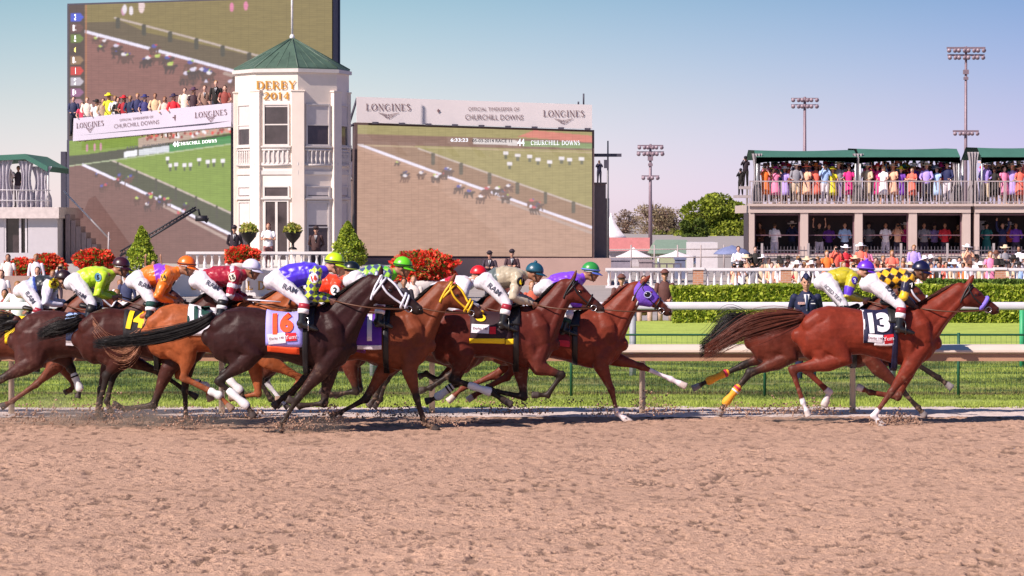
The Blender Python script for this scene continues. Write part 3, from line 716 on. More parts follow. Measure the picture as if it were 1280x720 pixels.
    def colfn(co):
        rel = co-hipn; t = rel @ axn; n_ = rel @ pn
        c = np.tile(np.array(lin(pat['base'])), (len(co), 1)).astype(float)
        dmin = np.full(len(co), 9.); ta = np.zeros(len(co)); low = np.zeros(len(co), bool)
        for sd in (-1, 1):
            S, E, Hh = Sarm[sd]; d1, t1 = seg_d(co, S, E); d2, t2 = seg_d(co, E, Hh); 
            m1 = d1 < dmin; dmin[m1] = d1[m1]; ta[m1] = t1[m1]; low[m1] = False
            m2 = d2 < dmin; dmin[m2] = d2[m2]; ta[m2] = 1+t2[m2]; low[m2] = True
        torso_d = np.linalg.norm(rel-np.outer(np.clip(t, 0, slen), axn), axis=1)
        sleeve = (dmin < .095) & ((ta > .30) | (torso_d > .19))
        if pat.get('diam'):
            c1, c2, sz_ = pat['diam']; u = (t+co[:, 1]*.0)/sz_; v = n_/(sz_*pat.get('asp', 1.0)); ck = (np.floor(u+v)+np.floor(u-v)) % 2 == 0
            c[:] = np.where(ck[:, None], np.array(lin(c1)), np.array(lin(c2)))
        if pat.get('yoke'):
            c1, t0, t1 = pat['yoke']; mk = (t > t0*slen) & (t < t1*slen) & ~sleeve; c[mk] = lin(c1)
        for (c1, t0, t1) in pat.get('bands', []):
            mk = (t > t0*slen) & (t < t1*slen) & ~sleeve; c[mk] = lin(c1)
        if pat.get('sleeve'):
            c[sleeve] = lin(pat['sleeve'])
        if pat.get('sdiam'):
            c1, c2, sz_ = pat['sdiam']; u = co[:, 0]/sz_; v = co[:, 2]/sz_; ck = (np.floor(u+v)+np.floor(u-v)) % 2 == 0
            c = np.where((sleeve & ck)[:, None], np.array(lin(c1)), c); c = np.where((sleeve & ~ck)[:, None], np.array(lin(c2)), c)
        for (c1, t0, t1) in pat.get('sbands', []):
            mk = sleeve & (ta > t0) & (ta < t1); c[mk] = lin(c1)
        return c
    jm = mat('silks', (1,1,1), rough=.38, var=.05, attr='Col', bump=.45, bscale=10, sheen=.2, spec=.5)
    jacket = q.build('silks_jacket', jm, body, org, voxel=.010, it=3, colfn=colfn, disp=fold(.034, J['seed']+50, 7))
    # boots with coloured tops
    for sd in (-1, 1):
        S, E, Hh, K, A, T, Hp = Ls[sd]; q = MB()
        q.loft([(K.lerp(A,.22),.064*s,.060*s),(K.lerp(A,.55),.060*s,.055*s),(A,.046*s,.043*s)], 12)
        q.loft([(A-(T-A).normalized()*.035,.045*s,.036*s),(A.lerp(T,.35),.043*s,.042*s),(A.lerp(T,.75),.034*s,.043*s),(T,.026*s,.038*s)], 10)
        q.obox(A.lerp(T,-.12)-Vector((0,0,.05)), .05, .06, .03)
        bo = q.build('boot', M_BOOT, body, org, voxel=.010, it=2)
        for (t0, t1, m_) in J.get('tops', [(.05,.30,mat('red boot top', (.35,.02,.04), rough=.4)),(.30,.52,M_WHITE)]):
            w_ = MB(); w_.loft([(K.lerp(A,t0),.070*s,.066*s),(K.lerp(A,t1),.067*s,.063*s)], 12, flat=(True, True)); w_.build('boot_band', m_, bo, org)
        # stirrup iron belongs to the saddle
        st = MB(); c_ = A.lerp(T,.45); st.tube([c_+Vector((-.0, dy_, dz_)) for dy_, dz_ in ((-.055,-.045),(-.052,.03),(-.03,.085),(0,.10),(.03,.085),(.052,.03),(.055,-.045),(-.055,-.045))], .007, 6)
        tp = Vector((K.x-.02, D+sd*.20, h.TP((J['saddle']-h.bx)/h.L, .12).z)); st.tube([c_+Vector((0,0,.10)), tp], .011, 6)
        st.build('stirrup', M_STEEL if J.get('irons') else mat('dull iron', (.12,.12,.12), rough=.35, metal=1), h.root, h.org)
    # helmet
    hc = hd+hu*.035*s-hf*.012*s; q = MB(); vs = []; 
    hm = mat('helmet '+J['hname'], J['helmet'], rough=.35, var=.04, coat=.3)
    cap = MB(); n, m_ = 20, 8
    for i in range(m_+1):
        ph = (math.pi*.53)*i/m_
        for j in range(n):
            th = 2*math.pi*j/n; v = Mx @ Vector((.124*s*math.sin(ph)*math.cos(th), .105*s*math.sin(ph)*math.sin(th), .118*s*math.cos(ph))); vs.append(hc+v)
    fs = [(i*n+j, (i+1)*n+j, (i+1)*n+(j+1) % n, i*n+(j+1) % n) for i in range(m_) for j in range(n)]
    # thickness: inner shell
    o_ = len(vs); vs += [hc+(v-hc)*.93 for v in vs]; fs += [tuple(k+o_ for k in reversed(f_)) for f_ in fs[:]]
    fs += [(m_*n+j, m_*n+o_+j, m_*n+o_+(j+1) % n, m_*n+(j+1) % n) for j in range(n)]
    cap.add(vs, fs); he = cap.build('helmet', hm, body, org)
    pk = MB(); pc_ = hc-hu*.012*s; vs = []
    for lay in (0, 1):
        for i in range(3):
            for j in range(13):
                th = R(-75+150*j/12); r_ = [.985, 1.2, 1.42][i]
                rr = 1+(r_-1)*max(math.cos(th), 0)**.7
                vs.append(pc_+Mx @ Vector((.124*s*rr*math.cos(th), .106*s*(1+(rr-1)*.3)*math.sin(th), -.010*s-(.03*s*(rr-1)/.42)-.006*lay)))
    fs = []
    for lay in (0, 1):
        for i in range(2):
            for j in range(12):
                a0 = lay*39+i*13+j; f_ = (a0, a0+13, a0+14, a0+1); fs.append(f_ if lay == 0 else tuple(reversed(f_)))
    fs += [(26+j, 26+39+j, 26+40+j, 27+j) for j in range(12)]
    pk.add(vs, fs); pk.build('helmet_peak', mat('helmet '+J.get('pname', J['hname']), J.get('peak', J['helmet']), rough=.4), he, org)
    if J.get('band'):
        bd = MB(); pts = [hc-hu*.004*s+Mx @ Vector((.1255*s*math.cos(2*math.pi*i/24), .1065*s*math.sin(2*math.pi*i/24), .012*s)) for i in range(25)]
        bd.tube(pts, .009*s, 6); bd.build('helmet_band', mat('band '+J['hname'], J['band'], rough=.5), he, org)
    if J.get('pom'):
        bd = MB(); bd.ell(hc+hu*.122*s, .024*s, .024*s, .022*s); bd.build('pompom', hm, he, org)
    # chin strap, goggles, eyes
    g = MB(); cs = [hd+hl_*sd*.082*s+hf*.0+hu*.02*s for sd in (-1, 1)]
    g.tube([cs[0], hd-hl_*.07*s-hu*.06*s+hf*.02*s, hd-hu*.118*s+hf*.045*s, hd+hl_*.07*s-hu*.06*s+hf*.02*s, cs[1]], .007*s, 6); g.build('chin_strap', M_LEATH, he, org)
    for sd in (-1, 1):
        e_ = MB(); e_.ell(hd+hf*.083*s+hu*.010*s+hl_*sd*.033*s, .010*s, .015*s, .009*s, Mx, 8, 6); e_.build('eye', M_EYE, body, org)
    if J.get('goggles', True):
        g = MB(); pts = []
        for i in range(9):
            th = R(-72+144*i/8); pts.append((hd+hu*.014*s+hf*(.100*s*math.cos(th)-.002)+hl_*.088*s*math.sin(th), .024*s, .007*s))
        g.loft(pts, 8, lat=hf, up=hu); g.build('goggles', M_GOG, body, org)
        g = MB(); g.tube([hd+hu*.018*s+hf*(.100*s*math.cos(R(a_)))+hl_*.094*s*math.sin(R(a_)) for a_ in range(70, 291, 20)], .010*s, 6); g.build('goggle_strap', M_WHITE if J.get('wgog') else M_LEATH, body, org)
    if J.get('ponytail'):
        g = MB(); g.ell(hd-hf*.085*s-hu*.03*s, .04*s, .05*s, .05*s, Mx); g.build('hair', mat('dark brown hair', (.03,.012,.008), rough=.5), body, org)
    bv = bvh_of(jacket); pv = bvh_of(pants); NV = mat('navy lettering', (.02,.022,.05), rough=.5)
    if J.get('ram'):
        x, y, hh, ang, txt = J['ram']; decal('lettering', text2d(txt, .008), x, y, hh, ang, D, pv, J.get('ramm', NV), pants, org, off=.012, sub=1)
    if J.get('patch'):
        x, y, r_, ang, cb_, num, cn = J['patch']
        decal('number_patch', disc2d(20), x, y, r_, ang, D, bv, mat('patch '+J['hname'], cb_, rough=.6), jacket, org, wpx=r_*.85, off=.010, sub=2)
        decal('number', text2d(num, .04), x, y, r_*.55, ang, D, bv, mat('digits '+J['hname'], cn, rough=.6), jacket, org, off=.016)
    if J.get('whip'):
        q = MB(); q.tube([W(J['whip'][0], -.10), W(J['whip'][1], -.16)], .011, 6, r2=.008); o_ = q.build('riding_whip', mat('whip '+J['hname'], J['whip'][2], rough=.4), None, W(J['whip'][0], -.1))
        tag(o_, J['whip'][3], 'whip')
    reins(h, [Ls[-1][2], Ls[1][2]], J.get('rein', M_BROWNL))
    return body

CROWD_N = [0]
def crowd_mat(c, rough=.75):
    c = lin(c); k = 'cloth %.2f %.2f %.2f' % tuple(c[:3]); return mat(k, c, rough=rough, var=.12, scale=10, bump=.2, bscale=20)
def stand_person(loc, label, group, cat='person', hgt=1.7, face=-90, top='#ffffff', bottom='#222233', dress=None, hat=None, hatb=.0, hair='#3a2416',
                 skin='light', arms='rail', seated=False, sex='m', lean=0.0, detail=False, legskin=False, cap=None, jacket=False, tie=None, voxel=.02, extra=None):
    """a whole figure: continuous body mesh with clothes, hair and hat as children. face: degrees, -90 looks at the camera"""
    s = hgt/1.75; L0 = Vector(loc); f = Vector((math.cos(R(face)), math.sin(R(face)), 0)); lt = Vector((-f.y, f.x, 0)); Z = Vector((0,0,1))
    w = .92 if sex == 'f' else 1.0
    def Q(a, b_, c_): return L0+f*(a*s)+lt*(b_*s)+Z*(c_*s)
    if seated: hipz, ch = .48, .98
    else: hipz, ch = .93, 1.36
    sh = hipz+.50; hd = Q(.02+lean, 0, sh+.21); b = MB()
    b.loft([(Q(0,0,hipz-.04),.105*s,.155*s*w),(Q(.01,0,hipz+.12),.095*s,.13*s*w),(Q(.01+lean*.5,0,hipz+.33),.11*s,.16*s*w),(Q(lean*.8,0,sh-.03),.085*s,.165*s*w),(Q(lean*.9,0,sh+.03),.06*s,.10*s)], 12, lat=lt)
    b.loft([(Q(lean*.9,0,sh-.01),.055*s,.06*s),(Q(.01+lean,0,sh+.09),.05*s,.05*s)], 8, lat=lt)
    hf, hu, hl_, Mx = head_parts(b, hd, f-Z*.05, Z, s)
    arm = {}
    for sd in (-1, 1):
        S = Q(lean*.8, sd*.185*w, sh-.02)
        am = arms if isinstance(arms, str) else arms[0 if sd < 0 else 1]
        if am == 'rail': E = Q(.06, sd*.27, sh-.26); H_ = Q(.30, sd*.18, sh-.36)
        elif am == 'down': E = Q(-.02, sd*.25, sh-.30); H_ = Q(.03, sd*.26, sh-.56)
        elif am == 'cross': E = Q(.06, sd*.26, sh-.27); H_ = Q(.19, -sd*.06, sh-.22)
        elif am == 'camera': E = Q(.20, sd*.24, sh-.16); H_ = Q(.20, sd*.07, sh+.17)
        elif am == 'up': E = Q(.05, sd*.28, sh+.20); H_ = Q(.10, sd*.26, sh+.46)
        elif am == 'hips': E = Q(-.05, sd*.36, sh-.25); H_ = Q(.06, sd*.19, hipz+.08)
        elif am == 'behind': E = Q(-.12, sd*.26, sh-.28); H_ = Q(-.14, sd*.04, hipz+.02)
        elif am == 'lap': E = Q(.05, sd*.24, sh-.27); H_ = Q(.28, sd*.10, hipz+.10)
        else: E = Q(0, sd*.25, sh-.30); H_ = Q(.2, sd*.2, sh-.35)
        arm[sd] = (S, E, H_); fa = (H_-E).normalized(); wr = H_-fa*.05*s
        b.loft([(S,.05*s,.05*s),(S.lerp(E,.5),.042*s,.042*s),(E,.035*s,.035*s),(wr,.025*s,.026*s)], 8, lat=lt)
        hand_parts(b, wr, fa, lt if abs(fa.dot(lt)) < .8 else Z, s, .6)
    legs = {}
    for sd in (-1, 1):
        Hp = Q(0, sd*.09, hipz-.03)
        if seated: K = Q(.42, sd*.13, hipz+.0); A = Q(.42, sd*.13, .08); T = Q(.56, sd*.15, .035)
        else: K = Q(.02, sd*.10, .50); A = Q(-.01, sd*.115, .08); T = Q(.13, sd*.14, .035)
        legs[sd] = (Hp, K, A, T)
        b.loft([(Hp,.085*s,.085*s),(Hp.lerp(K,.5),.075*s,.075*s),(K,.052*s,.052*s)], 8, lat=lt)
        b.loft([(K,.052*s,.052*s),(K.lerp(A,.35),.055*s,.052*s),(A,.035*s,.035*s)], 8, lat=lt)
        b.loft([(A-Z*.02,.035*s,.034*s),(A.lerp(T,.6)-Z*.01,.03*s,.038*s),(T,.022*s,.036*s)], 8, lat=lt)
    body = b.build('person', M_SKIN[skin], None, L0, voxel=voxel if not detail else .0105, it=2)
    tag(body, label, cat, group)
    def cl(name, q, c, vox=None):
        return q.build(name, crowd_mat(c) if not isinstance(c, bpy.types.Material) else c, body, L0, voxel=vox, it=3)
    vx = .012 if detail else None
    q = MB(); tc = dress or top; tl = hipz-.06 if jacket else hipz+.02
    q.loft([(Q(0,0,tl),.13*s,.178*s*w),(Q(.01,0,hipz+.15),.115*s,.155*s*w),(Q(.01+lean*.5,0,hipz+.33),.130*s,.182*s*w),(Q(lean*.8,0,sh-.03),.104*s,.185*s*w),(Q(lean*.9,0,sh+.035),.07*s,.10*s)], 14, lat=lt)
    sl = 1.0 if (sex == 'm' or jacket) else .35
    for sd in (-1, 1):
        S, E, H_ = arm[sd]; wr = H_-(H_-E).normalized()*.06*s
        st = [(S,.066*s,.066*s),(S.lerp(E,.5),.058*s,.058*s)]
        if sl > .9: st += [(E,.048*s,.048*s),(E.lerp(wr,.5),.044*s,.044*s),(wr,.034*s,.034*s)]
        q.loft(st, 10, lat=lt)
    nm = 'dress' if dress else ('jacket' if jacket else 'shirt'); up_ = cl(nm, q, tc, vx)
    if jacket and detail or tie:
        q = MB(); zc = sh-.10; q.add([Q(.128+lean,-.045,sh+.03),Q(.128+lean,.045,sh+.03),Q(.150,0.0,sh-.24)], [(0,1,2)]); q.v = q.v
        q.add([Q(.10+lean,-.045,sh+.03),Q(.10+lean,.045,sh+.03),Q(.10,0.0,sh-.24)], [(0,2,1)]); q.add([Q(.1295+lean,-.045,sh+.03),Q(.1295+lean,.045,sh+.03),Q(.10+lean,.045,sh+.03),Q(.10+lean,-.045,sh+.03)], [(0,1,2,3)]); cl('shirt_front', q, '#f2f0f5')
        q = MB(); q.loft([(Q(.140+lean,0,sh+.02),.006*s,.014*s),(Q(.158,0,sh-.20),.006*s,.022*s)], 6, lat=lt); cl('tie', q, tie or '#15151a')
    q = MB()
    if dress:
        kz = .45; r1 = .25
        if seated: q.loft([(Q(-.02,0,hipz),.14*s,.19*s),(Q(.25,0,hipz+.02),.12*s,.2*s),(Q(.46,0,hipz-.02),.10*s,.19*s)], 12, lat=lt)
        else: q.loft([(Q(0,0,hipz+.12),.12*s,.155*s),(Q(0,0,hipz-.05),.15*s,.20*s),(Q(0,0,kz+.2),.18*s,.23*s),(Q(0,0,kz),.20*s,r1*s)], 14, lat=lt, up=None, flat=(False, True))
        cl('skirt', q, dress, vx)
    else:
        q.loft([(Q(0,0,hipz-.07),.11*s,.16*s*w),(Q(0,0,hipz+.08),.125*s,.17*s*w)], 12, lat=lt)
        for sd in (-1, 1):
            Hp, K, A, T = legs[sd]; e_ = A if not legskin else Hp.lerp(K, .8)
            q.loft([(Hp,.105*s,.10*s),(Hp.lerp(K,.5),.092*s,.09*s)]+([(K,.075*s,.072*s),(A.lerp(K,.5),.068*s,.066*s),(A,.062*s,.058*s)] if not legskin else []), 10, lat=lt, flat=(False, True))
        cl('trousers', q, bottom, vx)
    for sd in (-1, 1):
        Hp, K, A, T = legs[sd]; q = MB()
        q.loft([(A-Z*.03-f*.03*s,.046*s,.040*s),(A.lerp(T,.6)-Z*.012,.036*s,.046*s),(T,.028*s,.042*s)], 8, lat=lt); cl('shoe', q, '#1a1412' if sex == 'm' else '#c9a890')
    if hair:
        q = MB(); q.ell(hd+hu*.035*s-hf*.03*s, .098*s, .086*s, .094*s, Mx)
        if sex == 'f':
            q.ell(hd-hu*.05*s-hf*.055*s, .06*s, .085*s, .12*s, Mx)
        cl('hair', q, hair, vx)
    if detail:
        for sd in (-1, 1):
            e_ = MB(); e_.ell(hd+hf*.084*s+hu*.010*s+hl_*sd*.034*s, .009*s, .014*s, .008*s, Mx, 8, 6); e_.build('eye', M_EYE, body, L0)
    if hat:
        br = .24 if hatb == 0 else hatb; tl_ = Matrix.Rotation(R(random.uniform(-12, 12)), 3, hf) @ Mx
        q = MB(); c_ = hd+hu*.085*s-hf*.01*s; vs = []; fs = []; n = 16
        prof = [(br*s,-.018*s),(br*.97*s,-.004*s),(.098*s,.0),(.094*s,.07*s),(.075*s,.098*s),(.02*s,.105*s)]
        prof = [(.09*s,-.022*s)]+prof
        for r_, z_ in prof:
            for j in range(n):
                th = 2*math.pi*j/n; vs.append(c_+tl_ @ Vector((r_*math.cos(th), r_*math.sin(th)*.93, z_+.02*s*math.sin(2*th)*(r_ > .15))))
        for i in range(len(prof)-1):
            for j in range(n): fs.append((i*n+j, i*n+(j+1) % n, (i+1)*n+(j+1) % n, (i+1)*n+j))
        fs.append(tuple(range((len(prof)-1)*n, len(prof)*n))); fs.append(tuple(range(n-1, -1, -1))); q.add(vs, fs); cl('hat', q, hat)
    if cap:
        q = MB(); c_ = hd+hu*.075*s; q.ell(c_+hu*.012*s, .125*s, .115*s, .045*s, Mx); q.loft([(c_-hu*.02*s,.105*s,.09*s),(c_+hu*.01*s,.11*s,.10*s)], 14, lat=hl_, up=hf); cl('cap', q, cap)
        q = MB(); q.ell(c_-hu*.02*s+hf*.10*s, .05*s, .07*s, .008*s, Mx); cl('cap_peak', q, '#101014')
    if arms == 'camera' or (isinstance(arms, tuple) and 'camera' in arms):
        q = MB(); q.obox(hd+f*.19*s, .07*s, .13*s, .09*s, Matrix.Rotation(R(face), 3, 'Z')); q.loft([(hd+f*.20*s,.04*s,.04*s),(hd+f*.32*s,.045*s,.045*s)], 10, lat=lt, flat=(True, True))
        c_ = q.build('camera', crowd_mat('#0c0c0e'), None, hd+f*.19*s); lb = ' '.join(w_ for w_ in ('camera of '+label).split() if w_ not in ('the','a','an','at','and','dress','shirt'))
        tag(c_, ' '.join(lb.split()[:16]), 'camera', 'cameras held up')
    return body, Q
# ------------------------------------------------------------------ ground, track, turf
def grid_mesh(name, xs, ys, zf, m, colf=None):
    X, Y = np.meshgrid(xs, ys); Z = zf(X, Y); n, k = X.shape
    V = np.stack([X, Y, Z], -1).reshape(-1, 3); idx = np.arange(n*k).reshape(n, k)
    F = np.stack([idx[:-1,:-1], idx[:-1,1:], idx[1:,1:], idx[1:,:-1]], -1).reshape(-1, 4)
    me = bpy.data.meshes.new(name); me.vertices.add(len(V)); me.vertices.foreach_set('co', V.astype(np.float32).ravel())
    me.loops.add(F.size); me.loops.foreach_set('vertex_index', F.astype(np.int32).ravel())
    me.polygons.add(len(F)); me.polygons.foreach_set('loop_start', np.arange(0, F.size, 4, dtype=np.int32))
    me.update(calc_edges=True); me.polygons.foreach_set('use_smooth', [True]*len(me.polygons))
    if colf is not None:
        ca = me.color_attributes.new('Col', 'FLOAT_COLOR', 'POINT'); c = colf(V); ca.data.foreach_set('color', np.hstack([c, np.ones((len(V), 1))]).astype(np.float32).ravel())
    me.materials.append(m); o = bpy.data.objects.new(name, me); link(o); return o
def tri_mesh(name, V, F, C, m):
    me = bpy.data.meshes.new(name); me.vertices.add(len(V)); me.vertices.foreach_set('co', V.astype(np.float32).ravel())
    k = F.shape[1]; me.loops.add(F.size); me.loops.foreach_set('vertex_index', F.astype(np.int32).ravel())
    me.polygons.add(len(F)); me.polygons.foreach_set('loop_start', np.arange(0, F.size, k, dtype=np.int32)); me.update(calc_edges=True)
    if C is not None:
        ca = me.color_attributes.new('Col', 'FLOAT_COLOR', 'POINT'); ca.data.foreach_set('color', np.hstack([C, np.ones((len(V), 1))]).astype(np.float32).ravel())
    me.materials.append(m); o = bpy.data.objects.new(name, me); link(o); return o
M_DIRT = mat('track dirt', (.40,.255,.175), rough=.95, var=.10, scale=30, bump=.8, bscale=60, attr='Col', spec=.15)
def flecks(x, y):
    """scuffs and hoof scrapes across the track: dents, with their shade painted in"""
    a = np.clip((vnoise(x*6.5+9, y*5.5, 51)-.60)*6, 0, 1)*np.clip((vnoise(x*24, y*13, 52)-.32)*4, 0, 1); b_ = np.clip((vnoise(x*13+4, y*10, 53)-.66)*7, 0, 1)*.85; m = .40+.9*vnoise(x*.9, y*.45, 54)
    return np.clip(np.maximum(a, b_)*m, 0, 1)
def dirt_h(X, Y):
    z = .020*(fbm(X*1.1, Y*.9, 3, 2)-.5)+.018*(fbm(X*5.5+7, Y*5.2, 2, 11)-.5)+.012*vnoise(X*1.1, Y*5, 19)
    l = vnoise(X*11, Y*9, 31); z += .006*np.clip(l-.5, 0, 1)*2
    l2 = vnoise(X*27+3, Y*24, 41); m = .45+.8*vnoise(X*1.7, Y*2.1, 43); z += .015*np.clip(l2-.50, 0, 1)*2*m
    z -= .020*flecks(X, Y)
    z -= .030*np.clip(.17-vnoise(X*4.2+50, Y*3.6, 77), 0, 1)*4
    return z-.02
DC = np.array([.47,.298,.212])
def dirt_c(V):
    x, y = V[:, 0], V[:, 1]; n1 = fbm(x*.35, y*.7, 3, 3); n2 = fbm(x*20, y*18, 2, 17)
    c = DC[None]*(0.88+.20*n1+.10*(n2-.5))[:, None]
    c = c*(1-.55*flecks(x, y))[:, None]  # shade of the scuff dents put into the dirt colour
    return c
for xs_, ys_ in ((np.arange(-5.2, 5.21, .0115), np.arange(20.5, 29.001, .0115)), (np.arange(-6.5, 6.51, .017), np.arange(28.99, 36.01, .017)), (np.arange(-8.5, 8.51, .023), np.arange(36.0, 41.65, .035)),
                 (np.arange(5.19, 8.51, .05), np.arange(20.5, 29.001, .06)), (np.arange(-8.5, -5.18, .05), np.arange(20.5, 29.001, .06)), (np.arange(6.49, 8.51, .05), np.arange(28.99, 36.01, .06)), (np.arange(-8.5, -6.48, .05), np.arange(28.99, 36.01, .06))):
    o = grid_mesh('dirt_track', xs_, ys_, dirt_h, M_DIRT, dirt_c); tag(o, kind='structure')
b = MB(); b.add([(-400,-60,-.06),(400,-60,-.06),(400,20.5,-.06),(-400,20.5,-.06)], [(0,1,2,3)])
for x0, x1 in ((-400,-8.5),(8.5,400)): b.add([(x0,20.5,-.06),(x1,20.5,-.06),(x1,42.2,-.061),(x0,42.2,-.061)], [(0,1,2,3)])
o = b.build('outer_track', mat('far track dirt', (.36,.225,.16), rough=.95, var=.2, scale=3, bump=.8, bscale=20), None, smooth=False); tag(o, kind='structure')
b = MB(); b.add([(-3000,42.0,-.10),(3000,42.0,-.10),(3000,5000,-.10),(-3000,5000,-.10)], [(0,1,2,3)])
o = b.build('ground', mat('paved ground', (.34,.30,.28), rough=.9, var=.15, scale=.6), None, smooth=False); tag(o, kind='structure')
# sandy strip
sx = np.arange(-12, 12.01, .05); sy = np.arange(41.5, 43.9, .05)
o = grid_mesh('sand_strip', sx, sy, lambda X, Y: .03*(fbm(X*5, Y*5, 3, 8)-.5)-.008, mat('pale sand', (.60,.50,.46), rough=.95, var=.22, scale=7, bump=.6, bscale=50)); tag(o, kind='structure')
# turf: sheet + blades
gc_a, gc_b, gc_c = np.array([.31,.38,.078]), np.array([.10,.135,.038]), np.array([.30,.26,.12])
def turf_c(V):
    x, y = V[:, 0], V[:, 1]; n1 = fbm(x*1.1, y*1.25, 4, 21); n2 = fbm(x*2.5, y*2.5, 3, 23); n3 = fbm(x*.35+9, y*.9, 3, 29)
    k = np.clip((n1-.40)*3.2, 0, 1)[:, None]; c = gc_b*(1-k)+gc_a*k
    k = (np.clip((n3-.50)*5, 0, 1)*.45*np.clip((n2-.3)*3, 0, 1))[:, None]; c = c*(1-k)+gc_c*k
    w = np.clip(1-np.abs(y-47.3+.4*(n1-.5))/.55, 0, 1)[:, None]*.9; c = c*(1-w)+np.array([.15,.105,.055])*w
    w = np.clip((46.0-y)/.9, 0, 1)[:, None]*.75; c = c*(1-w)+np.array([.40,.48,.10])*w
    # colour turns brown in a strip by the wire fence
    f = np.clip((y-58)/6, 0, 1)[:, None]; c = c*(1-f)+np.array([.38,.47,.095])*f
    return c*(0.85+.3*n2)[:, None]
M_TURF = mat('turf', (1,1,1), rough=.9, var=.18, scale=9, bump=.6, bscale=50, attr='Col', spec=.15)
o = grid_mesh('turf_course', np.concatenate([np.arange(-60,-14,2.0), np.arange(-14, 14, .12), np.arange(14, 60, 2.0)]), np.concatenate([np.arange(43.8, 62, .12), np.arange(62, 82.1, .4)]),
    lambda X, Y: .05*(fbm(X*.8, Y*.8, 3, 25)-.5)-.015, M_TURF, turf_c); tag(o, kind='structure')
def blades(name, x0, x1, y0, y1, n, h0, h1, w, seed, label=None):
    r = np.random.default_rng(seed); x = r.uniform(x0, x1, n); y = y0+(y1-y0)*r.random(n)**1.25
    nn = fbm(x*1.3, y*2.2, 3, 61); h = (h0+(h1-h0)*r.random(n))*(.45+1.1*nn); a = r.uniform(0, 2*np.pi, n)
    bx = np.cos(a)*w; by = np.sin(a)*w; lx = r.normal(0, .35, n)*h; ly = r.normal(0, .35, n)*h; z = np.zeros(n)-.02
    V = np.stack([np.stack([x-bx, y-by, z], -1), np.stack([x+bx, y+by, z], -1), np.stack([x+lx, y+ly, z+h], -1)], 1).reshape(-1, 3)
    C = turf_c(np.stack([x, y, z], -1))*(r.uniform(.75, 1.45, n))[:, None]; C = np.repeat(C, 3, 0)
    F = np.arange(3*n).reshape(-1, 3); o = tri_mesh(name, V, F, C, mat('grass blades', (1,1,1), rough=.7, var=0, attr='Col', translucent=.35, spec=.2))
    tag(o, label, 'grass', None, 'stuff'); return o
blades('grass', -9.5, 9.5, 43.6, 62, 130000, .025, .055, .011, 5, 'short green turf grass growing between the dirt track and the hedge')
# ------------------------------------------------------------------ inner rails and fences
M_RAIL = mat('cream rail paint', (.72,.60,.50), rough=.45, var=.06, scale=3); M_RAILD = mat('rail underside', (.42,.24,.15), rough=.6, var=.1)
M_WRAIL = mat('white rail paint', (.74,.70,.76), rough=.5, var=.06, scale=3)
def xz(px, py, D): q = P(px, py, D); return q.x, q.z
D0 = 42.35; root = empty('track_rail', (0, D0, 0), 'cream dirt track rail with slanted cover running behind the racing horses', 'rail')
zt = P(0, 431, D0).z; b = MB()
prof = [(-.30,zt-.085),(-.30,zt-.06),(-.10,zt),(.10,zt+.004),(.12,zt-.03),(.10,zt-.06),(-.06,zt-.055),(-.26,zt-.10)]
n = len(prof); vs = [(x, D0+py_, pz) for x in (-60, 60) for py_, pz in prof]; b.add(vs, [(i, (i+1) % n, n+(i+1) % n, n+i) for i in range(n)]+[tuple(range(n)), tuple(range(2*n-1, n-1, -1))])
b.build('rail_cover', M_RAIL, root, (0, D0, 0), smooth=False)
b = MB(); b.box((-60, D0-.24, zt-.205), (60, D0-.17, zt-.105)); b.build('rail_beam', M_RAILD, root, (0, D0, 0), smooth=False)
for k in range(-9, 10):
    x = P(803+263*k, 480, D0).x
    if abs(x) > 25: continue
    b = MB(); b.loft([((x, D0+.02, -.03),.042,.042),((x, D0+.02, zt-.12),.036,.036),((x, D0-.02, zt-.07),.05,.05)], 10, flat=(True, True)); b.box((x-.035, D0-.2, zt-.115), (x+.035, D0+.06, zt-.065)); b.build('rail_post', mat('rail post paint', (.62,.50,.38), rough=.5, var=.12, scale=5), root, (0, D0, 0))
# green wire fence
D1 = 46.6; root = empty('wire_fence', (0, D1, 0), 'low dark green wire mesh fence standing in the turf behind the dirt rail', 'fence'); zt = P(0, 418.5, D1).z
M_GRN = mat('green fence paint', (.012,.085,.045), rough=.5, var=.1)
b = MB(); b.tube([(-30, D1, zt), (30, D1, zt)], .015, 6); b.build('top_rail', M_GRN, root, (0, D1, 0))
for k in range(-6, 9):
    x = P(714+242*k, 480, D1).x; b = MB(); b.tube([(x, D1, -.05), (x, D1, zt+.03)], .022, 8); b.build('post', M_GRN, root, (0, D1, 0))
b = MB()
for i in range(9): z = .06+i*(zt-.08)/9; b.box((-12, D1-.0016, z), (12, D1+.0016, z+.0032))
x = -12
while x < 12: b.box((x, D1+.002, .02), (x+.003, D1+.005, zt)); x += .075
o = b.build('wire_mesh', M_GRN, root, (0, D1, 0), smooth=False); o['kind'] = 'stuff'
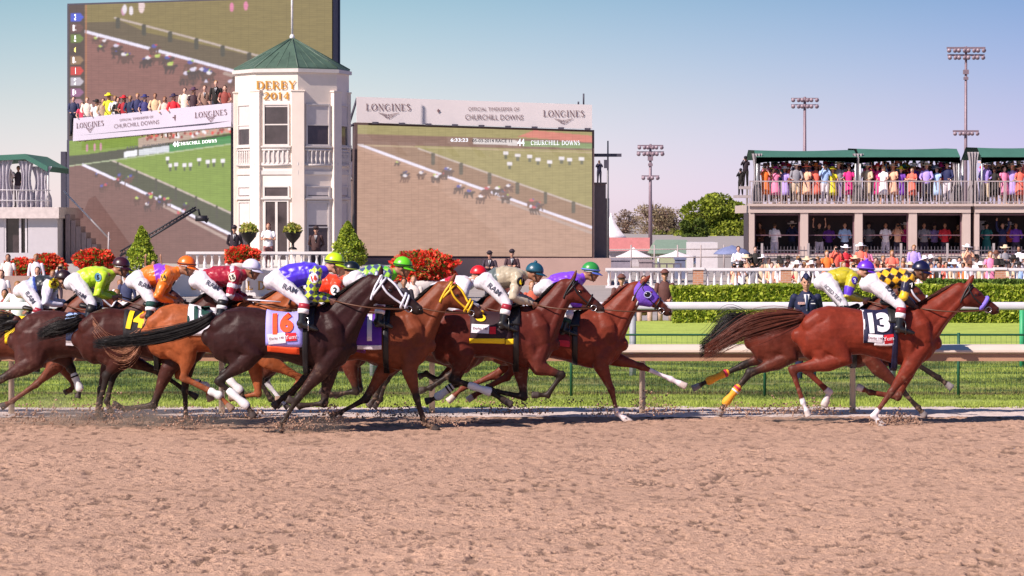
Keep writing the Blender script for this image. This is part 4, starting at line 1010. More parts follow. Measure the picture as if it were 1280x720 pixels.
# white turf rail
D2 = 52.4; root = empty('turf_rail', (0, D2, 0), 'white turf course rail on grey posts in front of the hedge', 'rail'); z1 = P(0, 377.5, D2).z; z0 = P(0, 387.5, D2).z
b = MB(); st = [((-60, D2-.05, (z0+z1)/2), (z1-z0)/2, .05), ((60, D2-.05, (z0+z1)/2), (z1-z0)/2, .05)]; b.loft(st, 12, lat=(0,1,0), flat=(True, True), sq=3.0); b.build('rail_tube', M_WRAIL, root, (0, D2, 0))
for k in range(-9, 9):
    x = P(791+325*k, 430, D2).x
    if abs(x) > 30: continue
    b = MB(); b.tube([(x, D2+.05, -.05), (x, D2+.05, z0+.02)], .055, 10); b.box((x-.03, D2-.06, z0-.02), (x+.03, D2+.06, z0+.01)); b.build('rail_post', mat('grey post paint', (.33,.34,.38), rough=.6, var=.12), root, (0, D2, 0))
x = P(1277.5, 400, 56).x; b = MB(); b.tube([(x,56,-.1),(x,56,P(0,386,56).z)], .045, 10); b.tube([(x,56,P(0,386,56).z),(x,56,P(0,385,56).z+.02)], .055, 10)
o = b.build('marker_pole', mat('bright green pole', (.04,.35,.15), rough=.5), None, (x,56,0)); tag(o, 'short bright green pole in the turf at the right edge of the photo', 'pole')
# ------------------------------------------------------------------ foliage helper
def leaves(name, pts, size, cols, m, parent=None, origin=(0,0,0), seed=1, aspect=1.0, up=None):
    r = np.random.default_rng(seed); n = len(pts); pts = np.array(pts); a = r.normal(0, 1, (n, 3)); a /= np.linalg.norm(a, axis=1)[:, None]
    c = r.normal(0, 1, (n, 3)); c -= a*(c*a).sum(1)[:, None]; c /= np.linalg.norm(c, axis=1)[:, None]; s = size*(.6+.8*r.random(n))[:, None]
    V = np.stack([pts-a*s*.5, pts+c*s*.42*aspect, pts+a*s*.6, pts-c*s*.42*aspect], 1).reshape(-1, 3)-np.array(origin)
    F = np.arange(4*n).reshape(-1, 4); C = np.array(cols); C = np.repeat(C[r.integers(0, len(C), n)]*(r.uniform(.7, 1.35, n))[:, None], 4, 0)
    o = tri_mesh(name, V, F, C, m)
    if parent is not None: o.parent = parent
    else: o.location = origin
    return o
M_LEAF = mat('leaf', (1,1,1), rough=.6, var=0, attr='Col', translucent=.3, spec=.25)
M_BARK = mat('bark', (.10,.065,.045), rough=.9, var=.3, scale=4, bump=.8, bscale=12)
def hedge(name, x0, x1, y, dy, z0, z1, n, size, cols, label, seed):
    r = np.random.default_rng(seed); xc = (x0+x1)/2
    px = r.uniform(x0, x1, n); face = r.random(n); q = np.empty((n, 3)); q[:, 0] = px
    wob = fbm(px*1.6, px*0+seed, 3, seed)-.5
    f = face < .62; q[f, 1] = y+np.abs(r.normal(0, .06, f.sum()))+wob[f]*.15; q[f, 2] = r.uniform(z0, z1, f.sum())+wob[f]*.06
    g = ~f; q[g, 1] = y+dy*r.random(g.sum()); q[g, 2] = z1-np.abs(r.normal(0, .05, g.sum()))+wob[g]*.10
    root = empty(name, (xc, y+dy/2, z0), label, 'hedge')
    leaves('foliage', q, size, cols, M_LEAF, root, (xc, y+dy/2, z0), seed)
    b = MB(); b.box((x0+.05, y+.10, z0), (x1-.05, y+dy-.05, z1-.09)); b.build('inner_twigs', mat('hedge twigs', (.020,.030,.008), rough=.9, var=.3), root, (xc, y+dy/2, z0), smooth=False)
HC = [(.38,.44,.045),(.28,.36,.035),(.15,.22,.025),(.46,.50,.07)]
hedge('boxwood_hedge', P(841,0,80).x, P(1330,0,80).x, 80, 1.2, -.05, P(0,358,80).z, 30000, .095, HC, 'long clipped yellow green hedge behind the white turf rail', 3)
hedge('boxwood_hedge', P(1158,0,100).x, P(1330,0,100).x, 100, 1.0, .1, P(0,350,100).z, 5000, .12, [(.12,.20,.03),(.09,.15,.03),(.16,.24,.04)], 'upper dark green hedge below the balustrade at the right', 4)
# flower bed between the hedges
r = np.random.default_rng(8); n = 1800; q = np.stack([r.uniform(P(1158,0,92).x, P(1330,0,92).x, n), r.uniform(91, 93, n), r.uniform(.5, P(0,357.5,92).z, n)], -1)
o = leaves('flower_bed', q, .10, [(.75,.65,.60),(.8,.55,.5),(.5,.25,.15),(.15,.2,.05)], M_LEAF, None, (0,92,0), 9); o.location = (0,92,0); tag(o, 'strip of pale pink and white bedding flowers between the two hedges', 'flowers', None, 'stuff')
# ------------------------------------------------------------------ balustrade
M_STONE = mat('white painted stone', (.72,.68,.68), rough=.6, var=.05, scale=2); M_BRICKP = None
def brick(name, c1, c2, mortar, sc=1.0):
    m = bpy.data.materials.new(name); m.use_nodes = True; nt = m.node_tree; b_ = nt.nodes['Principled BSDF']; b_.inputs['Roughness'].default_value = .85
    tc = nt.nodes.new('ShaderNodeTexCoord'); mp = nt.nodes.new('ShaderNodeMapping'); mp.inputs['Rotation'].default_value = (math.pi/2, 0, 0); bt = nt.nodes.new('ShaderNodeTexBrick')
    bt.inputs['Color1'].default_value = (*c1, 1); bt.inputs['Color2'].default_value = (*c2, 1); bt.inputs['Mortar'].default_value = (*mortar, 1)
    bt.inputs['Scale'].default_value = 1; bt.inputs['Brick Width'].default_value = .22*sc; bt.inputs['Row Height'].default_value = .075*sc; bt.inputs['Mortar Size'].default_value = .010*sc
    nt.links.new(tc.outputs['Object'], mp.inputs[0]); nt.links.new(mp.outputs[0], bt.inputs['Vector']); nt.links.new(bt.outputs['Color'], b_.inputs['Base Color']); return m
M_BRICK = brick('orange brick', (.50,.24,.13), (.42,.18,.10), (.45,.33,.26))
def balustrade(name, x0, x1, D, z0, z1, step, label, piers=(), bulge=.05, m=M_STONE, pw=.35):
    root = empty(name, ((x0+x1)/2, D, z0), label, 'balustrade'); O = root.location.copy(); hh = z1-z0
    b = MB(); b.box((x0, D-.11, z1-hh*.13), (x1, D+.11, z1)); b.box((x0, D-.09, z1-hh*.17), (x1, D+.09, z1-hh*.13-.002)); b.build('handrail', m, root, O, smooth=False)
    b = MB(); b.box((x0, D-.10, z0), (x1, D+.10, z0+hh*.12)); b.build('plinth', m, root, O, smooth=False)
    n = int((x1-x0)/step); base = z0+hh*.12; tp = z1-hh*.17; L = tp-base; proto = None; cnt = 0; rest = MB()
    for i in range(n):
        x = x0+(i+.5)*(x1-x0)/n
        if any(abs(x-p) < pw/2+bulge for p in piers): continue
        prof = [(bulge*1.1,0),(bulge*1.1,L*.06),(bulge*.7,L*.1),(bulge*1.15,L*.28),(bulge*.95,L*.42),(bulge*.55,L*.62),(bulge*.6,L*.8),(bulge*.9,L*.84),(bulge*1.05,L*.94),(bulge*1.05,L)]
        if cnt < 99:
            if proto is None:
                bb = MB(); bb.lathe((O.x, D, base), prof, 10); o = bb.build('baluster', m, root, O); proto = o.data
            else: o = bpy.data.objects.new('baluster', proto); link(o, root)
            o.location = (x-O.x, 0, 0); 
            if cnt == 0: pass
        cnt += 1
    for p in piers:
        b = MB(); b.box((p-pw/2, D-.16, z0), (p+pw/2, D+.16, z1-.06)); b.build('brick_pier', M_BRICK, root, O, smooth=False)
        b = MB(); b.box((p-pw/2-.04, D-.2, z1-.058), (p+pw/2+.04, D+.2, z1+.02)); b.build('pier_cap', m, root, O, smooth=False)
    return root
DB = 108; zt = P(0,335,DB).z; zb = P(0,360,DB).z
balustrade('white_balustrade', P(757,0,DB).x, P(1330,0,DB).x, DB, zb, zt, .235, 'long white balustrade with brick piers behind the hedge on the right', [P(873,0,DB).x, P(983,0,DB).x, P(1251,0,DB).x], .052, pw=.34)
DT = 112; zt2 = P(0,314.5,DT).z; zb2 = P(0,338,DT).z
balustrade('white_balustrade', P(232,0,DT).x, P(447,0,DT).x, DT, zb2, zt2, .26, 'white balustrade of the terrace in front of the octagonal tower', (), .06)
b = MB(); b.box((P(150,0,DT).x, DT-.15, -.1), (P(447,0,DT).x, DT+.15, zb2)); b.box((P(150,0,DT).x, DT-.2, zb2-.1), (P(447,0,DT).x, DT+.2, zb2-.003)); w_ = b.build('terrace_wall', M_STONE, None, (-8.5, DT, 0), smooth=False); tag(w_, 'white terrace wall bearing gold letters below the balustrade', 'wall')
GOLD = mat('gold letters', (.50,.24,.03), rough=.45, metal=.2, var=.05)
place_text('gold_lettering', serif2d('CHURCHILL DOWNS', .2, .11), P(305,357,DT-.22), (1,0,0), (0,0,1), .34, GOLD, w_, (-8.5, DT, 0), w=3.75)
b = MB(); b.box((P(-60,0,DT).x, DT+.3, -.1), (P(450,0,DT).x, 118, zb2-.05)); b.box((-24, 118, -.1), (-4, 135, zb2-.04)); o = b.build('terrace', mat('terrace paving', (.4,.37,.34), rough=.9), None, smooth=False); tag(o, kind='structure')
# ------------------------------------------------------------------ tower
DW = 125.0; k = DW/FPX
def T(px, py, D=DW): return P(px, py, D)
cx = T(360, 0).x; zf = zb2-.04; Rw = (T(432,0).x-T(287,0).x)/2/math.cos(R(11.0)); CY = DW+Rw
M_TW = mat('tower cream paint', (.80,.69,.60), rough=.6, var=.05, scale=1.5); M_TRIM = mat('tower trim', (.62,.56,.53), rough=.6, var=.05)
M_ROOFG = mat('green copper roof', (.065,.112,.080), rough=.55, var=.2, scale=2.5); M_GLASSD = mat('dark window glass', (.05,.035,.04), rough=.12, var=.5, scale=1.2, spec=.7)
M_BLIND = mat('window blind', (.62,.55,.53), rough=.8, var=.06)
root = empty('octagonal_tower', (cx, CY, zf), 'cream octagonal tower with a green pyramid roof and gold DERBY 2014 letters', 'tower'); OT = root.location.copy()
PH = R(-90-13.0)         # direction of the face that carries the letters
def octo(r_, z, ph=0.0): return [Vector((cx+r_*math.cos(PH+R(22.5)+i*math.pi/4), CY+r_*math.sin(PH+R(22.5)+i*math.pi/4), z)) for i in range(8)]
zE = T(0, 90).z
b = MB(); A_ = octo(Rw*.985, zf); B_ = octo(Rw*.985, zE); b.add(A_+B_, [(i, (i+1) % 8, 8+(i+1) % 8, 8+i) for i in range(8)]+[tuple(range(7,-1,-1)), tuple(range(8,16))]); b.build('wall', M_TW, root, OT, smooth=False)
def oring(r0, za, zb_, m, nm):
    b = MB(); A_ = octo(r0, za); B_ = octo(r0, zb_); b.add(A_+B_, [(i, (i+1) % 8, 8+(i+1) % 8, 8+i) for i in range(8)]+[tuple(range(7,-1,-1)), tuple(range(8,16))]); return b.build(nm, m, root, OT, smooth=False)
oring(Rw*1.035, zE, zE+.14, M_TRIM, 'cornice'); oring(Rw*1.01, T(0,218).z, T(0,213).z, M_TRIM, 'belt_course'); oring(Rw*1.012, T(0,206.5).z, T(0,203).z, M_TRIM, 'belt_course'); oring(Rw*1.008, zf, zf+.25, M_TRIM, 'base_course')
ap = Vector((cx, CY, T(0,43).z)); ev = octo(Rw*1.0, zE+.142); ev2 = octo(Rw*1.0, zE+.20)
b = MB(); b.add(ev+ev2+[ap], [(i, (i+1) % 8, 8+(i+1) % 8, 8+i) for i in range(8)]+[(8+i, 8+(i+1) % 8, 16) for i in range(8)]+[tuple(range(7,-1,-1))]); rf = b.build('roof', M_ROOFG, root, OT, smooth=False)
for i in range(8):
    b = MB(); b.tube([ev2[i], ap], .035, 6)
    for t in (.25,.5,.75):
        q = ev2[i].lerp(ev2[(i+1) % 8], t); tt = 1-abs(t-.5)*.9; b.tube([q, q.lerp(ap, 1-abs(t-.5)*2+.0 if t != .5 else .97)], .018, 5)
    b.build('standing_seam', M_ROOFG, rf, OT)
b = MB(); b.ell(ap+Vector((0,0,.03)), .10,.10,.12); b.tube([ap, ap+Vector((0,0,3.2))], .045, 8); b.build('flagpole', mat('white pole', (.75,.72,.72), rough=.4), root, OT)
zz = lambda y: T(0, y).z
for i in range(8):      # corner pilasters
    p = octo(Rw*.985, zf)[i]; d = (p-Vector((cx,CY,zf))).normalized(); lt = Vector((-d.y, d.x, 0)); b = MB(); w2 = .24
    M = Matrix((lt, d, Vector((0,0,1)))).transposed(); b.obox(p-d*.10+Vector((0,0,(zz(114)-zf)/2)), w2*2, .30, zz(114)-zf, M); b.obox(p-d*.10+Vector((0,0,zz(114)+.028-zf)), w2*2+.08, .36, .05, M); b.build('pilaster', M_TW, root, OT, smooth=False)
def face(i):
    """frame of face i: centre point on the wall, right and outward vectors"""
    a = PH+i*math.pi/4; d = Vector((math.cos(a), math.sin(a), 0)); ap_ = Rw*.985*math.cos(R(22.5)); return Vector((cx, CY, 0))+d*ap_, Vector((-d.y, d.x, 0)), d
def fwin(i, u0, u1, z0, z1, bar=True, blind=0.0, door=False, nm='window'):
    c_, rt, d = face(i); M = Matrix((rt, d, Vector((0,0,1)))).transposed()
    def bx(ua, ub, za, zb_, o0, o1, b): b.obox(c_+rt*((ua+ub)/2)+d*((o0+o1)/2)+Vector((0,0,(za+zb_)/2)), ub-ua, o1-o0, zb_-za, M)
    b = MB(); t = .06; bx(u0-t,u0,z0-t,z1+t,0,.07,b); bx(u1,u1+t,z0-t,z1+t,0,.07,b); bx(u0,u1,z1,z1+t,0,.068,b); bx(u0,u1,z0-t,z0,0,.068,b)
    if bar: bx(u0,u1,(z0+z1)/2-.025,(z0+z1)/2+.025,.0,.055,b)
    if door: bx((u0+u1)/2-.05,(u0+u1)/2+.05,z0,z1,0,.055,b)
    fr = b.build(nm, M_TRIM, root, OT, smooth=False); b = MB(); bx(u0,u1,z0,z1,.0,.02,b); b.build('pane', M_GLASSD, fr, OT, smooth=False)
    if blind > 0: b = MB(); bx(u0+.01,u1-.01,z1-(z1-z0)*blind,z1-.002,.0205,.03,b); b.build('blind', M_BLIND, fr, OT, smooth=False)
    b = MB(); bx(u0-.14,u1+.14,z0-t-.07,z0-t-.002,0,.12,b); b.build('sill', M_TRIM, fr, OT, smooth=False)
zz = lambda y: T(0, y).z
for i, (bl_up, bl_lo) in zip((0,1,-1,2,-2,3,-3,4), ((.05,.35),(.52,.5),(.6,.6),(.5,.5),(.5,.5),(0,0),(0,0),(0,0))):
    fwin(i, -.47, .47, zz(180), zz(131), True, bl_up)
    fwin(i, -.47, .47, zz(245), zz(234), False, .0 if i == 0 else .9)
    if i == 0: fwin(i, -.44, .44, zf+.05, zz(252), False, .0, True, 'door')
    else: fwin(i, -.44, .44, zf+.55, zz(253), True, .45)
    c_, rt, d = face(i); M = Matrix((rt, d, Vector((0,0,1)))).transposed(); fb = MB()   # blind balustrade panel
    fb.obox(c_+d*.05+Vector((0,0,zz(187))), 1.15, .10, .08, M); fb.obox(c_+d*.05+Vector((0,0,zz(206)-.0)), 1.15, .10, .08, M)
    for j in range(6):
        u = -.48+j*.192; fb.lathe(c_+rt*u+d*.06+Vector((0,0,zz(205))), [(.045,0),(.03,.05),(.055,.18),(.03,.35),(.045,.42),(.045,zz(188)-zz(205))], 8)
    fb.build('balustrade_panel', M_TRIM, root, OT)
    if i in (0, 1, -1): 
        cz = MB(); cz.obox(c_+d*.02+Vector((0,0,(zz(196)))), 1.1, .03, .5, M); cz.build('recess', mat('recess paint', (.55,.49,.47)), root, OT, smooth=False)
c_, rt, d = face(0)
place_text('gold_lettering', serif2d('DERBY', .2, .11), c_+d*.05+Vector((0,0,zz(106))), rt, (0,0,1), .36, GOLD, root, OT, w=1.62)
place_text('gold_lettering', serif2d('2014', .2, .11), c_+d*.05+Vector((0,0,zz(119.5))), rt, (0,0,1), .30, GOLD, root, OT, w=1.05)
# ------------------------------------------------------------------ video screens
def canvas(w, h, bg): 
    a = np.zeros((h, w, 3)); a[:] = lin(bg); return a
def c_poly(a, pts, col, alpha=1.0):
    h, w, _ = a.shape; Y, X = np.mgrid[0:h, 0:w]; X = (X+.5)/w; Y = (Y+.5)/h; ins = np.zeros((h, w), bool); n = len(pts); j = n-1
    for i in range(n):
        xi, yi = pts[i]; xj, yj = pts[j]; cnd = ((yi > Y) != (yj > Y)) & (X < (xj-xi)*(Y-yi)/(yj-yi+1e-12)+xi); ins ^= cnd; j = i
    c = np.array(lin(col)); a[ins] = a[ins]*(1-alpha)+c*alpha
def c_line(a, p, q, wd, col, alpha=1.0):
    h, w, _ = a.shape; Y, X = np.mgrid[0:h, 0:w]; X = (X+.5)/w; Y = (Y+.5)/h; dx, dy = q[0]-p[0], q[1]-p[1]
    t = np.clip(((X-p[0])*dx+(Y-p[1])*dy)/(dx*dx+dy*dy), 0, 1); d = np.hypot(X-p[0]-t*dx, (Y-p[1]-t*dy)); m = d < wd
    a[m] = a[m]*(1-alpha)+np.array(lin(col))*alpha
def c_blob(a, x, y, rx, ry, col, alpha=1.0):
    h, w, _ = a.shape; Y, X = np.mgrid[0:h, 0:w]; X = (X+.5)/w; Y = (Y+.5)/h; m = ((X-x)/rx)**2+((Y-y)/ry)**2 < 1
    a[m] = a[m]*(1-alpha)+np.array(lin(col))*alpha
def little_horses(a, x, y, s, n, rs, tint):
    for i in range(n):
        xx = x+rs.uniform(-1, 1)*s*1.6; yy = y+rs.uniform(-1, 1)*s*.9; d = rs.choice(['#3a2428','#50302c','#2a1c22','#5c3a34'])
        c_blob(a, xx, yy, s*.42, s*.28, d); c_blob(a, xx+s*.42, yy-s*.2, s*.16, s*.17, d)
        for k_ in (-.3,-.12,.15,.32): c_line(a, (xx+s*k_, yy+s*.1), (xx+s*(k_+rs.uniform(-.2,.2)), yy+s*.75), s*.06, d)
        c_blob(a, xx+s*.02, yy-s*.42, s*.2, s*.22, rs.choice(tint)); c_blob(a, xx+s*.18, yy-s*.6, s*.10, s*.11, rs.choice(['#e8e4f0','#3a3a80','#a0c040','#c03040']))
def screen_mesh(name, a, c00, c10, c01, c11, parent, org, em, mix=.14):
    """video picture: c00 top-left, c10 top-right, c01 bottom-left, c11 bottom-right"""
    for _ in range(2): p_ = np.pad(a, ((1,1),(1,1),(0,0)), 'edge'); a = (p_[:-2,1:-1]+p_[2:,1:-1]+p_[1:-1,:-2]+p_[1:-1,2:]+2*a)/6
    h, w, _ = a.shape; yy_, xx_ = np.mgrid[0:h, 0:w]; a = a*(1-mix)+np.array([.42,.33,.28])*mix; a = a*(.88+.24*fbm(xx_*.08, yy_*.35, 3, 91))[..., None]*np.where((yy_ % 3 == 0) | (xx_ % 12 == 0), .90, 1.03)[..., None]
    u = np.linspace(0, 1, w+1); v = np.linspace(0, 1, h+1); U, V_ = np.meshgrid(u, v); c00, c10, c01, c11 = [np.array(c) for c in (c00, c10, c01, c11)]
    Q = (1-U)[..., None]*(1-V_)[..., None]*c00+U[..., None]*(1-V_)[..., None]*c10+(1-U)[..., None]*V_[..., None]*c01+U[..., None]*V_[..., None]*c11
    Q = Q.reshape(-1, 3)-np.array(org); I = np.arange((w+1)*(h+1)).reshape(h+1, w+1); F = np.stack([I[:-1,:-1], I[1:,:-1], I[1:,1:], I[:-1,1:]], -1).reshape(-1, 4)
    me = bpy.data.meshes.new(name); me.vertices.add(len(Q)); me.vertices.foreach_set('co', Q.astype(np.float32).ravel()); me.loops.add(F.size); me.loops.foreach_set('vertex_index', F.astype(np.int32).ravel())
    me.polygons.add(len(F)); me.polygons.foreach_set('loop_start', np.arange(0, F.size, 4, dtype=np.int32)); me.update(calc_edges=True)
    ca = me.color_attributes.new('Col', 'FLOAT_COLOR', 'CORNER'); c = np.repeat(a.reshape(-1, 3), 4, 0); ca.data.foreach_set('color', np.hstack([c, np.ones((len(c), 1))]).astype(np.float32).ravel())
    m = mat('led picture %.2f' % em, (1,1,1), rough=.6, var=.04, scale=40, attr='Col', spec=.1); bs = m.node_tree.nodes['Principled BSDF']
    at = m.node_tree.nodes.get('Attribute') or [n for n in m.node_tree.nodes if n.type == 'ATTRIBUTE'][0]
    for l in list(bs.inputs['Base Color'].links): m.node_tree.links.remove(l)
    bs.inputs['Base Color'].default_value = (.03,.03,.032,1); m.node_tree.links.new(at.outputs['Color'], bs.inputs['Emission Color']); bs.inputs['Emission Strength'].default_value = em
    me.materials.append(m); o = bpy.data.objects.new(name, me); link(o, parent); return o
def race_picture(w, h, dirt, grass, darkg, seed, topband=True, far=False):
    rs = random.Random(seed); a = canvas(w, h, dirt)
    n = fbm(np.mgrid[0:h, 0:w][1]*.12, np.mgrid[0:h, 0:w][0]*.5, 3, seed); a *= (.9+.2*n)[..., None]
    if far: rail = lambda t: .30+.62*t
    rl = (lambda x: .145+.62*x) if not far else (lambda x: .15+.505*x)
    c_poly(a, [(0,0),(1,0),(1,rl(1)-.01),(0,rl(0)-.01)], darkg)
    g0 = .18 if not far else .10
    c_poly(a, [(.18,.10),(1,.10),(1,rl(1)-.16),(.30,.20)], grass); c_poly(a, [(0,0),(1,0),(1,.12),(0,.12)], grass)
    if far: c_poly(a, [(0.0,0),(1,0),(1,rl(1)-.13),(.18,.10),(.06,.08)], grass); 
    fy = (lambda x: .17+(x-.26)*.60) if not far else (lambda x: rl(x)-.145)
    c_line(a, (.26 if not far else .18,fy(.26 if not far else .18)), (1,fy(1)), .006, '#b8a8a0')
    for i in range(6): t = .32+i*.12 if not far else .19+i*.10; c_line(a, (t, fy(t)), (t, fy(t)+(.08 if not far else .06)), .008, '#2c3428')
    c_line(a, (0,rl(0)), (1,rl(1)), .009, '#e6e0f4'); c_line(a, (.6,rl(.6)+.03), (1,rl(1)+.045), .010, '#a89088')
    tint = ['#d8d0e8','#4048a0','#c04858','#b8c860','#e8e0e8','#303858']
    for (x, y, s, n_) in ([(.17,.28,.028,1),(.26,.36,.045,4),(.35,.37,.045,4),(.47,.52,.050,3),(.56,.51,.050,4),(.63,.50,.045,2),(.72,.61,.05,3)] if not far else [(.14,.27,.035,3),(.26,.34,.05,5),(.34,.36,.05,5),(.43,.47,.055,5),(.52,.48,.055,5),(.60,.54,.05,5)]):
        little_horses(a, x, y, s, n_, rs, tint)
    for i in range(9 if not far else 0):
        x = .63+(i*.137) % .36; y = .185+rs.random()*.09; c_poly(a, [(x-.006,y),(x+.006,y),(x+.006,y+.045),(x-.006,y+.045)], '#34462a'); c_poly(a, [(x-.011,y-.012),(x+.011,y-.012),(x+.011,y+.014),(x-.011,y+.014)], '#e4dee4')
    return a, rs
# left pair of screens ------------------------------------------------
DL, DR = 141.0, 129.0      # depth of the lower left screen's plane at its two ends
def PLn(px, py):           # point on that slanting plane
    xl, xr = (88-640)/FPX*DL, (285-640)/FPX*DR; a_ = (px-640)/FPX; t = (a_*DL-xl)/((xr-xl)-a_*(DR-DL)); return P(px, py, DL+(DR-DL)*t)
tl, tr, bl, br_ = PLn(87,176), PLn(289,157), PLn(87,330), PLn(289,335)
root = empty('lower_video_board', (bl+br_)/2, 'lower left giant video board under the white banner, showing the race and green grass', 'video screen'); OS = root.location.copy()
nrm = (tr-tl).cross(bl-tl).normalized(); nrm = nrm if nrm.y < 0 else -nrm
a, rs = race_picture(300, 230, '#6a4440', '#6f8c20', '#2c3a20', 5)
c_poly(a, [(.0,.13),(1,.055),(1,.125),(0,.20)], '#22301c'); c_line(a, (0,.205), (1,.13), .004, '#a8b490')
c_poly(a, [(.36,.125),(.445,.118),(.445,.162),(.36,.169)], '#e4e4ea'); c_poly(a, [(.455,.117),(.64,.103),(.64,.15),(.455,.163)], '#c8ccd4'); c_poly(a, [(.64,.098),(1,.07),(1,.125),(.64,.152)], '#188038')
c_poly(a, [(.45,.03),(1,-.02),(1,.05),(.45,.10)], '#b09a8c')
for i in range(60): c_blob(a, .5+rs.random()*.5, .02+rs.random()*.03, .008, .012, rs.choice(['#d84840','#e8e4e8','#c89080','#904040']))
for k_ in (.12,.17,.21): c_blob(a, k_, .07, .008, .03, '#c888a0')
screen_mesh('screen_image', a, tl+nrm*.02, tr+nrm*.02, bl+nrm*.02, br_+nrm*.02, root, OS, .95)
def plate(name, q, th, m, par, O): 
    b = MB(); q = [Vector(p) for p in q]; nn = (q[1]-q[0]).cross(q[3]-q[0]).normalized(); nn = nn if nn.y > 0 else -nn
    b.add(q+[p+nn*th for p in q], [(0,1,2,3),(7,6,5,4),(0,4,5,1),(1,5,6,2),(2,6,7,3),(3,7,4,0)]); return b.build(name, m, par, O, smooth=False)
M_FRM = mat('dark screen frame', (.055,.05,.075), rough=.6, var=.1)
plate('cabinet', [PLn(83.5,175),PLn(289,155),PLn(289,338),PLn(83.5,336)], .8, M_FRM, root, OS)
wd = (tr-tl).normalized(); upz = Vector((0,0,1))
def scr_text(txt, px, py, hpx, wpx, m, nm='screen_lettering', bold=.03, ser=False):
    c = PLn(px, py); hh = hpx/FPX*c.y; ww = (PLn(px+wpx/2,py)-PLn(px-wpx/2,py)).length
    place_text(nm, serif2d(txt) if ser else text2d(txt, bold), c+nrm*.05, wd, upz, hh, m, root, OS, w=ww)
M_SW = mat('lit white lettering', (.85,.85,.88), emit=.8, var=0); M_SK = mat('lit dark lettering', (.10,.10,.12), var=0)
scr_text('6:33:23', 166.5, 184, 3.2, 14, M_SK); scr_text('05-03-2014 RACE 11', 196, 181.3, 3.2, 33, M_SK); scr_text('CHURCHILL DOWNS', 248, 178, 4.2, 48, M_SW, ser=True); scr_text('44', 221, 180, 7, 7, M_SW)
# banner box over it
root2 = empty('sponsor_banner', PLn(188,150), 'left white banner box with watch maker lettering, spectators leaning over it', 'banner'); OB = root2.location.copy()
M_BAN = mat('pale banner', (.52,.47,.56), rough=.6, var=.03, scale=1)
fo = Vector((0,0,0))
def PB(px, py): return P(px, py, PLn(px, py).y-1.1)
plate('panel', [PB(92,148),PB(289,128.5),PB(289,158),PB(91,176.5)], 1.0, M_BAN, root2, OB)
M_LTR = mat('grey brown lettering', (.16,.09,.10), rough=.7, var=0)
def ban_text(txt, px, py, hpx, wpx, ser=True, bold=0.0):
    c = PB(px, py); place_text('lettering', serif2d(txt, .13, .06) if ser else text2d(txt, bold), c+fo+nrm*.03, wd, Vector((0,0,1)), hpx/FPX*c.y, M_LTR, root2, OB, w=(PB(px+wpx/2,py)-PB(px-wpx/2,py)).length)
ban_text('LONGINES', 113, 155.5, 7, 34); ban_text('LONGINES', 264, 142, 7.5, 40); ban_text('OFFICIAL TIMEKEEPER OF', 171, 148, 2.8, 42, False); ban_text('CHURCHILL DOWNS', 171, 155, 5, 56, False, -.01)
def wing_logo(c, s, rt, nr, par, O, m):
    b = MB(); up = Vector((0,0,1))
    for sd in (-1, 1):
        for i_, (l, z) in enumerate(((1.0,.16),(.72,.0),(.45,-.16))):
            p0 = c+rt*sd*.12*s+up*z*s; p1 = c+rt*sd*l*s+up*(z+.18)*s; b.add([p0+up*.03*s, p0-up*.03*s, p1-up*.02*s, p1+up*.03*s], [(0,1,2,3)] if sd > 0 else [(3,2,1,0)])
    b.add([c+rt*-.09*s+up*.2*s, c+rt*.09*s+up*.2*s, c, c+rt*.09*s-up*.2*s, c-rt*.09*s-up*.2*s], [(0,2,1),(4,3,2)]); b.build('winged_emblem', m, par, O, smooth=False)
wing_logo(PB(113,163)+fo+nrm*.03, .42, wd, nrm, root2, OB, M_LTR); wing_logo(PB(264,149.5)+fo+nrm*.03, .45, wd, nrm, root2, OB, M_LTR)
b = MB(); q_ = PB(219.5,147)+fo+nrm*.03; b.obox(q_, .05, .02, .22); b.obox(q_, .2, .018, .06); b.build('clock_mark', M_LTR, root2, OB, smooth=False)
# upper board
DU = 156.0; root = empty('upper_video_board', P(250,140,DU), 'tall upper left video board behind the tower, with coloured number tiles down its left edge', 'video screen'); OU = root.location.copy()
c00, c10, c01, c11 = P(86,6.5,DU), P(415,-4,DU-3), P(86,190,DU), P(415,190,DU-3)
a, rs = race_picture(420, 250, '#80504a', '#7a6c34', '#54482e', 9, far=True)
c_blob(a, .28,.02,.012,.05,'#e0c8c8')
for i in range(5): c_blob(a, .2+rs.random()*.7, .03+rs.random()*.08, .008, .03, rs.choice(['#d878a0','#e0d8e0','#c890b0']))
c_poly(a, [(0,.0),(.062,.0),(.062,1),(0,1)], '#33201e'); c_line(a, (.066,0), (.066,1), .002, '#a8683c')
tiles = [('3','#1848c8'),('13','#5c3434'),('5','#5a7820'),('6','#2a1a12'),('15','#8a6a48'),('1','#d02420'),('2','#b8b0bc'),('10','#8a5080'),('','#a87888')]
for i, (t_, c_) in enumerate(tiles):
    y = (22+i*13.4-6.5)/184; c_poly(a, [(.006,y-.028),(.044,y-.028),(.058,y),(.044,y+.028),(.006,y+.028)], c_)
screen_mesh('screen_image', a, c00, c10, c01, c11, root, OU, .85)
for i, (t_, c_) in enumerate(tiles):
    if t_: place_text('tile_number', text2d(t_, .05), P(95, 21.5+i*13.4, DU-.08), (1,0,0), (0,0,1), .30, mat('lit yellow', (.9,.75,.2), emit=.6, var=0) if t_ == '6' else M_SW, root, OU)
plate('cabinet', [P(84,4.5,DU+.05),P(416.5,-6,DU-2.95),P(416.5,200,DU-2.95),P(84,200,DU+.05)], 1.0, M_FRM, root, OU)
for px in (418, 423): b = MB(); b.tube([P(px,-30,DU-2), P(px,330,DU-2)], .09, 6); b.build('truss_chord', mat('dark truss steel', (.05,.055,.08), rough=.5, metal=.4), root, OU)
b = MB()
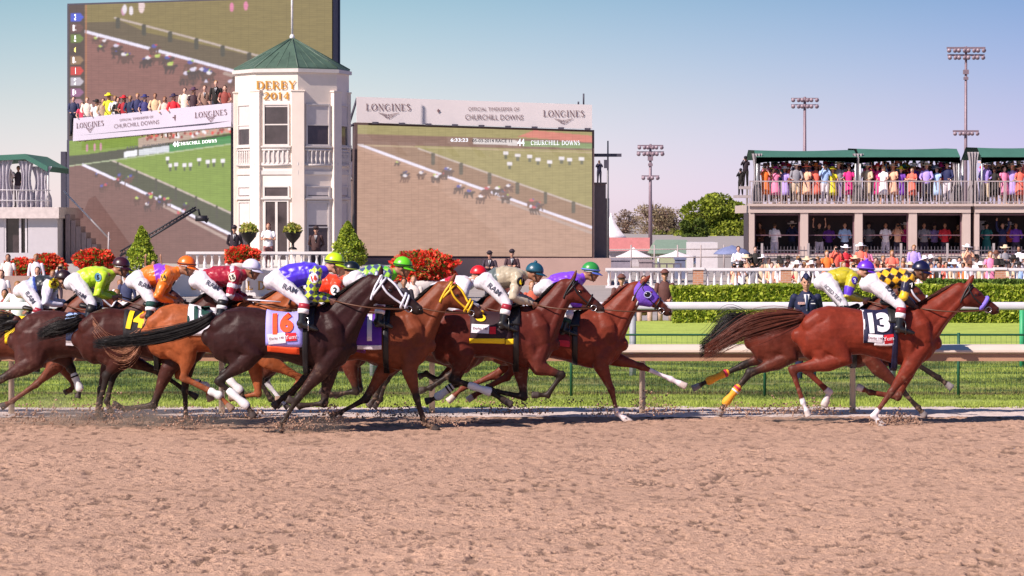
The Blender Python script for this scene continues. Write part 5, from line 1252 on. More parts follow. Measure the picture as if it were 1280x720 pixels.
for i in range(26): y = -30+i*12; b.tube([P(418,y,DU-2), P(423,y+12,DU-2)], .05, 5)
b.build('truss_lacing', MATS['dark truss steel'], root, OU)
# left steel column / frame of the lower board
b = MB(); b.box((P(82,0,DU).x-.12, DU-1, 0), (P(82,0,DU).x+.12, DU-.6, P(0,190,DU).z)); b.build('board_column', M_FRM, root, OU, smooth=False)
# right screen ---------------------------------------------------------
def PRn(px, py):
    D1_, D2_ = 132.0, 133.5; xl, xr = (444-640)/FPX*D1_, (742-640)/FPX*D2_; a_ = (px-640)/FPX; t = (a_*D1_-xl)/((xr-xl)-a_*(D2_-D1_)); return P(px, py, D1_+(D2_-D1_)*t)
root = empty('right_video_board', PRn(593,322), 'single wide video board right of the tower showing the dirt track and rail', 'video screen'); OR = root.location.copy()
a, rs = race_picture(420, 230, '#a8806c', '#8c8444', '#86644c', 12)
Yg, Xg = np.mgrid[0:230, 0:420]; md = ((Yg % 10 == 0) | ((Xg+(Yg//10 % 2)*9) % 18 == 0)); a[md] *= .93
c_poly(a, [(0,.07),(1,.07),(1,.15),(0,.15)], '#6a4438'); c_line(a, (0,.155),(1,.165), .003, '#b09a78')
c_poly(a, [(.49,.08),(.68,.085),(.68,.125),(.49,.12)], '#d8d0d0'); c_poly(a, [(.38,.08),(.47,.08),(.47,.12),(.38,.12)], '#7a5a50'); c_poly(a, [(.70,.085),(1,.09),(1,.135),(.70,.13)], '#688a50'); c_poly(a, [(.75,.0),(1,.03),(1,.085),(.68,.055)], '#c86a5c')
screen_mesh('screen_image', a, PRn(447,156), PRn(740,165), PRn(446,319.5), PRn(740,321), root, OR, 1.0, .30)
nr2 = (PRn(740,165)-PRn(447,156)).cross(PRn(446,319)-PRn(447,156)).normalized(); nr2 = nr2 if nr2.y < 0 else -nr2; wr2 = (PRn(740,240)-PRn(447,240)).normalized(); wr2.z = 0; wr2.normalize()
plate('cabinet', [p-nr2*.03 for p in (PRn(443.5,153),PRn(743,162.5),PRn(743,323.5),PRn(443,322.5))], .9, mat('brown screen frame', (.11,.07,.07), rough=.6), root, OR)
def rtxt(txt, px, py, hpx, wpx, m, ser=False): 
    c = PRn(px, py); place_text('screen_lettering', serif2d(txt) if ser else text2d(txt, .02), c+nr2*.04, wr2, upz, hpx/FPX*c.y, m, root, OR, w=wpx/FPX*c.y)
rtxt('6:33:23', 574, 175, 4.5, 22, M_SW); rtxt('05-03-2014 RACE 11', 615, 176, 4, 50, M_SK); rtxt('44', 651, 178, 9, 9, M_SW); rtxt('CHURCHILL DOWNS', 694, 178.5, 6, 62, M_SW, True)
rb = empty('sponsor_banner', PRn(590,140), 'right white banner with watch maker lettering on top of the single wide board', 'banner'); OB2 = rb.location.copy()
plate('panel', [p+nr2*.5 for p in (PRn(444.5,121.5),PRn(737.5,131.5),PRn(737.5,161.5),PRn(444.5,153.5))], .18, mat('cream banner', (.68,.62,.62), rough=.6, var=.03, scale=1), rb, OB2)
def btxt(txt, px, py, hpx, wpx, ser=True):
    c = PRn(px, py); place_text('lettering', serif2d(txt, .13, .06) if ser else text2d(txt, -.005), c+nr2*.53, wr2, upz, hpx/FPX*c.y, M_LTR, rb, OB2, w=wpx/FPX*c.y)
btxt('LONGINES', 483.5, 134.5, 9, 56); btxt('LONGINES', 702, 142.5, 8.5, 52); btxt('OFFICIAL TIMEKEEPER OF', 615, 137, 4.5, 64, False); btxt('CHURCHILL DOWNS', 615.5, 147, 6.5, 73, False)
wing_logo(PRn(484,146)+nr2*.53, .42, wr2, nr2, rb, OB2, M_LTR); wing_logo(PRn(702,153)+nr2*.53, .40, wr2, nr2, rb, OB2, M_LTR)
b = MB(); q_ = PRn(546,139)+nr2*.53; b.obox(q_, .05, .02, .14); b.obox(q_, .11, .018, .04); b.build('clock_mark', M_LTR, rb, OB2, smooth=False)
for px, y0, y1 in ((723,131,127),(729.5,131.5,117)): b = MB(); q = PRn(px, y0); b.tube([q, PRn(px, y1)], .035, 6); b.build('antenna', M_FRM, rb, OB2)
for x0_, y0_, x1_, y1_ in ((446,122,435,158),(434,158,444,155)): b = MB(); b.tube([PRn(x0_,y0_)+Vector((0,.3,0)), PRn(x1_,y1_)+Vector((0,.3,0))], .05, 6); b.build('stay', M_FRM, rb, OB2)
for i in range(9): b = MB(); q = PRn(470+i*33, 154+i*.95); b.box((q.x-.12, q.y-.85, q.z-.05), (q.x+.12, q.y-.45, q.z+.03)); b.build('floodlight', M_FRM, rb, OB2, smooth=False)
# base wall under it and side columns
M_PINKW = mat('dusty pink wall', (.42,.28,.24), rough=.8, var=.08, scale=1)
b = MB(); b.box((P(432,0,131).x, 131.2, -.1), (P(757,0,139).x, 139, P(0,323.5,131).z)); o = b.build('board_base_wall', M_PINKW, None, (0,134,0), smooth=False); tag(o, 'dusty pink plinth wall under the single wide video board', 'wall')
for (x0_, x1_, yt, nm_, lab) in ((743,757,230,'board_column','brown column right of the wide board with a cameraman on top'),(431,443,225,'board_column','narrow brown column between the tower and the wide board')):
    b = MB(); D_ = 136; p = P(x0_, yt, D_); q = P(x1_, yt, D_); b.box((p.x, D_-.4, -.1), (q.x, D_+.5, p.z)); b.box((p.x-.04, D_-.44, p.z), (q.x+.04, D_+.54, p.z+.06))
    if x0_ == 743: b.box((q.x+.003, D_-.3, -.1), (P(761.5,0,D_).x, D_+.3, P(0,248,D_).z))
    o = b.build(nm_, mat('brown metal column', (.26,.19,.17), rough=.6, var=.08), None, (p.x, D_, 0), smooth=False); tag(o, lab, 'column')
D_ = 134; root = empty('antenna_mast', (P(760,0,D_).x, D_, 0), 'thin mast with a dark crossbar beside the wide video board', 'mast'); x = root.location.x
b = MB(); b.tube([(x,D_,0),(x,D_,P(0,176,D_).z)], .06, 8, r2=.03); b.build('pole', mat('grey steel', (.16,.16,.17), rough=.5, metal=.5), root, (x,D_,0))
b = MB(); b.box((P(743,0,D_).x, D_-.06, P(0,196,D_).z), (P(777,0,D_).x, D_+.06, P(0,192,D_).z)); b.build('crossbar', M_FRM, root, (x,D_,0), smooth=False); b = MB(); b.obox(P(758,205,D_), .2,.2,.35); b.build('junction_box', M_FRM, root, (x,D_,0), smooth=False)
# ------------------------------------------------------------------ right stand
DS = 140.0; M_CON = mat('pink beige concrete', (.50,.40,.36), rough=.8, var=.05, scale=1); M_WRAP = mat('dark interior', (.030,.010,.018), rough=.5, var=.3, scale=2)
M_TENT = mat('green tent fabric', (.045,.15,.11), rough=.75, var=.08, scale=2); M_RAILG = mat('grey stand railing', (.40,.34,.34), rough=.5, var=.05)
M_CURT = mat('translucent curtain', (.55,.50,.52), rough=.6, var=.12, scale=2, translucent=.4)
def S_(px, py, D=DS): return P(px, py, D)
zG = .25; zF2 = S_(0,256).z; zSl = S_(0,262).z
def stand(label, x0, x1, cols, bays, end_left):
    root = empty('spectator_stand', ((S_(x0,0).x+S_(x1,0).x)/2, DS, zG), label, 'stand'); O = root.location.copy(); X0, X1 = S_(x0,0).x, S_(x1,0).x
    b = MB(); b.box((X0, DS-.3, S_(0,266).z), (X1, DS+9, zF2)); b.box((X0-.1, DS-.42, zF2-.06), (X1+.1, DS-.301, zF2+.05)); fl = b.build('upper_floor', M_CON, root, O, smooth=False)
    b = MB(); b.box((X0, DS-.15, zG-.3), (X1, DS+9, S_(0,318).z)); b.build('base_wall', M_CON, root, O, smooth=False)
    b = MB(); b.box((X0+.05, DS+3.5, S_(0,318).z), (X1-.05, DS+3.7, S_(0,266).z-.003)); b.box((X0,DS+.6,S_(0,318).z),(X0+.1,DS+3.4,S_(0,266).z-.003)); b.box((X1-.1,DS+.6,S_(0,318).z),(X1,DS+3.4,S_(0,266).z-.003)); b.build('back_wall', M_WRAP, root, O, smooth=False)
    for c0, c1 in cols:
        b = MB(); b.box((S_(c0,0).x, DS-.25, zG-.3), (S_(c1,0).x, DS+.25, S_(0,266).z-.003)); b.build('column', M_CON, root, O, smooth=False)
    for b0, b1 in bays:
        b = MB(); xa, xb = S_(b0,0).x, S_(b1,0).x; za, zb_ = S_(0,318).z, S_(0,267.5).z
        for q in ((xa,xa+.06,za,zb_),(xb-.06,xb,za,zb_),(xa+.06,xb-.06,za,za+.06),(xa+.06,xb-.06,zb_-.06,zb_),(xa+.06,xb-.06,S_(0,294).z-.02,S_(0,294).z+.02)): b.box((q[0], DS+.02, q[2]), (q[1], DS+.10, q[3]))
        b.build('window', mat('window frame brown', (.14,.07,.09), rough=.5), root, O, smooth=False)
    b = MB(); zt = S_(0,226).z
    b.box((X0, DS-.38, zt-.05), (X1, DS-.32, zt)); b.box((X0, DS-.38, zF2+.10), (X1, DS-.32, zF2+.14)); 
    rl = b.build('railing', M_RAILG, root, O, smooth=False)
    x = X0; i = 0; pk = MB()
    while x <= X1: pk.box((x-.011, DS-.362, zF2+.14), (x+.011, DS-.338, zt-.05)); x += .125
    o = pk.build('railing_bars', M_RAILG, rl, O, smooth=False); o['kind'] = 'stuff'
    x = X0
    while x <= X1+.01: b = MB(); b.box((x-.03, DS-.39, zF2), (x+.03, DS-.31, zt)); b.build('railing_post', M_RAILG, rl, O, smooth=False); x += (X1-X0)/max(1, round((X1-X0)/1.35))
    return root, O, X0, X1
r1, O1, X0a, X1a = stand('two storey stand packed with spectators, the wide left section under two green tents', 937, 1213, [(937,943),(1000.5,1010),(1068.5,1078),(1136,1146),(1203,1213)], [(943,1000.5),(1010,1068.5),(1078,1136),(1146,1203)], True)
r2, O2, X0b, X1b = stand('right end section of the two storey stand, cut off by the photo edge', 1218, 1330, [(1218,1224),(1290,1300)], [(1224,1290),(1300,1330)], False)
def tent(label, x0, x1, ytop, yeave, D=DS):
    X0, X1 = S_(x0,0).x, S_(x1,0).x; zt, ze = S_(0,ytop).z, S_(0,yeave).z; cxx = (X0+X1)/2; root = empty('green_tent', (cxx, D+3, zF2), label, 'tent'); O = root.location.copy()
    b = MB(); n = 12; vs = []; fs = []
    for lay in (0, 1):
        for i in range(n+1):
            t = i/n; x = X0+(X1-X0)*t; sag = .05*math.sin(math.pi*t)
            vs += [(x, D-.2, ze-.16+.12*math.sin(math.pi*t)**.6-(-.002)*lay), (x, D-.2-.0, ze+.12+.02*lay), (x, D+.9, zt-.0-sag+.02*lay), (x, D+4.5, zt+.1-sag+.02*lay), (x, D+6, ze+.1+.02*lay)]
    N = (n+1)*5
    for lay in (0, 1):
        for i in range(n):
            for j in range(4):
                a_ = lay*N+i*5+j; f = (a_, a_+5, a_+6, a_+1); fs.append(f if lay else tuple(reversed(f)))
    b.add(vs, fs); b.build('canopy', M_TENT, root, O, smooth=False)
    for x in (X0+.05, X1-.05):
        for dy_ in (-.15, 5.8): b = MB(); b.tube([(x, D+dy_, zF2), (x, D+dy_, ze+.1)], .05, 6); b.build('pole', mat('tent pole', (.5,.5,.5), rough=.4, metal=.6), root, O)
tent('green tent over the left third of the upper deck', 945, 1071, 188, 200); tent('middle green tent over the upper deck', 1074, 1200, 186, 200); tent('green tent on the upper deck at the right edge', 1226, 1335, 184.5, 200)
def curtain(px0, px1, y0, y1, D, label, seed, m=M_CURT):
    rs = random.Random(seed); X0, X1 = S_(px0,0,D).x, S_(px1,0,D).x; z1, z0 = S_(0,y0,D).z, S_(0,y1,D).z; b = MB(); n = 24; vs = []; ph = rs.random()*6
    for lay in (0, .03):
        for j in range(9):
            t = j/8; pinch = 1-.45*math.sin(math.pi*min(t*1.3, 1))
            for i in range(n+1):
                u = i/n; x = (X0+X1)/2+(u-.5)*(X1-X0)*pinch; vs.append((x, D+lay+.12*math.sin(u*22+ph)*(.5+.5*t), z1+(z0-z1)*t))
    N = 9*(n+1); fs = []
    for l in (0, 1):
        for j in range(8):
            for i in range(n): a_ = l*N+j*(n+1)+i; f = (a_, a_+1, a_+n+2, a_+n+1); fs.append(f if l else tuple(reversed(f)))
    b.add(vs, fs); o = b.build('tent_curtain', m, None, ((X0+X1)/2, D, z0)); tag(o, label, 'curtain')
curtain(940,953,192,256,DS-.1,'gathered grey curtain at the left end of the upper deck',1); curtain(1066,1080,192,256,DS-.1,'gathered pale curtain tied between the left and middle tents',2); curtain(1190,1204,200,256,DS-.1,'white curtain hanging at the right end of the middle tent',3); curtain(1210,1224,190,256,DS-.1,'gathered grey curtain beside the tall light pole',4)
# spectators ------------------------------------------------------------
COLS = {'pink':'#f08ab0','lavender':'#b098e0','white':'#f4eef4','red':'#d02838','coral':'#f0705c','yellow':'#e8dc30','purple':'#7038a8','black':'#18141c','navy':'#1c2250','pale blue':'#a8c4ec','peach':'#f0b898','orange':'#f07830','magenta':'#d82880','beige':'#d8c0a0','teal':'#206c68','grey':'#8a8890','brown':'#6a4030'}
rs = random.Random(11); USED = set()
def spectator(px, pyf, D, zfoot, label, group, **k):
    q = P(px, 300, D); loc = (q.x, D, zfoot); assert label not in USED, label; USED.add(label); return stand_person(loc, label, group, **k)
# (x, depth offset, sex, top/dress colour, hat or None, arms)
UP = [(956,'f','orange','brown','camera'),(969,'f','pink','magenta','camera'),(981,'f','lavender','white','rail'),(995,'m','grey','white','rail'),(1008,'f','peach','coral','rail'),(1020,'f','coral','orange','rail'),(1031,'m','pale blue',None,'camera'),(1040,'f','yellow','yellow','rail'),(1048,'m','grey','beige','rail'),(1061,'f','magenta',None,'rail'),
      (1084,'m','beige','white','rail'),(1097,'f','magenta','red','up'),(1104,'f','white',None,'rail'),(1116,'f','peach','peach','rail'),(1126,'f','purple','yellow','rail'),(1140,'f','coral',None,'cross'),(1158,'m','lavender','beige','rail'),(1171,'f','pale blue','grey','rail'),(1184,'m','navy','black','rail'),(1194,'m','white',None,'rail'),
      (1232,'m','lavender','white','rail'),(1243,'f','black',None,'rail'),(1255,'f','pink',None,'down'),(1265,'f','lavender','peach','rail'),(1275,'f','coral','brown','rail')]
for i, (px, sx, c, hat, ar) in enumerate(UP):
    lab = '%s in %s%s at the upper railing %s' % ('man' if sx == 'm' else 'woman', 'a %s dress' % c if sx == 'f' else 'a %s shirt' % c, ' and %s hat' % hat if hat else '', ('under the left tent' if px < 1072 else 'under middle tent' if px < 1205 else 'under right tent'))
    spectator(px, 256, DS+.15+.1*(i % 3), zF2, lab, 'spectators on the upper deck', sex=sx, top=COLS[c], dress=COLS[c] if sx == 'f' else None, hat=COLS[hat] if hat else None, bottom=rs.choice(['#c8b49a','#2a2a40','#d8d0d8','#8878a0']), arms=ar, hgt=1.62+.16*rs.random() if sx == 'f' else 1.74+.1*rs.random(), skin=rs.choice(['light','light','tan','pale','brown']), hair=rs.choice(['#3a2010','#1a100c','#8a6030','#c89a50']), face=-90+rs.uniform(-40, 25))
ck = list(COLS)
pos_words = ['far left end','left of first tent middle','first tent middle','right of first tent middle','first tent right end','middle tent left end','left of middle tent centre','middle tent centre','right of middle tent centre','middle tent right end','left in right tent','right photo edge']
i = 0
for row, (dd, dz) in enumerate(((1.1,.12),(2.2,.28),(.62,.04))):
    px = 960+row*6
    while px < 1282:
        if 1198 < px < 1228 or 1066 < px < 1080: px += 6; continue
        c = ck[(i*7+row*3) % len(ck)]; hat = ck[(i*5+2) % len(ck)] if i % 3 else None; sx = 'f' if i % 2 else 'm'
        pw = pos_words[min(int((px-955)/27.5), 11)]
        lab = '%s in %s%s, %s deck row, %s' % ('man' if sx == 'm' else 'woman', c, ' with %s hat' % hat if hat else '', ['second','third','close second'][row], pw)
        if lab in USED: lab = lab.replace(' deck row', ' row', 1)
        spectator(px, 0, DS+dd+rs.uniform(-.2, .2), zF2+dz, lab, 'spectators on the upper deck', sex=sx, top=COLS[c], dress=COLS[c] if sx == 'f' else None, hat=COLS[hat] if hat else None, arms=rs.choice(['down','cross','camera','up','rail']) if row else rs.choice(['rail','cross','camera','down']), hgt=1.66+.14*rs.random(), skin=rs.choice(['light','tan','pale','brown']), hair=rs.choice(['#3a2010','#1a100c','#8a6030']), face=-90+rs.uniform(-40, 30), voxel=.028)
        px += (9.5 if row < 2 else 14)+rs.uniform(-3, 4); i += 1
# leaning out at the left end
for k_, (px, py, c, lab) in enumerate(((935,205,'#2a1c28','dark clothed man holding a camera beyond the left end of the upper deck'),(929,232,'#181018','photographer crouched on the outer ledge at the left end of the stand'))):
    b = MB(); p0 = P(px-3, py+(28 if k_ == 0 else 12), DS+.6); b.box((p0.x-.3, DS+.2, p0.z-.12), (P(940,0,DS).x-.01, DS+1.1, p0.z)); o = b.build('camera_ledge', M_RAILG, None, p0, smooth=False); tag(o, ['upper','lower'][k_]+' narrow ledge on the left end of the stand holding a photographer', 'ledge')
    stand_person((p0.x, DS+.65, p0.z), lab, 'photographers', top=c, bottom='#15121c', arms='camera', hgt=1.15 if k_ else 1.3, hair='#181010', face=-100, cap='#20182a')
# lower storey people
LOW = [(968,'m','white',None,'cross','man in a white jacket with back to the photo in the first lower bay'),(1024,'f','black',None,'up','woman in black raising both arms in the second lower bay'),(1056,'m','pale blue',None,'rail','man in a pale blue shirt at the right of the second lower bay'),(1107,'f','white',None,'rail','woman in white in the third lower bay'),(1122,'f','peach',None,'camera','woman in peach filming from the third lower bay'),(1155,'m','grey',None,'rail','man in grey at the left of the fourth lower bay'),(1181,'m','red',None,'rail','man in red at the right of the fourth lower bay'),(1233,'f','teal','black','rail','woman in a teal dress and dark hat in the right end bay'),(1253,'m','navy',None,'up','man in navy with both arms raised in the right end bay'),(1270,'m','purple',None,'rail','man in purple in the right end bay')]
for px, c, lab in ((950,'brown','dim figure in brown at the left of the first lower bay'),(990,'navy','dim figure in navy at the right of the first lower bay'),(1036,'purple','dim figure in purple behind the second lower bay'),(1086,'grey','dim figure in grey at the left of the third lower bay'),(1131,'magenta','dim figure in magenta at the right of the third lower bay'),(1168,'lavender','dim figure in lavender in the middle of the fourth lower bay'),(1197,'brown','dim figure in brown at the right of the fourth lower bay'),(1262,'coral','dim figure in coral deep in the right end bay')):
    q = P(px, 300, DS+2.4); stand_person((q.x, DS+2.4, S_(0,329).z), lab, 'spectators in the lower storey', top=COLS[c], bottom='#2a2430', arms=rs.choice(['rail','cross','camera']), hgt=1.66+.12*rs.random(), face=-90+rs.uniform(-50,50), hat=rs.choice([None,'#f0e8e8','#30202c']), voxel=.028)
for px, sx, c, hat, ar, lab in LOW:
    spectator(px, 0, DS+1.0, S_(0,329).z, lab, 'spectators in the lower storey', sex=sx, top=COLS[c], dress=COLS[c] if (sx == 'f' and c == 'teal') else None, hat=COLS[hat] if hat else None, arms=ar, hgt=1.75, bottom='#c8c0d0' if c in ('white','black') else '#282038', skin=rs.choice(['light','tan']), face=-90 if 'back to' not in lab else 60)
b = MB(); b.box((S_(1225,0).x, DS+3.2, S_(0,296).z), (S_(1247,0).x, DS+3.3, S_(0,276).z)); o = b.build('white_board', mat('white board', (.8,.76,.82)), None, S_(1236,286,DS+3.2), smooth=False); tag(o, 'plain white board hung inside the right end bay', 'board')
# picket railing in front of the lower storey
D_ = 134.0; root = empty('picket_fence', (P(1110,0,D_).x, D_, zG), 'dark picket railing in front of the lower storey of the stand', 'fence'); O = root.location.copy(); M_PK = mat('dark picket', (.12,.10,.12), rough=.5)
zt = P(0,308,D_).z; zb_ = P(0,321,D_).z
b = MB(); b.box((P(943,0,D_).x, D_-.03, P(0,313,D_).z-.03), (P(1340,0,D_).x, D_+.03, P(0,313,D_).z+.02)); b.box((P(943,0,D_).x, D_-.03, zb_-.02), (P(1340,0,D_).x, D_+.03, zb_+.03)); b.build('rails', M_PK, root, O, smooth=False)
b = MB(); x = P(943,0,D_).x
while x < P(1340,0,D_).x: b.box((x-.012, D_-.045, zb_), (x+.012, D_-.031, zt)); x += .14
o = b.build('pickets', M_PK, root, O, smooth=False); o['kind'] = 'stuff'
for px in range(953, 1340, 58): b = MB(); q = P(px,0,D_); b.box((q.x-.045, D_-.06, zG-.3), (q.x+.045, D_+.03, P(0,304,D_).z)); b.build('post', M_RAILG, root, O, smooth=False)
b = MB(); b.box((P(930,0,D_).x, D_+.1, -.1), (P(1345,0,D_).x, D_+5.7, zb_-.05)); o = b.build('stand_terrace', mat('beige terrace', (.52,.44,.40), rough=.85), None, smooth=False); tag(o, kind='structure')
# seated crowd before the stand
b = MB(); 
for i, (D_, z) in enumerate(((119,.05),(123,.22))): b.box((P(900,0,D_).x, D_-1.2, -.1), (P(1345,0,D_).x, D_+2.2, z-.35))
o = b.build('seating_terrace', mat('grey terrace steps', (.34,.31,.31), rough=.9), None, smooth=False); tag(o, kind='structure')
i = 0
for row, (D_, z, y) in enumerate(((119,.05,0),(123,.22,0))):
    px = 918+row*5
    while px < 1284:
        c = rs.choice(['white','white','pink','peach','white','beige','black','coral','pale blue','lavender','red','grey','orange']); hat = rs.choice([None,None,'white',None,'beige','black',None,'brown']); sx = rs.choice('mf')
        zone = ['beside the blue umbrella','left of the brick pier','below the first lower bay','below the second lower bay','left of the third lower bay','below the third lower bay','below the fourth lower bay','below the stand gap','below the right end bay','at the right photo edge'][min(int((px-915)/37), 9)]
        lab = '%s%s in %s%s, %s seated row, %s' % ('', 'man' if sx == 'm' else 'woman', c, ' and %s hat' % hat if hat else '', ['front','back'][row], zone)
        if lab in USED:
            px += 2; lab = lab.replace(' seated row', ' seated row leaning aside', 1)
            if lab in USED: continue
        USED.add(lab); st_ = rs.random() < .18
        q = P(px, 300, D_)
        lab2 = lab if not st_ else lab.replace('seated row', 'row standing')
        if len(lab2.split()) > 16: lab2 = lab2.replace(' and ', ' ').replace('leaning aside ', 'leaning ')
        stand_person((q.x, D_, z-.35), lab2, 'crowd seated before the stand', sex=sx, top=COLS[c], dress=COLS[c] if (sx == 'f' and rs.random() < .5) else None, hat=COLS[hat] if hat else None, seated=not st_, arms=rs.choice(['lap','lap','camera','cross','lap']), hgt=1.66+.12*rs.random(), skin=rs.choice(['light','light','tan','pale']), hair=rs.choice(['#3a2010','#1a100c','#8a6030']), face=-90+rs.uniform(-35, 35), voxel=.028, bottom=rs.choice(['#c8b49a','#2a2a40','#d8d0d8']))
        px += 8.8+rs.uniform(-2.5, 5); i += 1
# umbrella and red figure
D_ = 124; q = P(915, 318, D_); root = empty('parasol', (q.x, D_, 0), 'blue grey parasol at the left end of the seated crowd', 'umbrella')
b = MB(); b.lathe((q.x, D_, q.z), [(.72,0),(.70,.05),(.55,.17),(.32,.27),(.1,.32),(.02,.36)], 12); b.build('canopy', mat('blue grey canvas', (.17,.20,.36), rough=.7), root, root.location); b = MB(); b.tube([(q.x,D_,0),(q.x,D_,q.z+.3)], .025, 6); b.build('pole', M_STEEL, root, root.location)
# ------------------------------------------------------------------ light poles
def light_pole(px, ytop, ybase, D, label, w, heads, ybox, second=None, m=None):
    z0_ = 0; q = P(px, ytop, D); root = empty('floodlight_pole', (q.x, D, 0), label, 'light pole'); O = root.location.copy(); m = m or mat('galvanised pole', (.24,.17,.20), rough=.5, metal=.2)
    b = MB(); b.tube([(q.x,D,0),(q.x,D,q.z)], 2.7/FPX*D*w, 10, r2=1.5/FPX*D*w); b.build('pole', m, root, O)
    for yy, ww, nrow, nl in heads:
        zz_ = P(0,yy,D).z; hw = ww/2/FPX*D; b = MB(); b.box((q.x-hw, D-.08*w, zz_-.05*w), (q.x+hw, D+.08*w, zz_+.05*w)); cb = b.build('crossarm', m, root, O, smooth=False)
        for i in range(nl):
            x = q.x-hw+2*hw*(i+.5)/nl; b = MB(); c_ = Vector((x, D-.12*w, zz_-.10*w)); dd = Vector((.3*(1 if i % 2 else -1), -1, -.5)).normalized()
            r_ = hw/nl*.95; b.loft([(c_,r_*.45,r_*.45),(c_+dd*r_*.6,r_*.9,r_*.9),(c_+dd*r_*1.1,r_,r_)], 10, flat=(False, True)); b.build('floodlight', mat('lamp housing', (.30,.22,.26), rough=.4), cb, O)
    if ybox: b = MB(); zz_ = P(0,ybox,D).z; kk = D/FPX; b.obox((q.x, D, zz_+3*kk), 6.5*kk, 6.5*kk, 5.5*kk); b.obox((q.x, D, zz_-5*kk), 5.5*kk, 5.5*kk, 3.5*kk); b.build('ballast_box', m, root, O, smooth=False)
light_pole(813, 180, 330, 240, 'pale floodlight pole left of the green tree', 1.0, [(182,32,1,6),(190,34,1,6),(220,22,1,4)], 201)
light_pole(1006, 121, 300, 330, 'distant floodlight pole above the left tent', 1.1, [(123,34,1,6),(131,34,1,6)], 0)
light_pole(1207.5, 58, 300, 165, 'tall floodlight pole rising between the two stand sections', 1.0, [(60,48,1,8),(69,46,1,8),(164,32,1,6)], 93)
# ------------------------------------------------------------------ trees
def tree(name, px, ybase, ytop, wpx, D, label, cols, n, leaf, seed, bare=False, trunk=.5):
    r_ = random.Random(seed); k_ = D/FPX; q = P(px, ybase, D); H = (ybase-ytop)*k_; Wd = wpx*k_/2; root = empty(name, (q.x, D, 0), label, 'tree'); O = root.location.copy()
    zc = q.z+H*.52; cl = []
    for i in range(26 if not bare else 16):
        th = r_.random()*6.28; rr = (r_.random()**.5)*.72; ph = r_.uniform(-.85, .85); cl.append((Vector((q.x+Wd*rr*math.cos(th), D+Wd*rr*math.sin(th)*.8, zc+H*.42*ph*(1-.35*rr))), Wd*(.26+.20*r_.random())))
    b = MB(); base = Vector((q.x, D, 0)); fork = Vector((q.x, D, max(q.z+H*.1, 1.0))); b.loft([(base,Wd*.09,Wd*.09),(base.lerp(fork,.6),Wd*.065,Wd*.065),(fork,Wd*.055,Wd*.055)], 8)
    b.build('trunk', M_BARK, root, O); b = MB()
    for c, r0 in cl:
        m1 = fork.lerp(c, .5)+Vector((r_.uniform(-.1,.1)*Wd, 0, .06*H)); b.loft([(fork,Wd*.035,Wd*.035),(m1,Wd*.022,Wd*.022),(c,Wd*.008,Wd*.008)], 5)
        for j in range(5 if not bare else 60):
            d = Vector((r_.gauss(0,1), r_.gauss(0,1), r_.gauss(.3,1))).normalized(); e1 = c+d*r0*r_.uniform(.5, 1.1); s0 = m1.lerp(c, r_.uniform(.3, 1)); b.loft([(s0,Wd*.008,Wd*.008),(s0.lerp(e1,.6)+Vector((0,0,.05*r0)),Wd*.005,Wd*.005),(e1,Wd*.002,Wd*.002)], 3, flat=(True, True))
    b.build('limbs', M_BARK if not bare else mat('pale twigs', (.30,.20,.15), rough=.9, var=.2), root, O)
    rg = np.random.default_rng(seed); pts = []
    for c, r0 in cl:
        m_ = int(n/len(cl)); d = rg.normal(0, 1, (m_, 3)); d /= np.linalg.norm(d, axis=1)[:, None]; rr = r0*(.55+.5*rg.random(m_)**.6)
        pts.append(np.array(c)+d*rr[:, None]*np.array([1.1, 1.1, .8]))
    if n: leaves('crown', np.vstack(pts), leaf, cols, M_LEAF, root, O, seed)
tree('leafy_tree', 893, 320, 243, 92, 560, 'full green tree between the floodlight pole and the stand', [(.26,.31,.03),(.19,.24,.025),(.34,.38,.05),(.11,.15,.02)], 26000, .50, 5)
tree('bare_tree', 822, 318, 248, 76, 640, 'hazy brown tree with thin spring leaves behind the floodlight pole', [(.26,.20,.12),(.30,.24,.14)], 3600, .35, 6, True)
tree('bare_tree', 782, 318, 256, 50, 660, 'smaller bare brown tree right of the mast', [(.30,.22,.15)], 1500, .32, 7, True)
tree('leafy_tree', 868, 325, 268, 40, 520, 'small dark green tree at the left foot of the full green tree', [(.07,.11,.02),(.10,.14,.02)], 7000, .42, 8)
tree('leafy_tree', 770, 330, 290, 60, 700, 'low olive tree line behind the white marquee', [(.14,.15,.05),(.17,.17,.06)], 5000, .5, 9)
tree('leafy_tree', 835, 330, 285, 60, 600, 'low yellow green tree behind the green roofed shed', [(.20,.20,.05),(.15,.17,.04)], 7000, .45, 10)
def conifer(px, y0, y1, wpx, D, label, seed):
    k_ = D/FPX; q = P(px, y0, D); H = (y0-y1)*k_; Wd = wpx*k_/2; root = empty('cone_conifer', (q.x, D, q.z), label, 'shrub', None); O = root.location.copy(); rg = np.random.default_rng(seed)
    n = 6500; t = rg.random(n)**.75; th = rg.random(n)*6.283; prof = np.interp(t, [0,.12,.3,.6,.85,1], [.75,1.0,.95,.62,.3,.04]); lump = .62+.75*fbm(th*1.6+seed, t*8, 2, seed); r0 = Wd*prof*lump*(.72+.28*rg.random(n))
    leaves('foliage', np.stack([q.x+r0*np.cos(th), D+r0*np.sin(th), q.z+t*H], -1), .075, [(.36,.44,.04),(.26,.36,.035),(.44,.50,.06),(.13,.20,.02)], M_LEAF, root, O, seed)
    b = MB(); b.loft([(q-Vector((0,0,.3)),.05,.05),(q+Vector((0,0,H*.9)),.015,.015)], 6); b.build('stem', M_BARK, root, O)
    b = MB(); b.lathe(q-Vector((0,0,.5)), [(.30,0),(.38,.42),(.41,.43),(.41,.5),(.35,.51)], 14); b.build('planter', mat('terracotta planter', (.35,.16,.10), rough=.7), root, O)
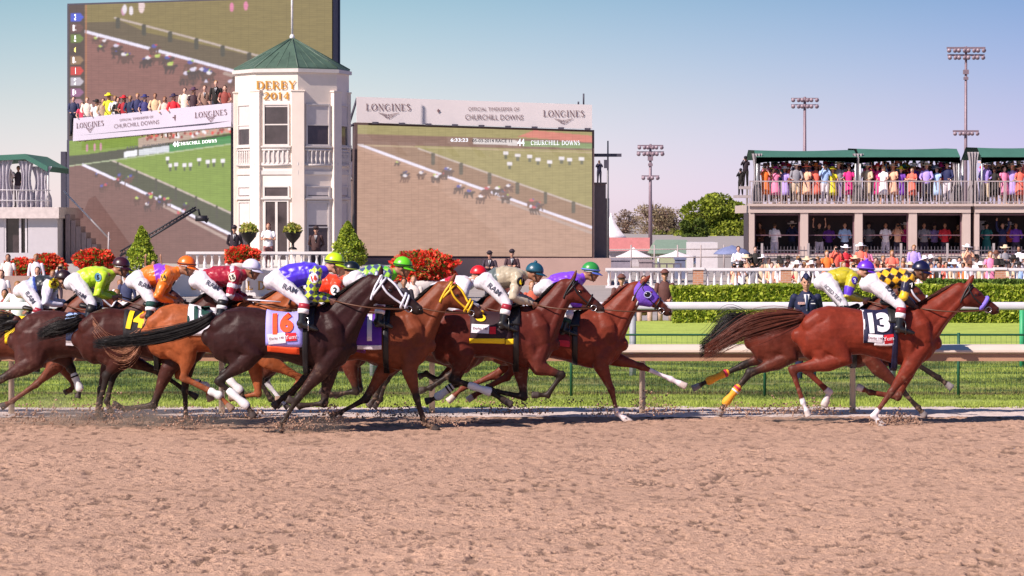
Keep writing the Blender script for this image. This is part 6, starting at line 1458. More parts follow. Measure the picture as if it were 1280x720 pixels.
conifer(177, 345, 283, 44, 110.5, 'cone shaped yellow green conifer in front of the lower left video board', 3); conifer(435, 333, 277, 44, 110.8, 'cone shaped conifer between the tower and the wide video board', 4)
def flowers(px, py, wpx, hpx, D, label, seed, n=5200):
    k_ = D/FPX; q = P(px, py, D); a_, c_ = wpx*k_/2, hpx*k_/2; root = empty('geranium_basket', (q.x, D, q.z-c_), label, 'flowers', None); O = root.location.copy(); rg = np.random.default_rng(seed)
    d = rg.normal(0, 1, (n, 3)); d /= np.linalg.norm(d, axis=1)[:, None]; lump = .68+.62*fbm(d[:,0]*3.4+seed, d[:,2]*3.4, 3, seed); rr = (.70+.32*rg.random(n))*lump; p = np.array(q)+d*rr[:, None]*np.array([a_, a_*.7, c_])
    h_ = int(n*.72); leaves('flower_heads', p[:h_], .10, [(1.0,.10,.05),(.95,.07,.035),(1.0,.25,.14),(.7,.03,.02)], mat('petals', (1,1,1), rough=.6, var=0, attr='Col', translucent=.35), root, O, seed)
    leaves('leaves', p[h_:], .10, [(.10,.18,.02),(.18,.24,.04)], M_LEAF, root, O, seed+1)
    b = MB(); b.lathe((q.x, D, q.z-c_*1.7), [(a_*.35,0),(a_*.62,c_*.5),(a_*.7,c_*.9),(a_*.6,c_)], 16); b.build('planter', mat('pale stone planter', (.55,.50,.48), rough=.8), root, O)
    b = MB(); b.tube([(q.x, D, -.1), (q.x, D, q.z-c_*1.5)], .14, 10); b.build('pedestal', mat('pale stone planter', (.55,.50,.48)), root, O)
flowers(530, 335, 84, 44, 109, 'wide mound of bright red geraniums in front of the wide video board', 1, 9000); flowers(302, 320, 42, 24, 111, 'small red geranium mound behind the white helmet', 2); flowers(118, 326, 52, 28, 110, 'red geranium mound left of the cone conifer', 3)
flowers(60, 333, 42, 32, 108, 'red geranium mound in the middle of the three at far left', 4); flowers(26, 339, 46, 32, 107, 'red geranium mound at the left edge behind the crowd', 5)
def urn(px, py, D, label):
    q = P(px, py, D); root = empty('iron_urn', (q.x, D, q.z), label, 'urn'); O = root.location.copy(); b = MB()
    b.lathe(q, [(.16,0),(.14,.05),(.05,.10),(.05,.22),(.16,.34),(.26,.46),(.29,.58),(.33,.62),(.30,.62)], 14); b.build('bowl', mat('dark bronze', (.035,.03,.028), rough=.4, metal=.6), root, O)
    rg = np.random.default_rng(int(px)); n = 700; d = rg.normal(0, 1, (n, 3)); d[:,2] = np.abs(d[:,2]); d /= np.linalg.norm(d, axis=1)[:, None]; leaves('plant', np.array(q)+np.array([0,0,.62])+d*rg.random(n)[:, None]*np.array([.34,.34,.36]), .10, [(.35,.36,.06),(.22,.28,.04),(.5,.42,.12)], M_LEAF, root, O, 5)
urn(311, 312, 113.5, 'dark urn with yellow green plant left of the woman in white on the terrace'); urn(366, 312, 113.5, 'dark urn with yellow green plant left of the right hand terrace officer')
# ------------------------------------------------------------------ tents, shed, clutter behind the balustrade
def shed(name, px0, px1, y0, y1, D, dep, m, label, cat, roof=None, roofm=None):
    p, q = P(px0, y1, D), P(px1, y0, D); root = empty(name, ((p.x+q.x)/2, D, 0), label, cat); O = root.location.copy(); b = MB(); b.box((p.x, D, -.1), (q.x, D+dep, p.z)); b.build('walls', m, root, O, smooth=False)
    if roof:
        z1 = P(0, roof, D).z; b = MB(); b.add([(p.x-.2,D-.2,p.z),(q.x+.2,D-.2,p.z),(q.x+.2,D+dep+.2,p.z),(p.x-.2,D+dep+.2,p.z),(p.x+.2,D+dep/2,z1),(q.x-.2,D+dep/2,z1)], [(0,1,5,4),(2,3,4,5),(0,4,3),(1,2,5),(3,2,1,0)]); b.build('roof', roofm, root, O, smooth=False)
    return root, O
M_OFFW = mat('off white panel', (.62,.58,.60), rough=.6, var=.08)
shed('white_container', 863, 897, 345, 303, 170, 4, M_OFFW, 'plain white cabin right of the green roofed shed', 'cabin')
shed('green_roof_shed', 818, 866, 345, 317, 180, 6, mat('olive canvas', (.36,.38,.24), rough=.7, var=.1), 'low shed with a green roof behind the balustrade', 'shed', 300, mat('dull green roof', (.20,.28,.21), rough=.7, var=.1))
rt_, Ot = shed('food_stall', 757, 812, 345, 314, 185, 5, mat('pale tarp', (.46,.42,.46), rough=.7, var=.15), 'stall with a pink red sign board left of the pale pole', 'stall')
b = MB(); p, q = P(757,313.5,184.8), P(812,297,184.8); b.box((p.x,184.6,p.z),(q.x,184.8,q.z)); b.build('sign_board', mat('pink red sign', (.62,.22,.22), rough=.6, var=.1), rt_, Ot, smooth=False)
def marquee(px, yt, ye, wpx, D, label):
    q = P(px, ye, D); w = wpx/2/FPX*D; zt = P(0,yt,D).z; root = empty('white_marquee', (q.x, D, 0), label, 'tent'); O = root.location.copy(); b = MB(); vs = []; n = 8; m_ = 6
    for j in range(m_+1):
        t = j/m_; r_ = w*(1-t)**1.5+.03; z = q.z+(zt-q.z)*t
        for i in range(n): th = math.pi/4+i*math.pi/4; f_ = 1.0 if i % 2 == 0 else .74; vs.append((q.x+r_*1.3*f_*math.cos(th), D+r_*1.3*f_*math.sin(th), z))
    b.add(vs, [(j*n+i, j*n+(i+1) % n, (j+1)*n+(i+1) % n, (j+1)*n+i) for j in range(m_) for i in range(n)]+[tuple(range(n-1,-1,-1))]); b.build('canopy', mat('white canvas', (.78,.72,.74), rough=.6), root, O)
    for sx_ in (-1,1): b = MB(); b.tube([(q.x+sx_*w*.9, D-w*.5, 0),(q.x+sx_*w*.9, D-w*.5, q.z+.05)], .06, 6); b.build('leg', M_STEEL, root, O)
marquee(764, 266, 298, 40, 200, 'pointed white marquee peak right of the mast'); marquee(792, 309, 322, 52, 165, 'low white marquee roof below the pink sign'); marquee(845, 313, 321, 50, 160, 'low white canopy before the green roofed shed')
# tall mesh fence in front of them
D_ = 150; root = empty('security_fence', (P(830,0,D_).x, D_, 0), 'tall thin wire fence in front of the sheds and marquees', 'fence'); O = root.location.copy()
for y in (312, 322): b = MB(); b.tube([P(757,y,D_), P(938,y-1,D_)], .028, 5); b.build('wire_rail', M_RAILG, root, O)
for px in range(760, 940, 29): b = MB(); q = P(px,306,D_); b.tube([(q.x,D_,0),(q.x,D_,q.z)], .035, 6); b.build('post', M_RAILG, root, O)
rs2 = random.Random(3)
for i, (px, w_, y0_, y1_, c, lab) in enumerate(((775,26,342,323,(.30,.27,.33),'grey barrier panel stack under the low white marquee'),(808,16,340,325,(.35,.28,.30),'grey brown equipment case beside the pale pole'),(851,12,343,322,(.16,.18,.28),'blue grey cabinet right of the olive shed front'))):
    D_ = 140; p, q = P(px-w_/2,y0_,D_), P(px+w_/2,y1_,D_); b = MB(); b.box((p.x,D_,0),(q.x,D_+1.2,q.z-.1)); b.box((p.x-.04,D_-.04,q.z-.098),(q.x+.04,D_+1.24,q.z)); o = b.build('equipment_cabinet', mat('cab%d' % i, c, rough=.7, var=.2), None, (p.x,D_,0), smooth=False); tag(o, lab, 'cabinet')
b = MB(); D_=130; p,q = P(816,336,D_), P(851,329,D_)
for k_ in range(5): xx = p.x+(q.x-p.x)*k_/4; b.box((xx-.03,D_-.03,0),(xx+.03,D_+.03,q.z-.051))
b.box((p.x-.03,D_-.03,q.z-.05),(q.x+.03,D_+.03,q.z)); b.box((p.x+.031,D_-.02,p.z),(q.x-.031,D_+.02,p.z+.04)) if False else None
o = b.build('barrier_gate', M_PK, None, (p.x,D_,0), smooth=False); tag(o, 'dark metal barrier standing behind the balustrade left of the brick pier', 'barrier')
# ------------------------------------------------------------------ left stand
DLs = 132.0; L_ = lambda px, py: P(px, py, DLs); root = empty('left_pavilion', (L_(30,0).x, DLs, 0), 'white two storey pavilion with open curtains at the left edge', 'pavilion'); O = root.location.copy()
XL, XR = L_(-60,0).x, L_(71,0).x; M_PAV = mat('pavilion grey paint', (.50,.47,.50), rough=.7, var=.04)
b = MB(); b.box((XL,DLs,-.1),(L_(4,0).x,DLs+7,L_(0,273).z)); b.box((L_(34,0).x,DLs,-.1),(XR,DLs+7,L_(0,273).z)); b.box((L_(4,0).x,DLs,-.1),(L_(34,0).x,DLs+7,L_(0,316).z)); b.box((L_(4,0).x,DLs+3,L_(0,316).z),(L_(34,0).x,DLs+7,L_(0,273).z)); b.build('walls', M_PAV, root, O, smooth=False)
b = MB(); b.box((XL,DLs-.3,L_(0,273).z+.002),(XR+.1,DLs+7.2,L_(0,259).z)); b.build('upper_floor', mat('pavilion fascia', (.60,.52,.50), rough=.7), root, O, smooth=False)
b = MB(); b.box((L_(4,0).x,DLs+.25,L_(0,316).z),(L_(34,0).x,DLs+.3,L_(0,273).z)); w_ = b.build('window', M_GLASSD, root, O, smooth=False)
for px in (5,24,31.5): b = MB(); b.box((L_(px,0).x-.04,DLs+.02,L_(0,316).z),(L_(px,0).x+.04,DLs+.2,L_(0,273).z-.003)); b.build('frame', M_OFFW, w_, O, smooth=False)
b = MB()
for y in (238, 251): b.tube([L_(-60,y-1)-Vector((0,.25,0)), L_(64,y)-Vector((0,.25,0))], .025, 5)
for px in range(-50, 66, 12): b.tube([L_(px,259)-Vector((0,.25,0)), L_(px,237)-Vector((0,.25,0))], .02, 5)
b.build('railing', M_OFFW, root, O)
b = MB()
for i in range(9): xx = XR+.12+i*.22; b.box((xx, DLs+1.5, 0), (xx+.2, DLs+3, L_(0,268).z-i*.25))
b.build('side_stairs', mat('dark stair', (.33,.25,.25), rough=.7), root, O, smooth=False)
b = MB(); b.tube([Vector((XR+.05, DLs+1.4, L_(0,238).z)), Vector((XR+2.0, DLs+1.4, L_(0,300).z))], .04, 6); b.build('stair_rail', M_OFFW, root, O)
# its tent
root = empty('green_tent', (L_(20,0).x, DLs+3, L_(0,259).z), 'green roofed tent with white curtains on top of the left pavilion', 'tent'); O = root.location.copy(); b = MB()
pts = [(L_(-60,200).x,L_(0,199).z),(L_(0,0).x,L_(0,194).z),(L_(32,0).x,L_(0,192.5).z),(L_(60,0).x,L_(0,208).z)]
vs = []; 
for dy_ in (-.3, 6):
    for x, z in pts: vs.append((x, DLs+dy_, z)); vs.append((x, DLs+dy_, z-.22))
n = len(pts)*2; fs = []
for i in range(len(pts)-1): a_ = 2*i; fs += [(a_, a_+1, a_+3, a_+2), (a_, a_+2, n+a_+2, n+a_), (n+a_, n+a_+2, n+a_+3, n+a_+1), (a_+1, n+a_+1, n+a_+3, a_+3)]
fs.append((2*len(pts)-2, 2*len(pts)-1, n+2*len(pts)-1, n+2*len(pts)-2)); b.add(vs, fs); b.build('canopy', M_TENT, root, O, smooth=False)
for px in (2, 60): 
    b = MB(); b.tube([L_(px,259), L_(px,200 if px < 50 else 209)], .05, 6); b.build('pole', M_OFFW, root, O)
M_CUW = mat('white curtain', (.72,.68,.74), rough=.6, var=.06, translucent=.4)
curtain(-8,16,200,259,DLs-.1,'white curtain at the left edge of the pavilion tent',21,M_CUW); curtain(22,42,201,259,DLs-.1,'white curtain tied in the middle of the pavilion tent',22,M_CUW); curtain(38,64,208,260,DLs+.1,'broad white curtain at the right end of the pavilion tent',23,M_CUW)
stand_person((L_(9,0).x, DLs+.3, L_(0,259).z), 'man in white raising a camera in the left pavilion', 'pavilion guests', top='#e8d8d0', bottom='#c8b8b0', arms='camera', hair='#503020', hgt=1.75); stand_person((L_(20,0).x, DLs+.5, L_(0,259).z), 'person in a dark shirt standing second in the left pavilion', 'pavilion guests', top='#4a3c44', bottom='#b8a8a8', arms='rail', hgt=1.7); 
# ------------------------------------------------------------------ people around the boards, the tower and the rails
def person_at(px, ytop, D, label, group, h_=1.75, zf_=None, **k):
    q = P(px, ytop, D); z = (q.z-h_) if zf_ is None else zf_; return stand_person((q.x, D, z), label, group, hgt=h_, **k)
# over the left banner: (x, head top y, sex, colour, hat, arms, words)
BAN = [(92,121,'m','#2c3050',None,'lap','man in navy at the far left of the banner'),(103,128,'f','#c83858',None,'rail','woman in crimson second from the left on the banner'),(109,122,'m','#e8d8c8',None,'rail','man in cream third from the left on the banner'),(121,126,'f','#f4f0f0','#181418','rail','woman in white with a black hat on the banner'),(129,123,'m','#a89078',None,'rail','man in tan between the black hat and the yellow hat'),(136,118,'f','#d8d030','#f0e820','rail','woman in yellow with a big yellow hat on the banner'),(144,120,'m','#e8e0e0',None,'rail','man in a white shirt right of the yellow hat'),(148,122,'m','#181420',None,'cross','man in a black jacket over white right of the yellow hat'),
 (155,121,'f','#a01828','#c01828','rail','woman with a red hat leaning over the banner'),(163,120,'m','#1c2848',None,'rail','man in a blue suit right of the red hat'),(172,117,'m','#2a2c58',None,'rail','taller man in a dark blue suit left of the blue hat'),(181,120,'f','#3c3870','#2c2c68','rail','woman with a dark blue hat over the banner'),(194,117,'m','#d8b890',None,'rail','man in a tan jacket in the middle of the banner'),(206,121,'f','#e0c0b0',None,'rail','woman in pale pink left of the red jacket'),(217,119,'f','#d82030','#2a1c40','rail','woman in a red jacket and dark hat'),(231,110,'m','#e8dcc8',None,'behind','man in a cream suit right of the red jacket'),(242,111,'f','#402830','#50304c','rail','woman in brown with a wide dark hat'),(256,107,'m','#907060',None,'rail','man in a brown suit left of the man in black tie'),(270,101,'m','#12141c',None,'down','tall man in black tie near the right end of the banner'),(281,107,'f','#8a4038',None,'rail','woman in russet at the right end beside the tower')]
def PLd(px): return PLn(px, 140).y
for px, yt, sx, c, hat, ar, lab in BAN:
    D_ = PLd(px)-.55; q = P(px, yt, D_); ztop = PLn(px, 148.5-(px-92)*.1).z
    stand_person((q.x, D_, q.z-1.72), lab, 'spectators leaning over the left banner', sex=sx, top=c, dress=c if sx == 'f' else None, hat=hat, hatb=.21, arms=ar, hgt=1.72, hair=rs.choice(['#2a1810','#6a4020','#181010','#a07840']), skin=rs.choice(['light','tan','pale']), tie='#181820' if 'black tie' in lab else None, jacket='jacket' in lab or 'suit' in lab or 'black tie' in lab)
b = MB(); pA, pB = PLn(86,176)+nrm*.85, PLn(292,157)+nrm*.85; off_ = -nrm*1.9; zf1 = P(0,yt,130).z
b = MB(); q1, q2 = PB(91.5,170), PB(289,151); b.add([q1, q2, q2-nrm*2.2, q1-nrm*2.2, q1-Vector((0,0,.2)), q2-Vector((0,0,.2)), q2-nrm*2.2-Vector((0,0,.2)), q1-nrm*2.2-Vector((0,0,.2))], [(0,1,2,3),(7,6,5,4),(0,4,5,1),(1,5,6,2),(2,6,7,3),(3,7,4,0)])
b.build('viewing_deck', M_FRM, root2, OB, smooth=False)
M_TROOP = '#5a3430'
TR = dict(top='#4a3238', bottom='#6a5a60', jacket=True, arms='hips', hair='#2a1a12')
person_at(293, 283, 114.5, 'uniformed officer with medals left of the left urn', 'officers on guard', cap='#2a2026', top='#2a2028', bottom='#282430', jacket=True, arms='behind', tie='#1a1216')
person_at(395, 284, 114.5, 'uniformed officer right of the right urn', 'officers on guard', cap='#3a2826', top='#4a302e', bottom='#3a2c30', jacket=True, arms='behind', tie='#1a1216')
person_at(335.5, 279, 114.5, 'woman in a white blouse on the terrace between the urns', 'officers on guard', sex='f', top='#f2f0f6', bottom='#8a5a58', arms='cross', hair='#5a2c20')
person_at(612, 315, 112, 'officer with arms folded left of the one above jockey 6', 'officers on guard', cap='#241c28', top='#3a2c38', bottom='#2a2430', jacket=True, arms='cross', tie='#181018')
person_at(640, 313, 112, 'officer with folded arms just above the teal helmet', 'officers on guard', cap='#241c28', top='#40282c', bottom='#2a2430', jacket=True, arms='cross', tie='#181018')
# troopers by the turf rail
for px, yt, lab, ar in ((831,336,'trooper in a brown uniform sitting left of the hedge end','lap'),(805,342,'trooper in brown behind the blinker hood, bending down','lap'),(777,342,'trooper in brown and cap left of the blinker hood','lap')):
    q = P(px, yt, 82); s_ = stand_person((q.x, 82, q.z-1.40), lab, 'troopers by the turf', hgt=1.8, seated=True, top=M_TROOP, bottom='#b89a90', jacket=False, arms=ar, cap='#6a4038' if px != 805 else None, hat=None, hair='#3a2418', voxel=.014)
    b = MB(); z_ = q.z-1.40; b.box((q.x-.2, 81.85, z_+.40), (q.x+.2, 82.2, z_+.44))
    for dx_ in (-.17,.17):
        for dy_ in (-.12,.16): b.tube([(q.x+dx_, 82+dy_, -.1), (q.x+dx_, 82+dy_, z_+.40)], .018, 6)
    o = b.build('folding_stool', mat('dark stool', (.08,.06,.06)), None, (q.x,82,0)); tag(o, 'dark stool under the '+lab, 'stool')
body, Q = person_at(1007.5, 345, 51.3, 'airman in a dark blue dress uniform and garrison cap by the white rail', 'officers on guard', h_=1.74, zf_=None, top='#161c40', bottom='#161c40', jacket=True, arms='behind', detail=True, hair='#2a1c18', tie='#3a4468', skin='light')
O = body.location.copy(); s_ = 1.74/1.75
b = MB()
for r_ in range(3):
    for c_ in range(4): q = Q(.150-.002*r_, -.13+c_*.028, 1.30+r_*.014); b.obox(q, .025, .006, .011, None)
b.build('ribbon_bar', mat('ribbons', (.75,.45,.40), rough=.6, var=.5, scale=60), body, O, smooth=False); b = MB(); b.obox(Q(.152,.10,1.31), .07, .006, .014); b.build('name_tag', M_WHITE, body, O, smooth=False); b = MB(); b.obox(Q(.148,.09,1.36), .045, .006, .018); b.build('badge', M_STEEL, body, O, smooth=False)
for sd in (-1, 1): b = MB(); b.obox(Q(.125, sd*.05, 1.40), .02, .006, .02); b.build('collar_pin', M_STEEL, body, O, smooth=False)
hd = Q(.02, 0, 1.64); b = MB(); b.loft([(hd+Vector((0,.10,.075)),.035,.03),(hd+Vector((0,.03,.105)),.055,.05),(hd+Vector((0,-.04,.10)),.055,.048),(hd+Vector((0,-.095,.07)),.03,.028)], 10, lat=(1,0,0)); b.build('garrison_cap', mat('dark blue cap', (.012,.014,.06), rough=.7), body, O)
# cameramen beside the wide board
person_at(749, 205, 136.1, 'cameraman in a dark jacket standing on the brown column', 'photographers', zf_=P(0,230,136).z, h_=1.0, top='#1c1a38', bottom='#18142c', arms='camera', hair='#181010'); person_at(437.5, 181, 136.1, 'man in dark clothes standing on the narrow column by the tower', 'photographers', zf_=P(0,224,136).z, h_=1.45, top='#3a3440', bottom='#60586a', arms='camera', hair='#181010')
# crowd behind the turf rail at the far left
LC = [(22,352,76,'m','#eceaf4','#5a4a80','hips','man in a white shirt and purple trousers behind the rail at far left'),(6,362,78,'m','#8a4038','#3a2430','cross','man in a rust red shirt at the left photo edge'),(2,338,92,'f','#e8e0e0','#a08880','down','woman in white behind the rust red shirt'),(47,334,96,'f','#f0e8e8','#484050','down','woman in white under the middle geranium mound'),(66,338,94,'m','#40303c','#302838','down','man in a dark jacket left of the black helmet'),(76,330,100,'m','#ece8f4','#6a6878','camera','man in white behind the leftmost jockey'),(38,348,90,'m','#3c2c38','#302030','down','man in dark clothes right of the white shirt'),(10,318,104,'f','#f0e0d8','#b09890','down','woman in pale pink by the pavilion window'),(45,318,104,'m','#d8d0d8','#484458','down','man in light grey by the pavilion corner'),
      (150,350,95,'m','#f0ecf0','#504858','down','person in white right of the lime jockey'),(158,343,92,'m','#343a5c','#28283c','down','officer in blue grey behind the orange jockey'),(192,326,108,'f','#f4e0d4','#c09090','up','woman raising both hands behind the orange jockey'),(146,362,80,'f','#f0c8b8','#806060','down','woman in peach left of the orange jockey'),
      (425,352,84,'m','#e0dce8','#404050','down','man in white between the purple and lime jockeys'),(505,348,84,'m','#2c2430','#241c28','down','man in a dark suit right of the lime helmet'),(517,345,86,'m','#d8c8c0','#605058','down','man in cream below the wide geranium mound'),(665,352,84,'f','#c05840','#703830','down','person in rust colour beyond jockey 6')]
for px, yt, D_, sx, c, bc_, ar, lab in LC:
    q = P(px, yt, D_); stand_person((q.x, D_, q.z-1.72), lab, 'people on the infield path', sex=sx, top=c, bottom=bc_, dress=c if sx == 'f' and ar != 'up' else None, arms=ar, hgt=1.72, hair=rs.choice(['#3a2010','#1a100c','#8a6030']), cap='#2c3458' if 'officer' in lab else None, skin=rs.choice(['light','tan']), voxel=.016)
# low wall they stand behind (left)
b = MB(); b.box((P(-60,0,98).x, 98, -.1), (P(150,0,98).x, 98.3, P(0,345,98).z)); o = b.build('garden_wall', mat('pinkish low wall', (.38,.26,.22), rough=.85, var=.1), None, (-15,98,0), smooth=False); tag(o, 'low reddish wall behind the crowd at far left', 'wall')
# TV crane
D_ = 121; root = empty('camera_crane', (P(195,0,D_).x, D_, 0), 'black television crane arm reaching up in front of the lower left video board', 'camera crane'); O = root.location.copy(); M_CR = mat('black crane metal', (.015,.014,.02), rough=.5)
A_, Bq = P(150,320,D_), P(245,262,D_); b = MB(); off = Vector((0,0,.17)); b.tube([A_, Bq], .045, 6); b.tube([A_+off, Bq+off*.6], .03, 6)
for i in range(22): t0, t1 = i/22, (i+1)/22; b.tube([A_.lerp(Bq,t0)+(off if i % 2 else off*0), A_.lerp(Bq,t1)+(off*0 if i % 2 else off)], .02, 5)
b.build('arm', M_CR, root, O); b = MB(); q = P(248,268,D_); b.tube([Bq, P(248,262,D_), P(250,270,D_)], .04, 6); b.obox(P(252,273,D_), .45,.3,.22); b.loft([(P(256,274,D_),.08,.08),(P(260,276,D_),.1,.1)], 10, flat=(True,True)); b.build('camera_head', M_CR, root, O)
b = MB(); b.tube([P(160,313,D_), Vector((P(160,0,D_).x, D_, 0))], .10, 8); b.build('pedestal', M_CR, root, O)
b = MB(); b.tube([P(135,332,119), P(136,290,119)], .03, 6); o = b.build('thin_pole', M_RAILG, None, P(135,332,119)); tag(o, 'thin pale pole in front of the lower left video board', 'pole')
# ------------------------------------------------------------------ flying dirt
r = np.random.default_rng(99); cen = []; V = []; F = []; C = []
ico = np.array([(0,0,1),(.894,0,.447),(.276,.85,.447),(-.724,.526,.447),(-.724,-.526,.447),(.276,-.85,.447),(.724,.526,-.447),(-.276,.85,-.447),(-.894,0,-.447),(-.276,-.85,-.447),(.724,-.526,-.447),(0,0,-1)])
icf = np.array([(0,1,2),(0,2,3),(0,3,4),(0,4,5),(0,5,1),(1,6,2),(2,7,3),(3,8,4),(4,9,5),(5,10,1),(6,7,2),(7,8,3),(8,9,4),(9,10,5),(10,6,1),(11,7,6),(11,8,7),(11,9,8),(11,10,9),(11,6,10)])
def puffs(name, label, lst, seed, sc=1.0):
    r = np.random.default_rng(seed); Vs = []; Fs = []; Cs = []; o = 0
    for (px, py, D_, w_, h_, n) in lst:
        q = P(px, py, D_); k_ = D_/FPX; n = int(n*2.4)
        u = r.normal(0, .33, n); z = np.abs(r.normal(0, .38, n)); x = q.x+u*w_*k_; y = D_+r.normal(0, .22, n); zz_ = np.maximum(q.z, 0)+z*h_*k_*np.exp(-u*u*2.2)*1.15+.005; rad = .0028+.012*r.random(n)**6
        for i in range(n):
            S = ico*rad[i]*(1+.35*r.normal(0, 1, (12, 1)))+np.array([x[i], y[i], zz_[i]]); Vs.append(S); Fs.append(icf+o); o += 12; Cs.append(np.tile(np.array([.42,.265,.19])*r.uniform(.5, 1.2), (12, 1)))
    ob = tri_mesh(name, np.vstack(Vs), np.vstack(Fs), np.vstack(Cs), mat('clods', (1,1,1), rough=.95, var=0, attr='Col', spec=.1)); tag(ob, label, 'dirt', None, 'stuff'); return ob
puffs('flying_dirt', 'clods and grains of dirt thrown up around the hooves of the pack', [(45,528,40,90,26,420),(140,530,39.7,130,38,900),(232,536,39,60,30,320),(300,522,39.5,80,22,260),(365,538,38.5,60,24,360),(412,530,39,36,34,420),(500,522,40,80,26,420),(545,530,39.2,50,14,200),(640,518,40.5,70,22,300),(640,505,41.5,160,14,200)], 1)
puffs('flying_dirt', 'clods of dirt thrown up around the hooves of the two leading horses', [(755,520,40.8,34,24,160),(815,518,41,60,34,420),(915,516,41.2,50,16,220),(985,518,40.6,90,20,420),(1025,514,41,60,22,260),(1125,528,40,44,14,320),(1100,532,40,26,8,90)], 2)

def dust(px, py, D_, wm, hm, dens, label, seed):
    q = P(px, py, D_); c_ = Vector((q.x, D_, .02)); m = bpy.data.materials.new('dust %d' % seed); m.use_nodes = True; nt = m.node_tree; nt.nodes.clear()
    out = nt.nodes.new('ShaderNodeOutputMaterial'); pv = nt.nodes.new('ShaderNodeVolumePrincipled'); pv.inputs['Color'].default_value = (.97,.78,.62,1); pv.inputs['Anisotropy'].default_value = .2
    tc = nt.nodes.new('ShaderNodeTexCoord'); nz = nt.nodes.new('ShaderNodeTexNoise'); nz.inputs['Scale'].default_value = 3.2; nz.inputs['Detail'].default_value = 4; nt.links.new(tc.outputs['Object'], nz.inputs['Vector'])
    ln = nt.nodes.new('ShaderNodeVectorMath'); ln.operation = 'LENGTH'; dv = nt.nodes.new('ShaderNodeVectorMath'); dv.operation = 'DIVIDE'; dv.inputs[1].default_value = (wm, .55, hm); nt.links.new(tc.outputs['Object'], dv.inputs[0]); nt.links.new(dv.outputs[0], ln.inputs[0])
    m1 = nt.nodes.new('ShaderNodeMapRange'); m1.inputs[1].default_value = .15; m1.inputs[2].default_value = 1.0; m1.inputs[3].default_value = 1.0; m1.inputs[4].default_value = 0.0; nt.links.new(ln.outputs['Value'], m1.inputs[0])
    m2 = nt.nodes.new('ShaderNodeMapRange'); m2.inputs[1].default_value = .40; m2.inputs[2].default_value = .68; m2.inputs[3].default_value = 0.05; m2.inputs[4].default_value = dens*.5; nt.links.new(nz.outputs['Fac'], m2.inputs[0])
    mm = nt.nodes.new('ShaderNodeMath'); mm.operation = 'MULTIPLY'; nt.links.new(m1.outputs[0], mm.inputs[0]); nt.links.new(m2.outputs[0], mm.inputs[1]); nt.links.new(mm.outputs[0], pv.inputs['Density']); nt.links.new(pv.outputs[0], out.inputs['Volume'])
    b = MB(); b.ell(c_, wm, .55, hm, n=20, m=12); o = b.build('dust_cloud', m, None, c_); tag(o, label, 'dust', None, 'stuff')
dust(60, 520, 40.0, .95, .42, 5.0, 'dust hanging behind the hooves at the far left', 1)
dust(155, 528, 39.6, 1.0, .36, 6.5, 'thick dust between the dark bay and chestnut horses', 2)
dust(255, 526, 39.4, .9, .26, 4.0, 'low dust below the bright chestnut horse', 3)
dust(380, 532, 38.8, .7, .24, 5.0, 'low dust behind the near black horse foreleg', 4)
dust(510, 522, 39.8, .8, .22, 3.0, 'thin dust below the golden bay horse', 5)
dust(1000, 520, 40.6, .7, .16, 3.0, 'thin dust below the leading horses', 6)
# ------------------------------------------------------------------ the race
def cm(n, c, **k): return mat(n, c, rough=k.pop('rough', .7), var=k.pop('var', .05), bump=.2, bscale=30, **k)
M_LAV = cm('lavender cloth', '#a6a2f0'); M_ORG = cm('orange cloth', '#f0501c'); M_NAVY = cm('navy cloth', '#121038'); M_PURP = cm('purple cloth', '#5a25a0')
M_YEL = cm('yellow cloth', '#f5cf10'); M_BLACKC = cm('black cloth', '#140f14'); M_MAROON = cm('maroon cloth', '#6a0c24'); M_REDC = cm('red cloth', '#d01428')
M_GREENC = cm('dark green cloth', '#0c4038'); M_WC = cm('off white cloth', '#e6e2ea'); M_ORW = mat('yellow wrap', (.85,.36,.02), rough=.7, var=.08, bump=.3, bscale=40)
M_PINKC = cm('pink red stripe', '#c02848'); M_YB = mat('yellow bridle leather', (.85,.52,.02), rough=.4, var=.05); M_WBR = mat('white bridle leather', (.72,.72,.80), rough=.4, var=.05)
M_NAVW = cm('navy white cloth', '#20284c'); M_TEALC = cm('teal cloth', '#205a70')
CHEST = (.175,.026,.013); BAY = (.095,.020,.011); DKBAY = (.050,.013,.010); BLK = (.030,.010,.010); ORCH = (.33,.088,.030); LTBAY = (.19,.062,.028)
def spons(x, y, w, ang, m_text='sponsor'):
    return [('label_patch', rect2d(1, 6, 3), x, y, 9, ang, M_WC, dict(wpx=w, off=.014, sub=0)), ('lettering', text2d('YUM! BRANDS'), x, y+.5, 2.6, ang, M_REDC, dict(wpx=w*.8, off=.019, sub=0))]
HS = {}
def H_(key, **k): HS[key] = make_horse(k); return HS[key]
T13 = dict(x=(1077,1114), th=122, m=M_NAVY, skew=0,
  trims=[((1076.5,1078.5),-122,122,M_WC),((1090,1114),112,126,M_WC)],
  decals=[('number', text2d('1', .06), 1086, 403, 25, -4, M_WC, dict(wpx=6)), ('number', text2d('3', .06), 1101, 402, 24, -4, M_WC, dict(wpx=16)),
          ('label_patch', rect2d(1,6,3), 1091, 422, 10, 4, M_WC, dict(wpx=18, off=.013, sub=0)), ('lettering', text2d('Derby 140'), 1091, 422, 4.0, 4, M_MAROON, dict(off=.018, sub=0)),
          ('label_patch', rect2d(1,6,4), 1108, 424, 14, -6, M_REDC, dict(wpx=12, off=.013, sub=0)), ('lettering', text2d('Yum!'), 1108, 422, 5, -6, M_WC, dict(off=.018, sub=0))])
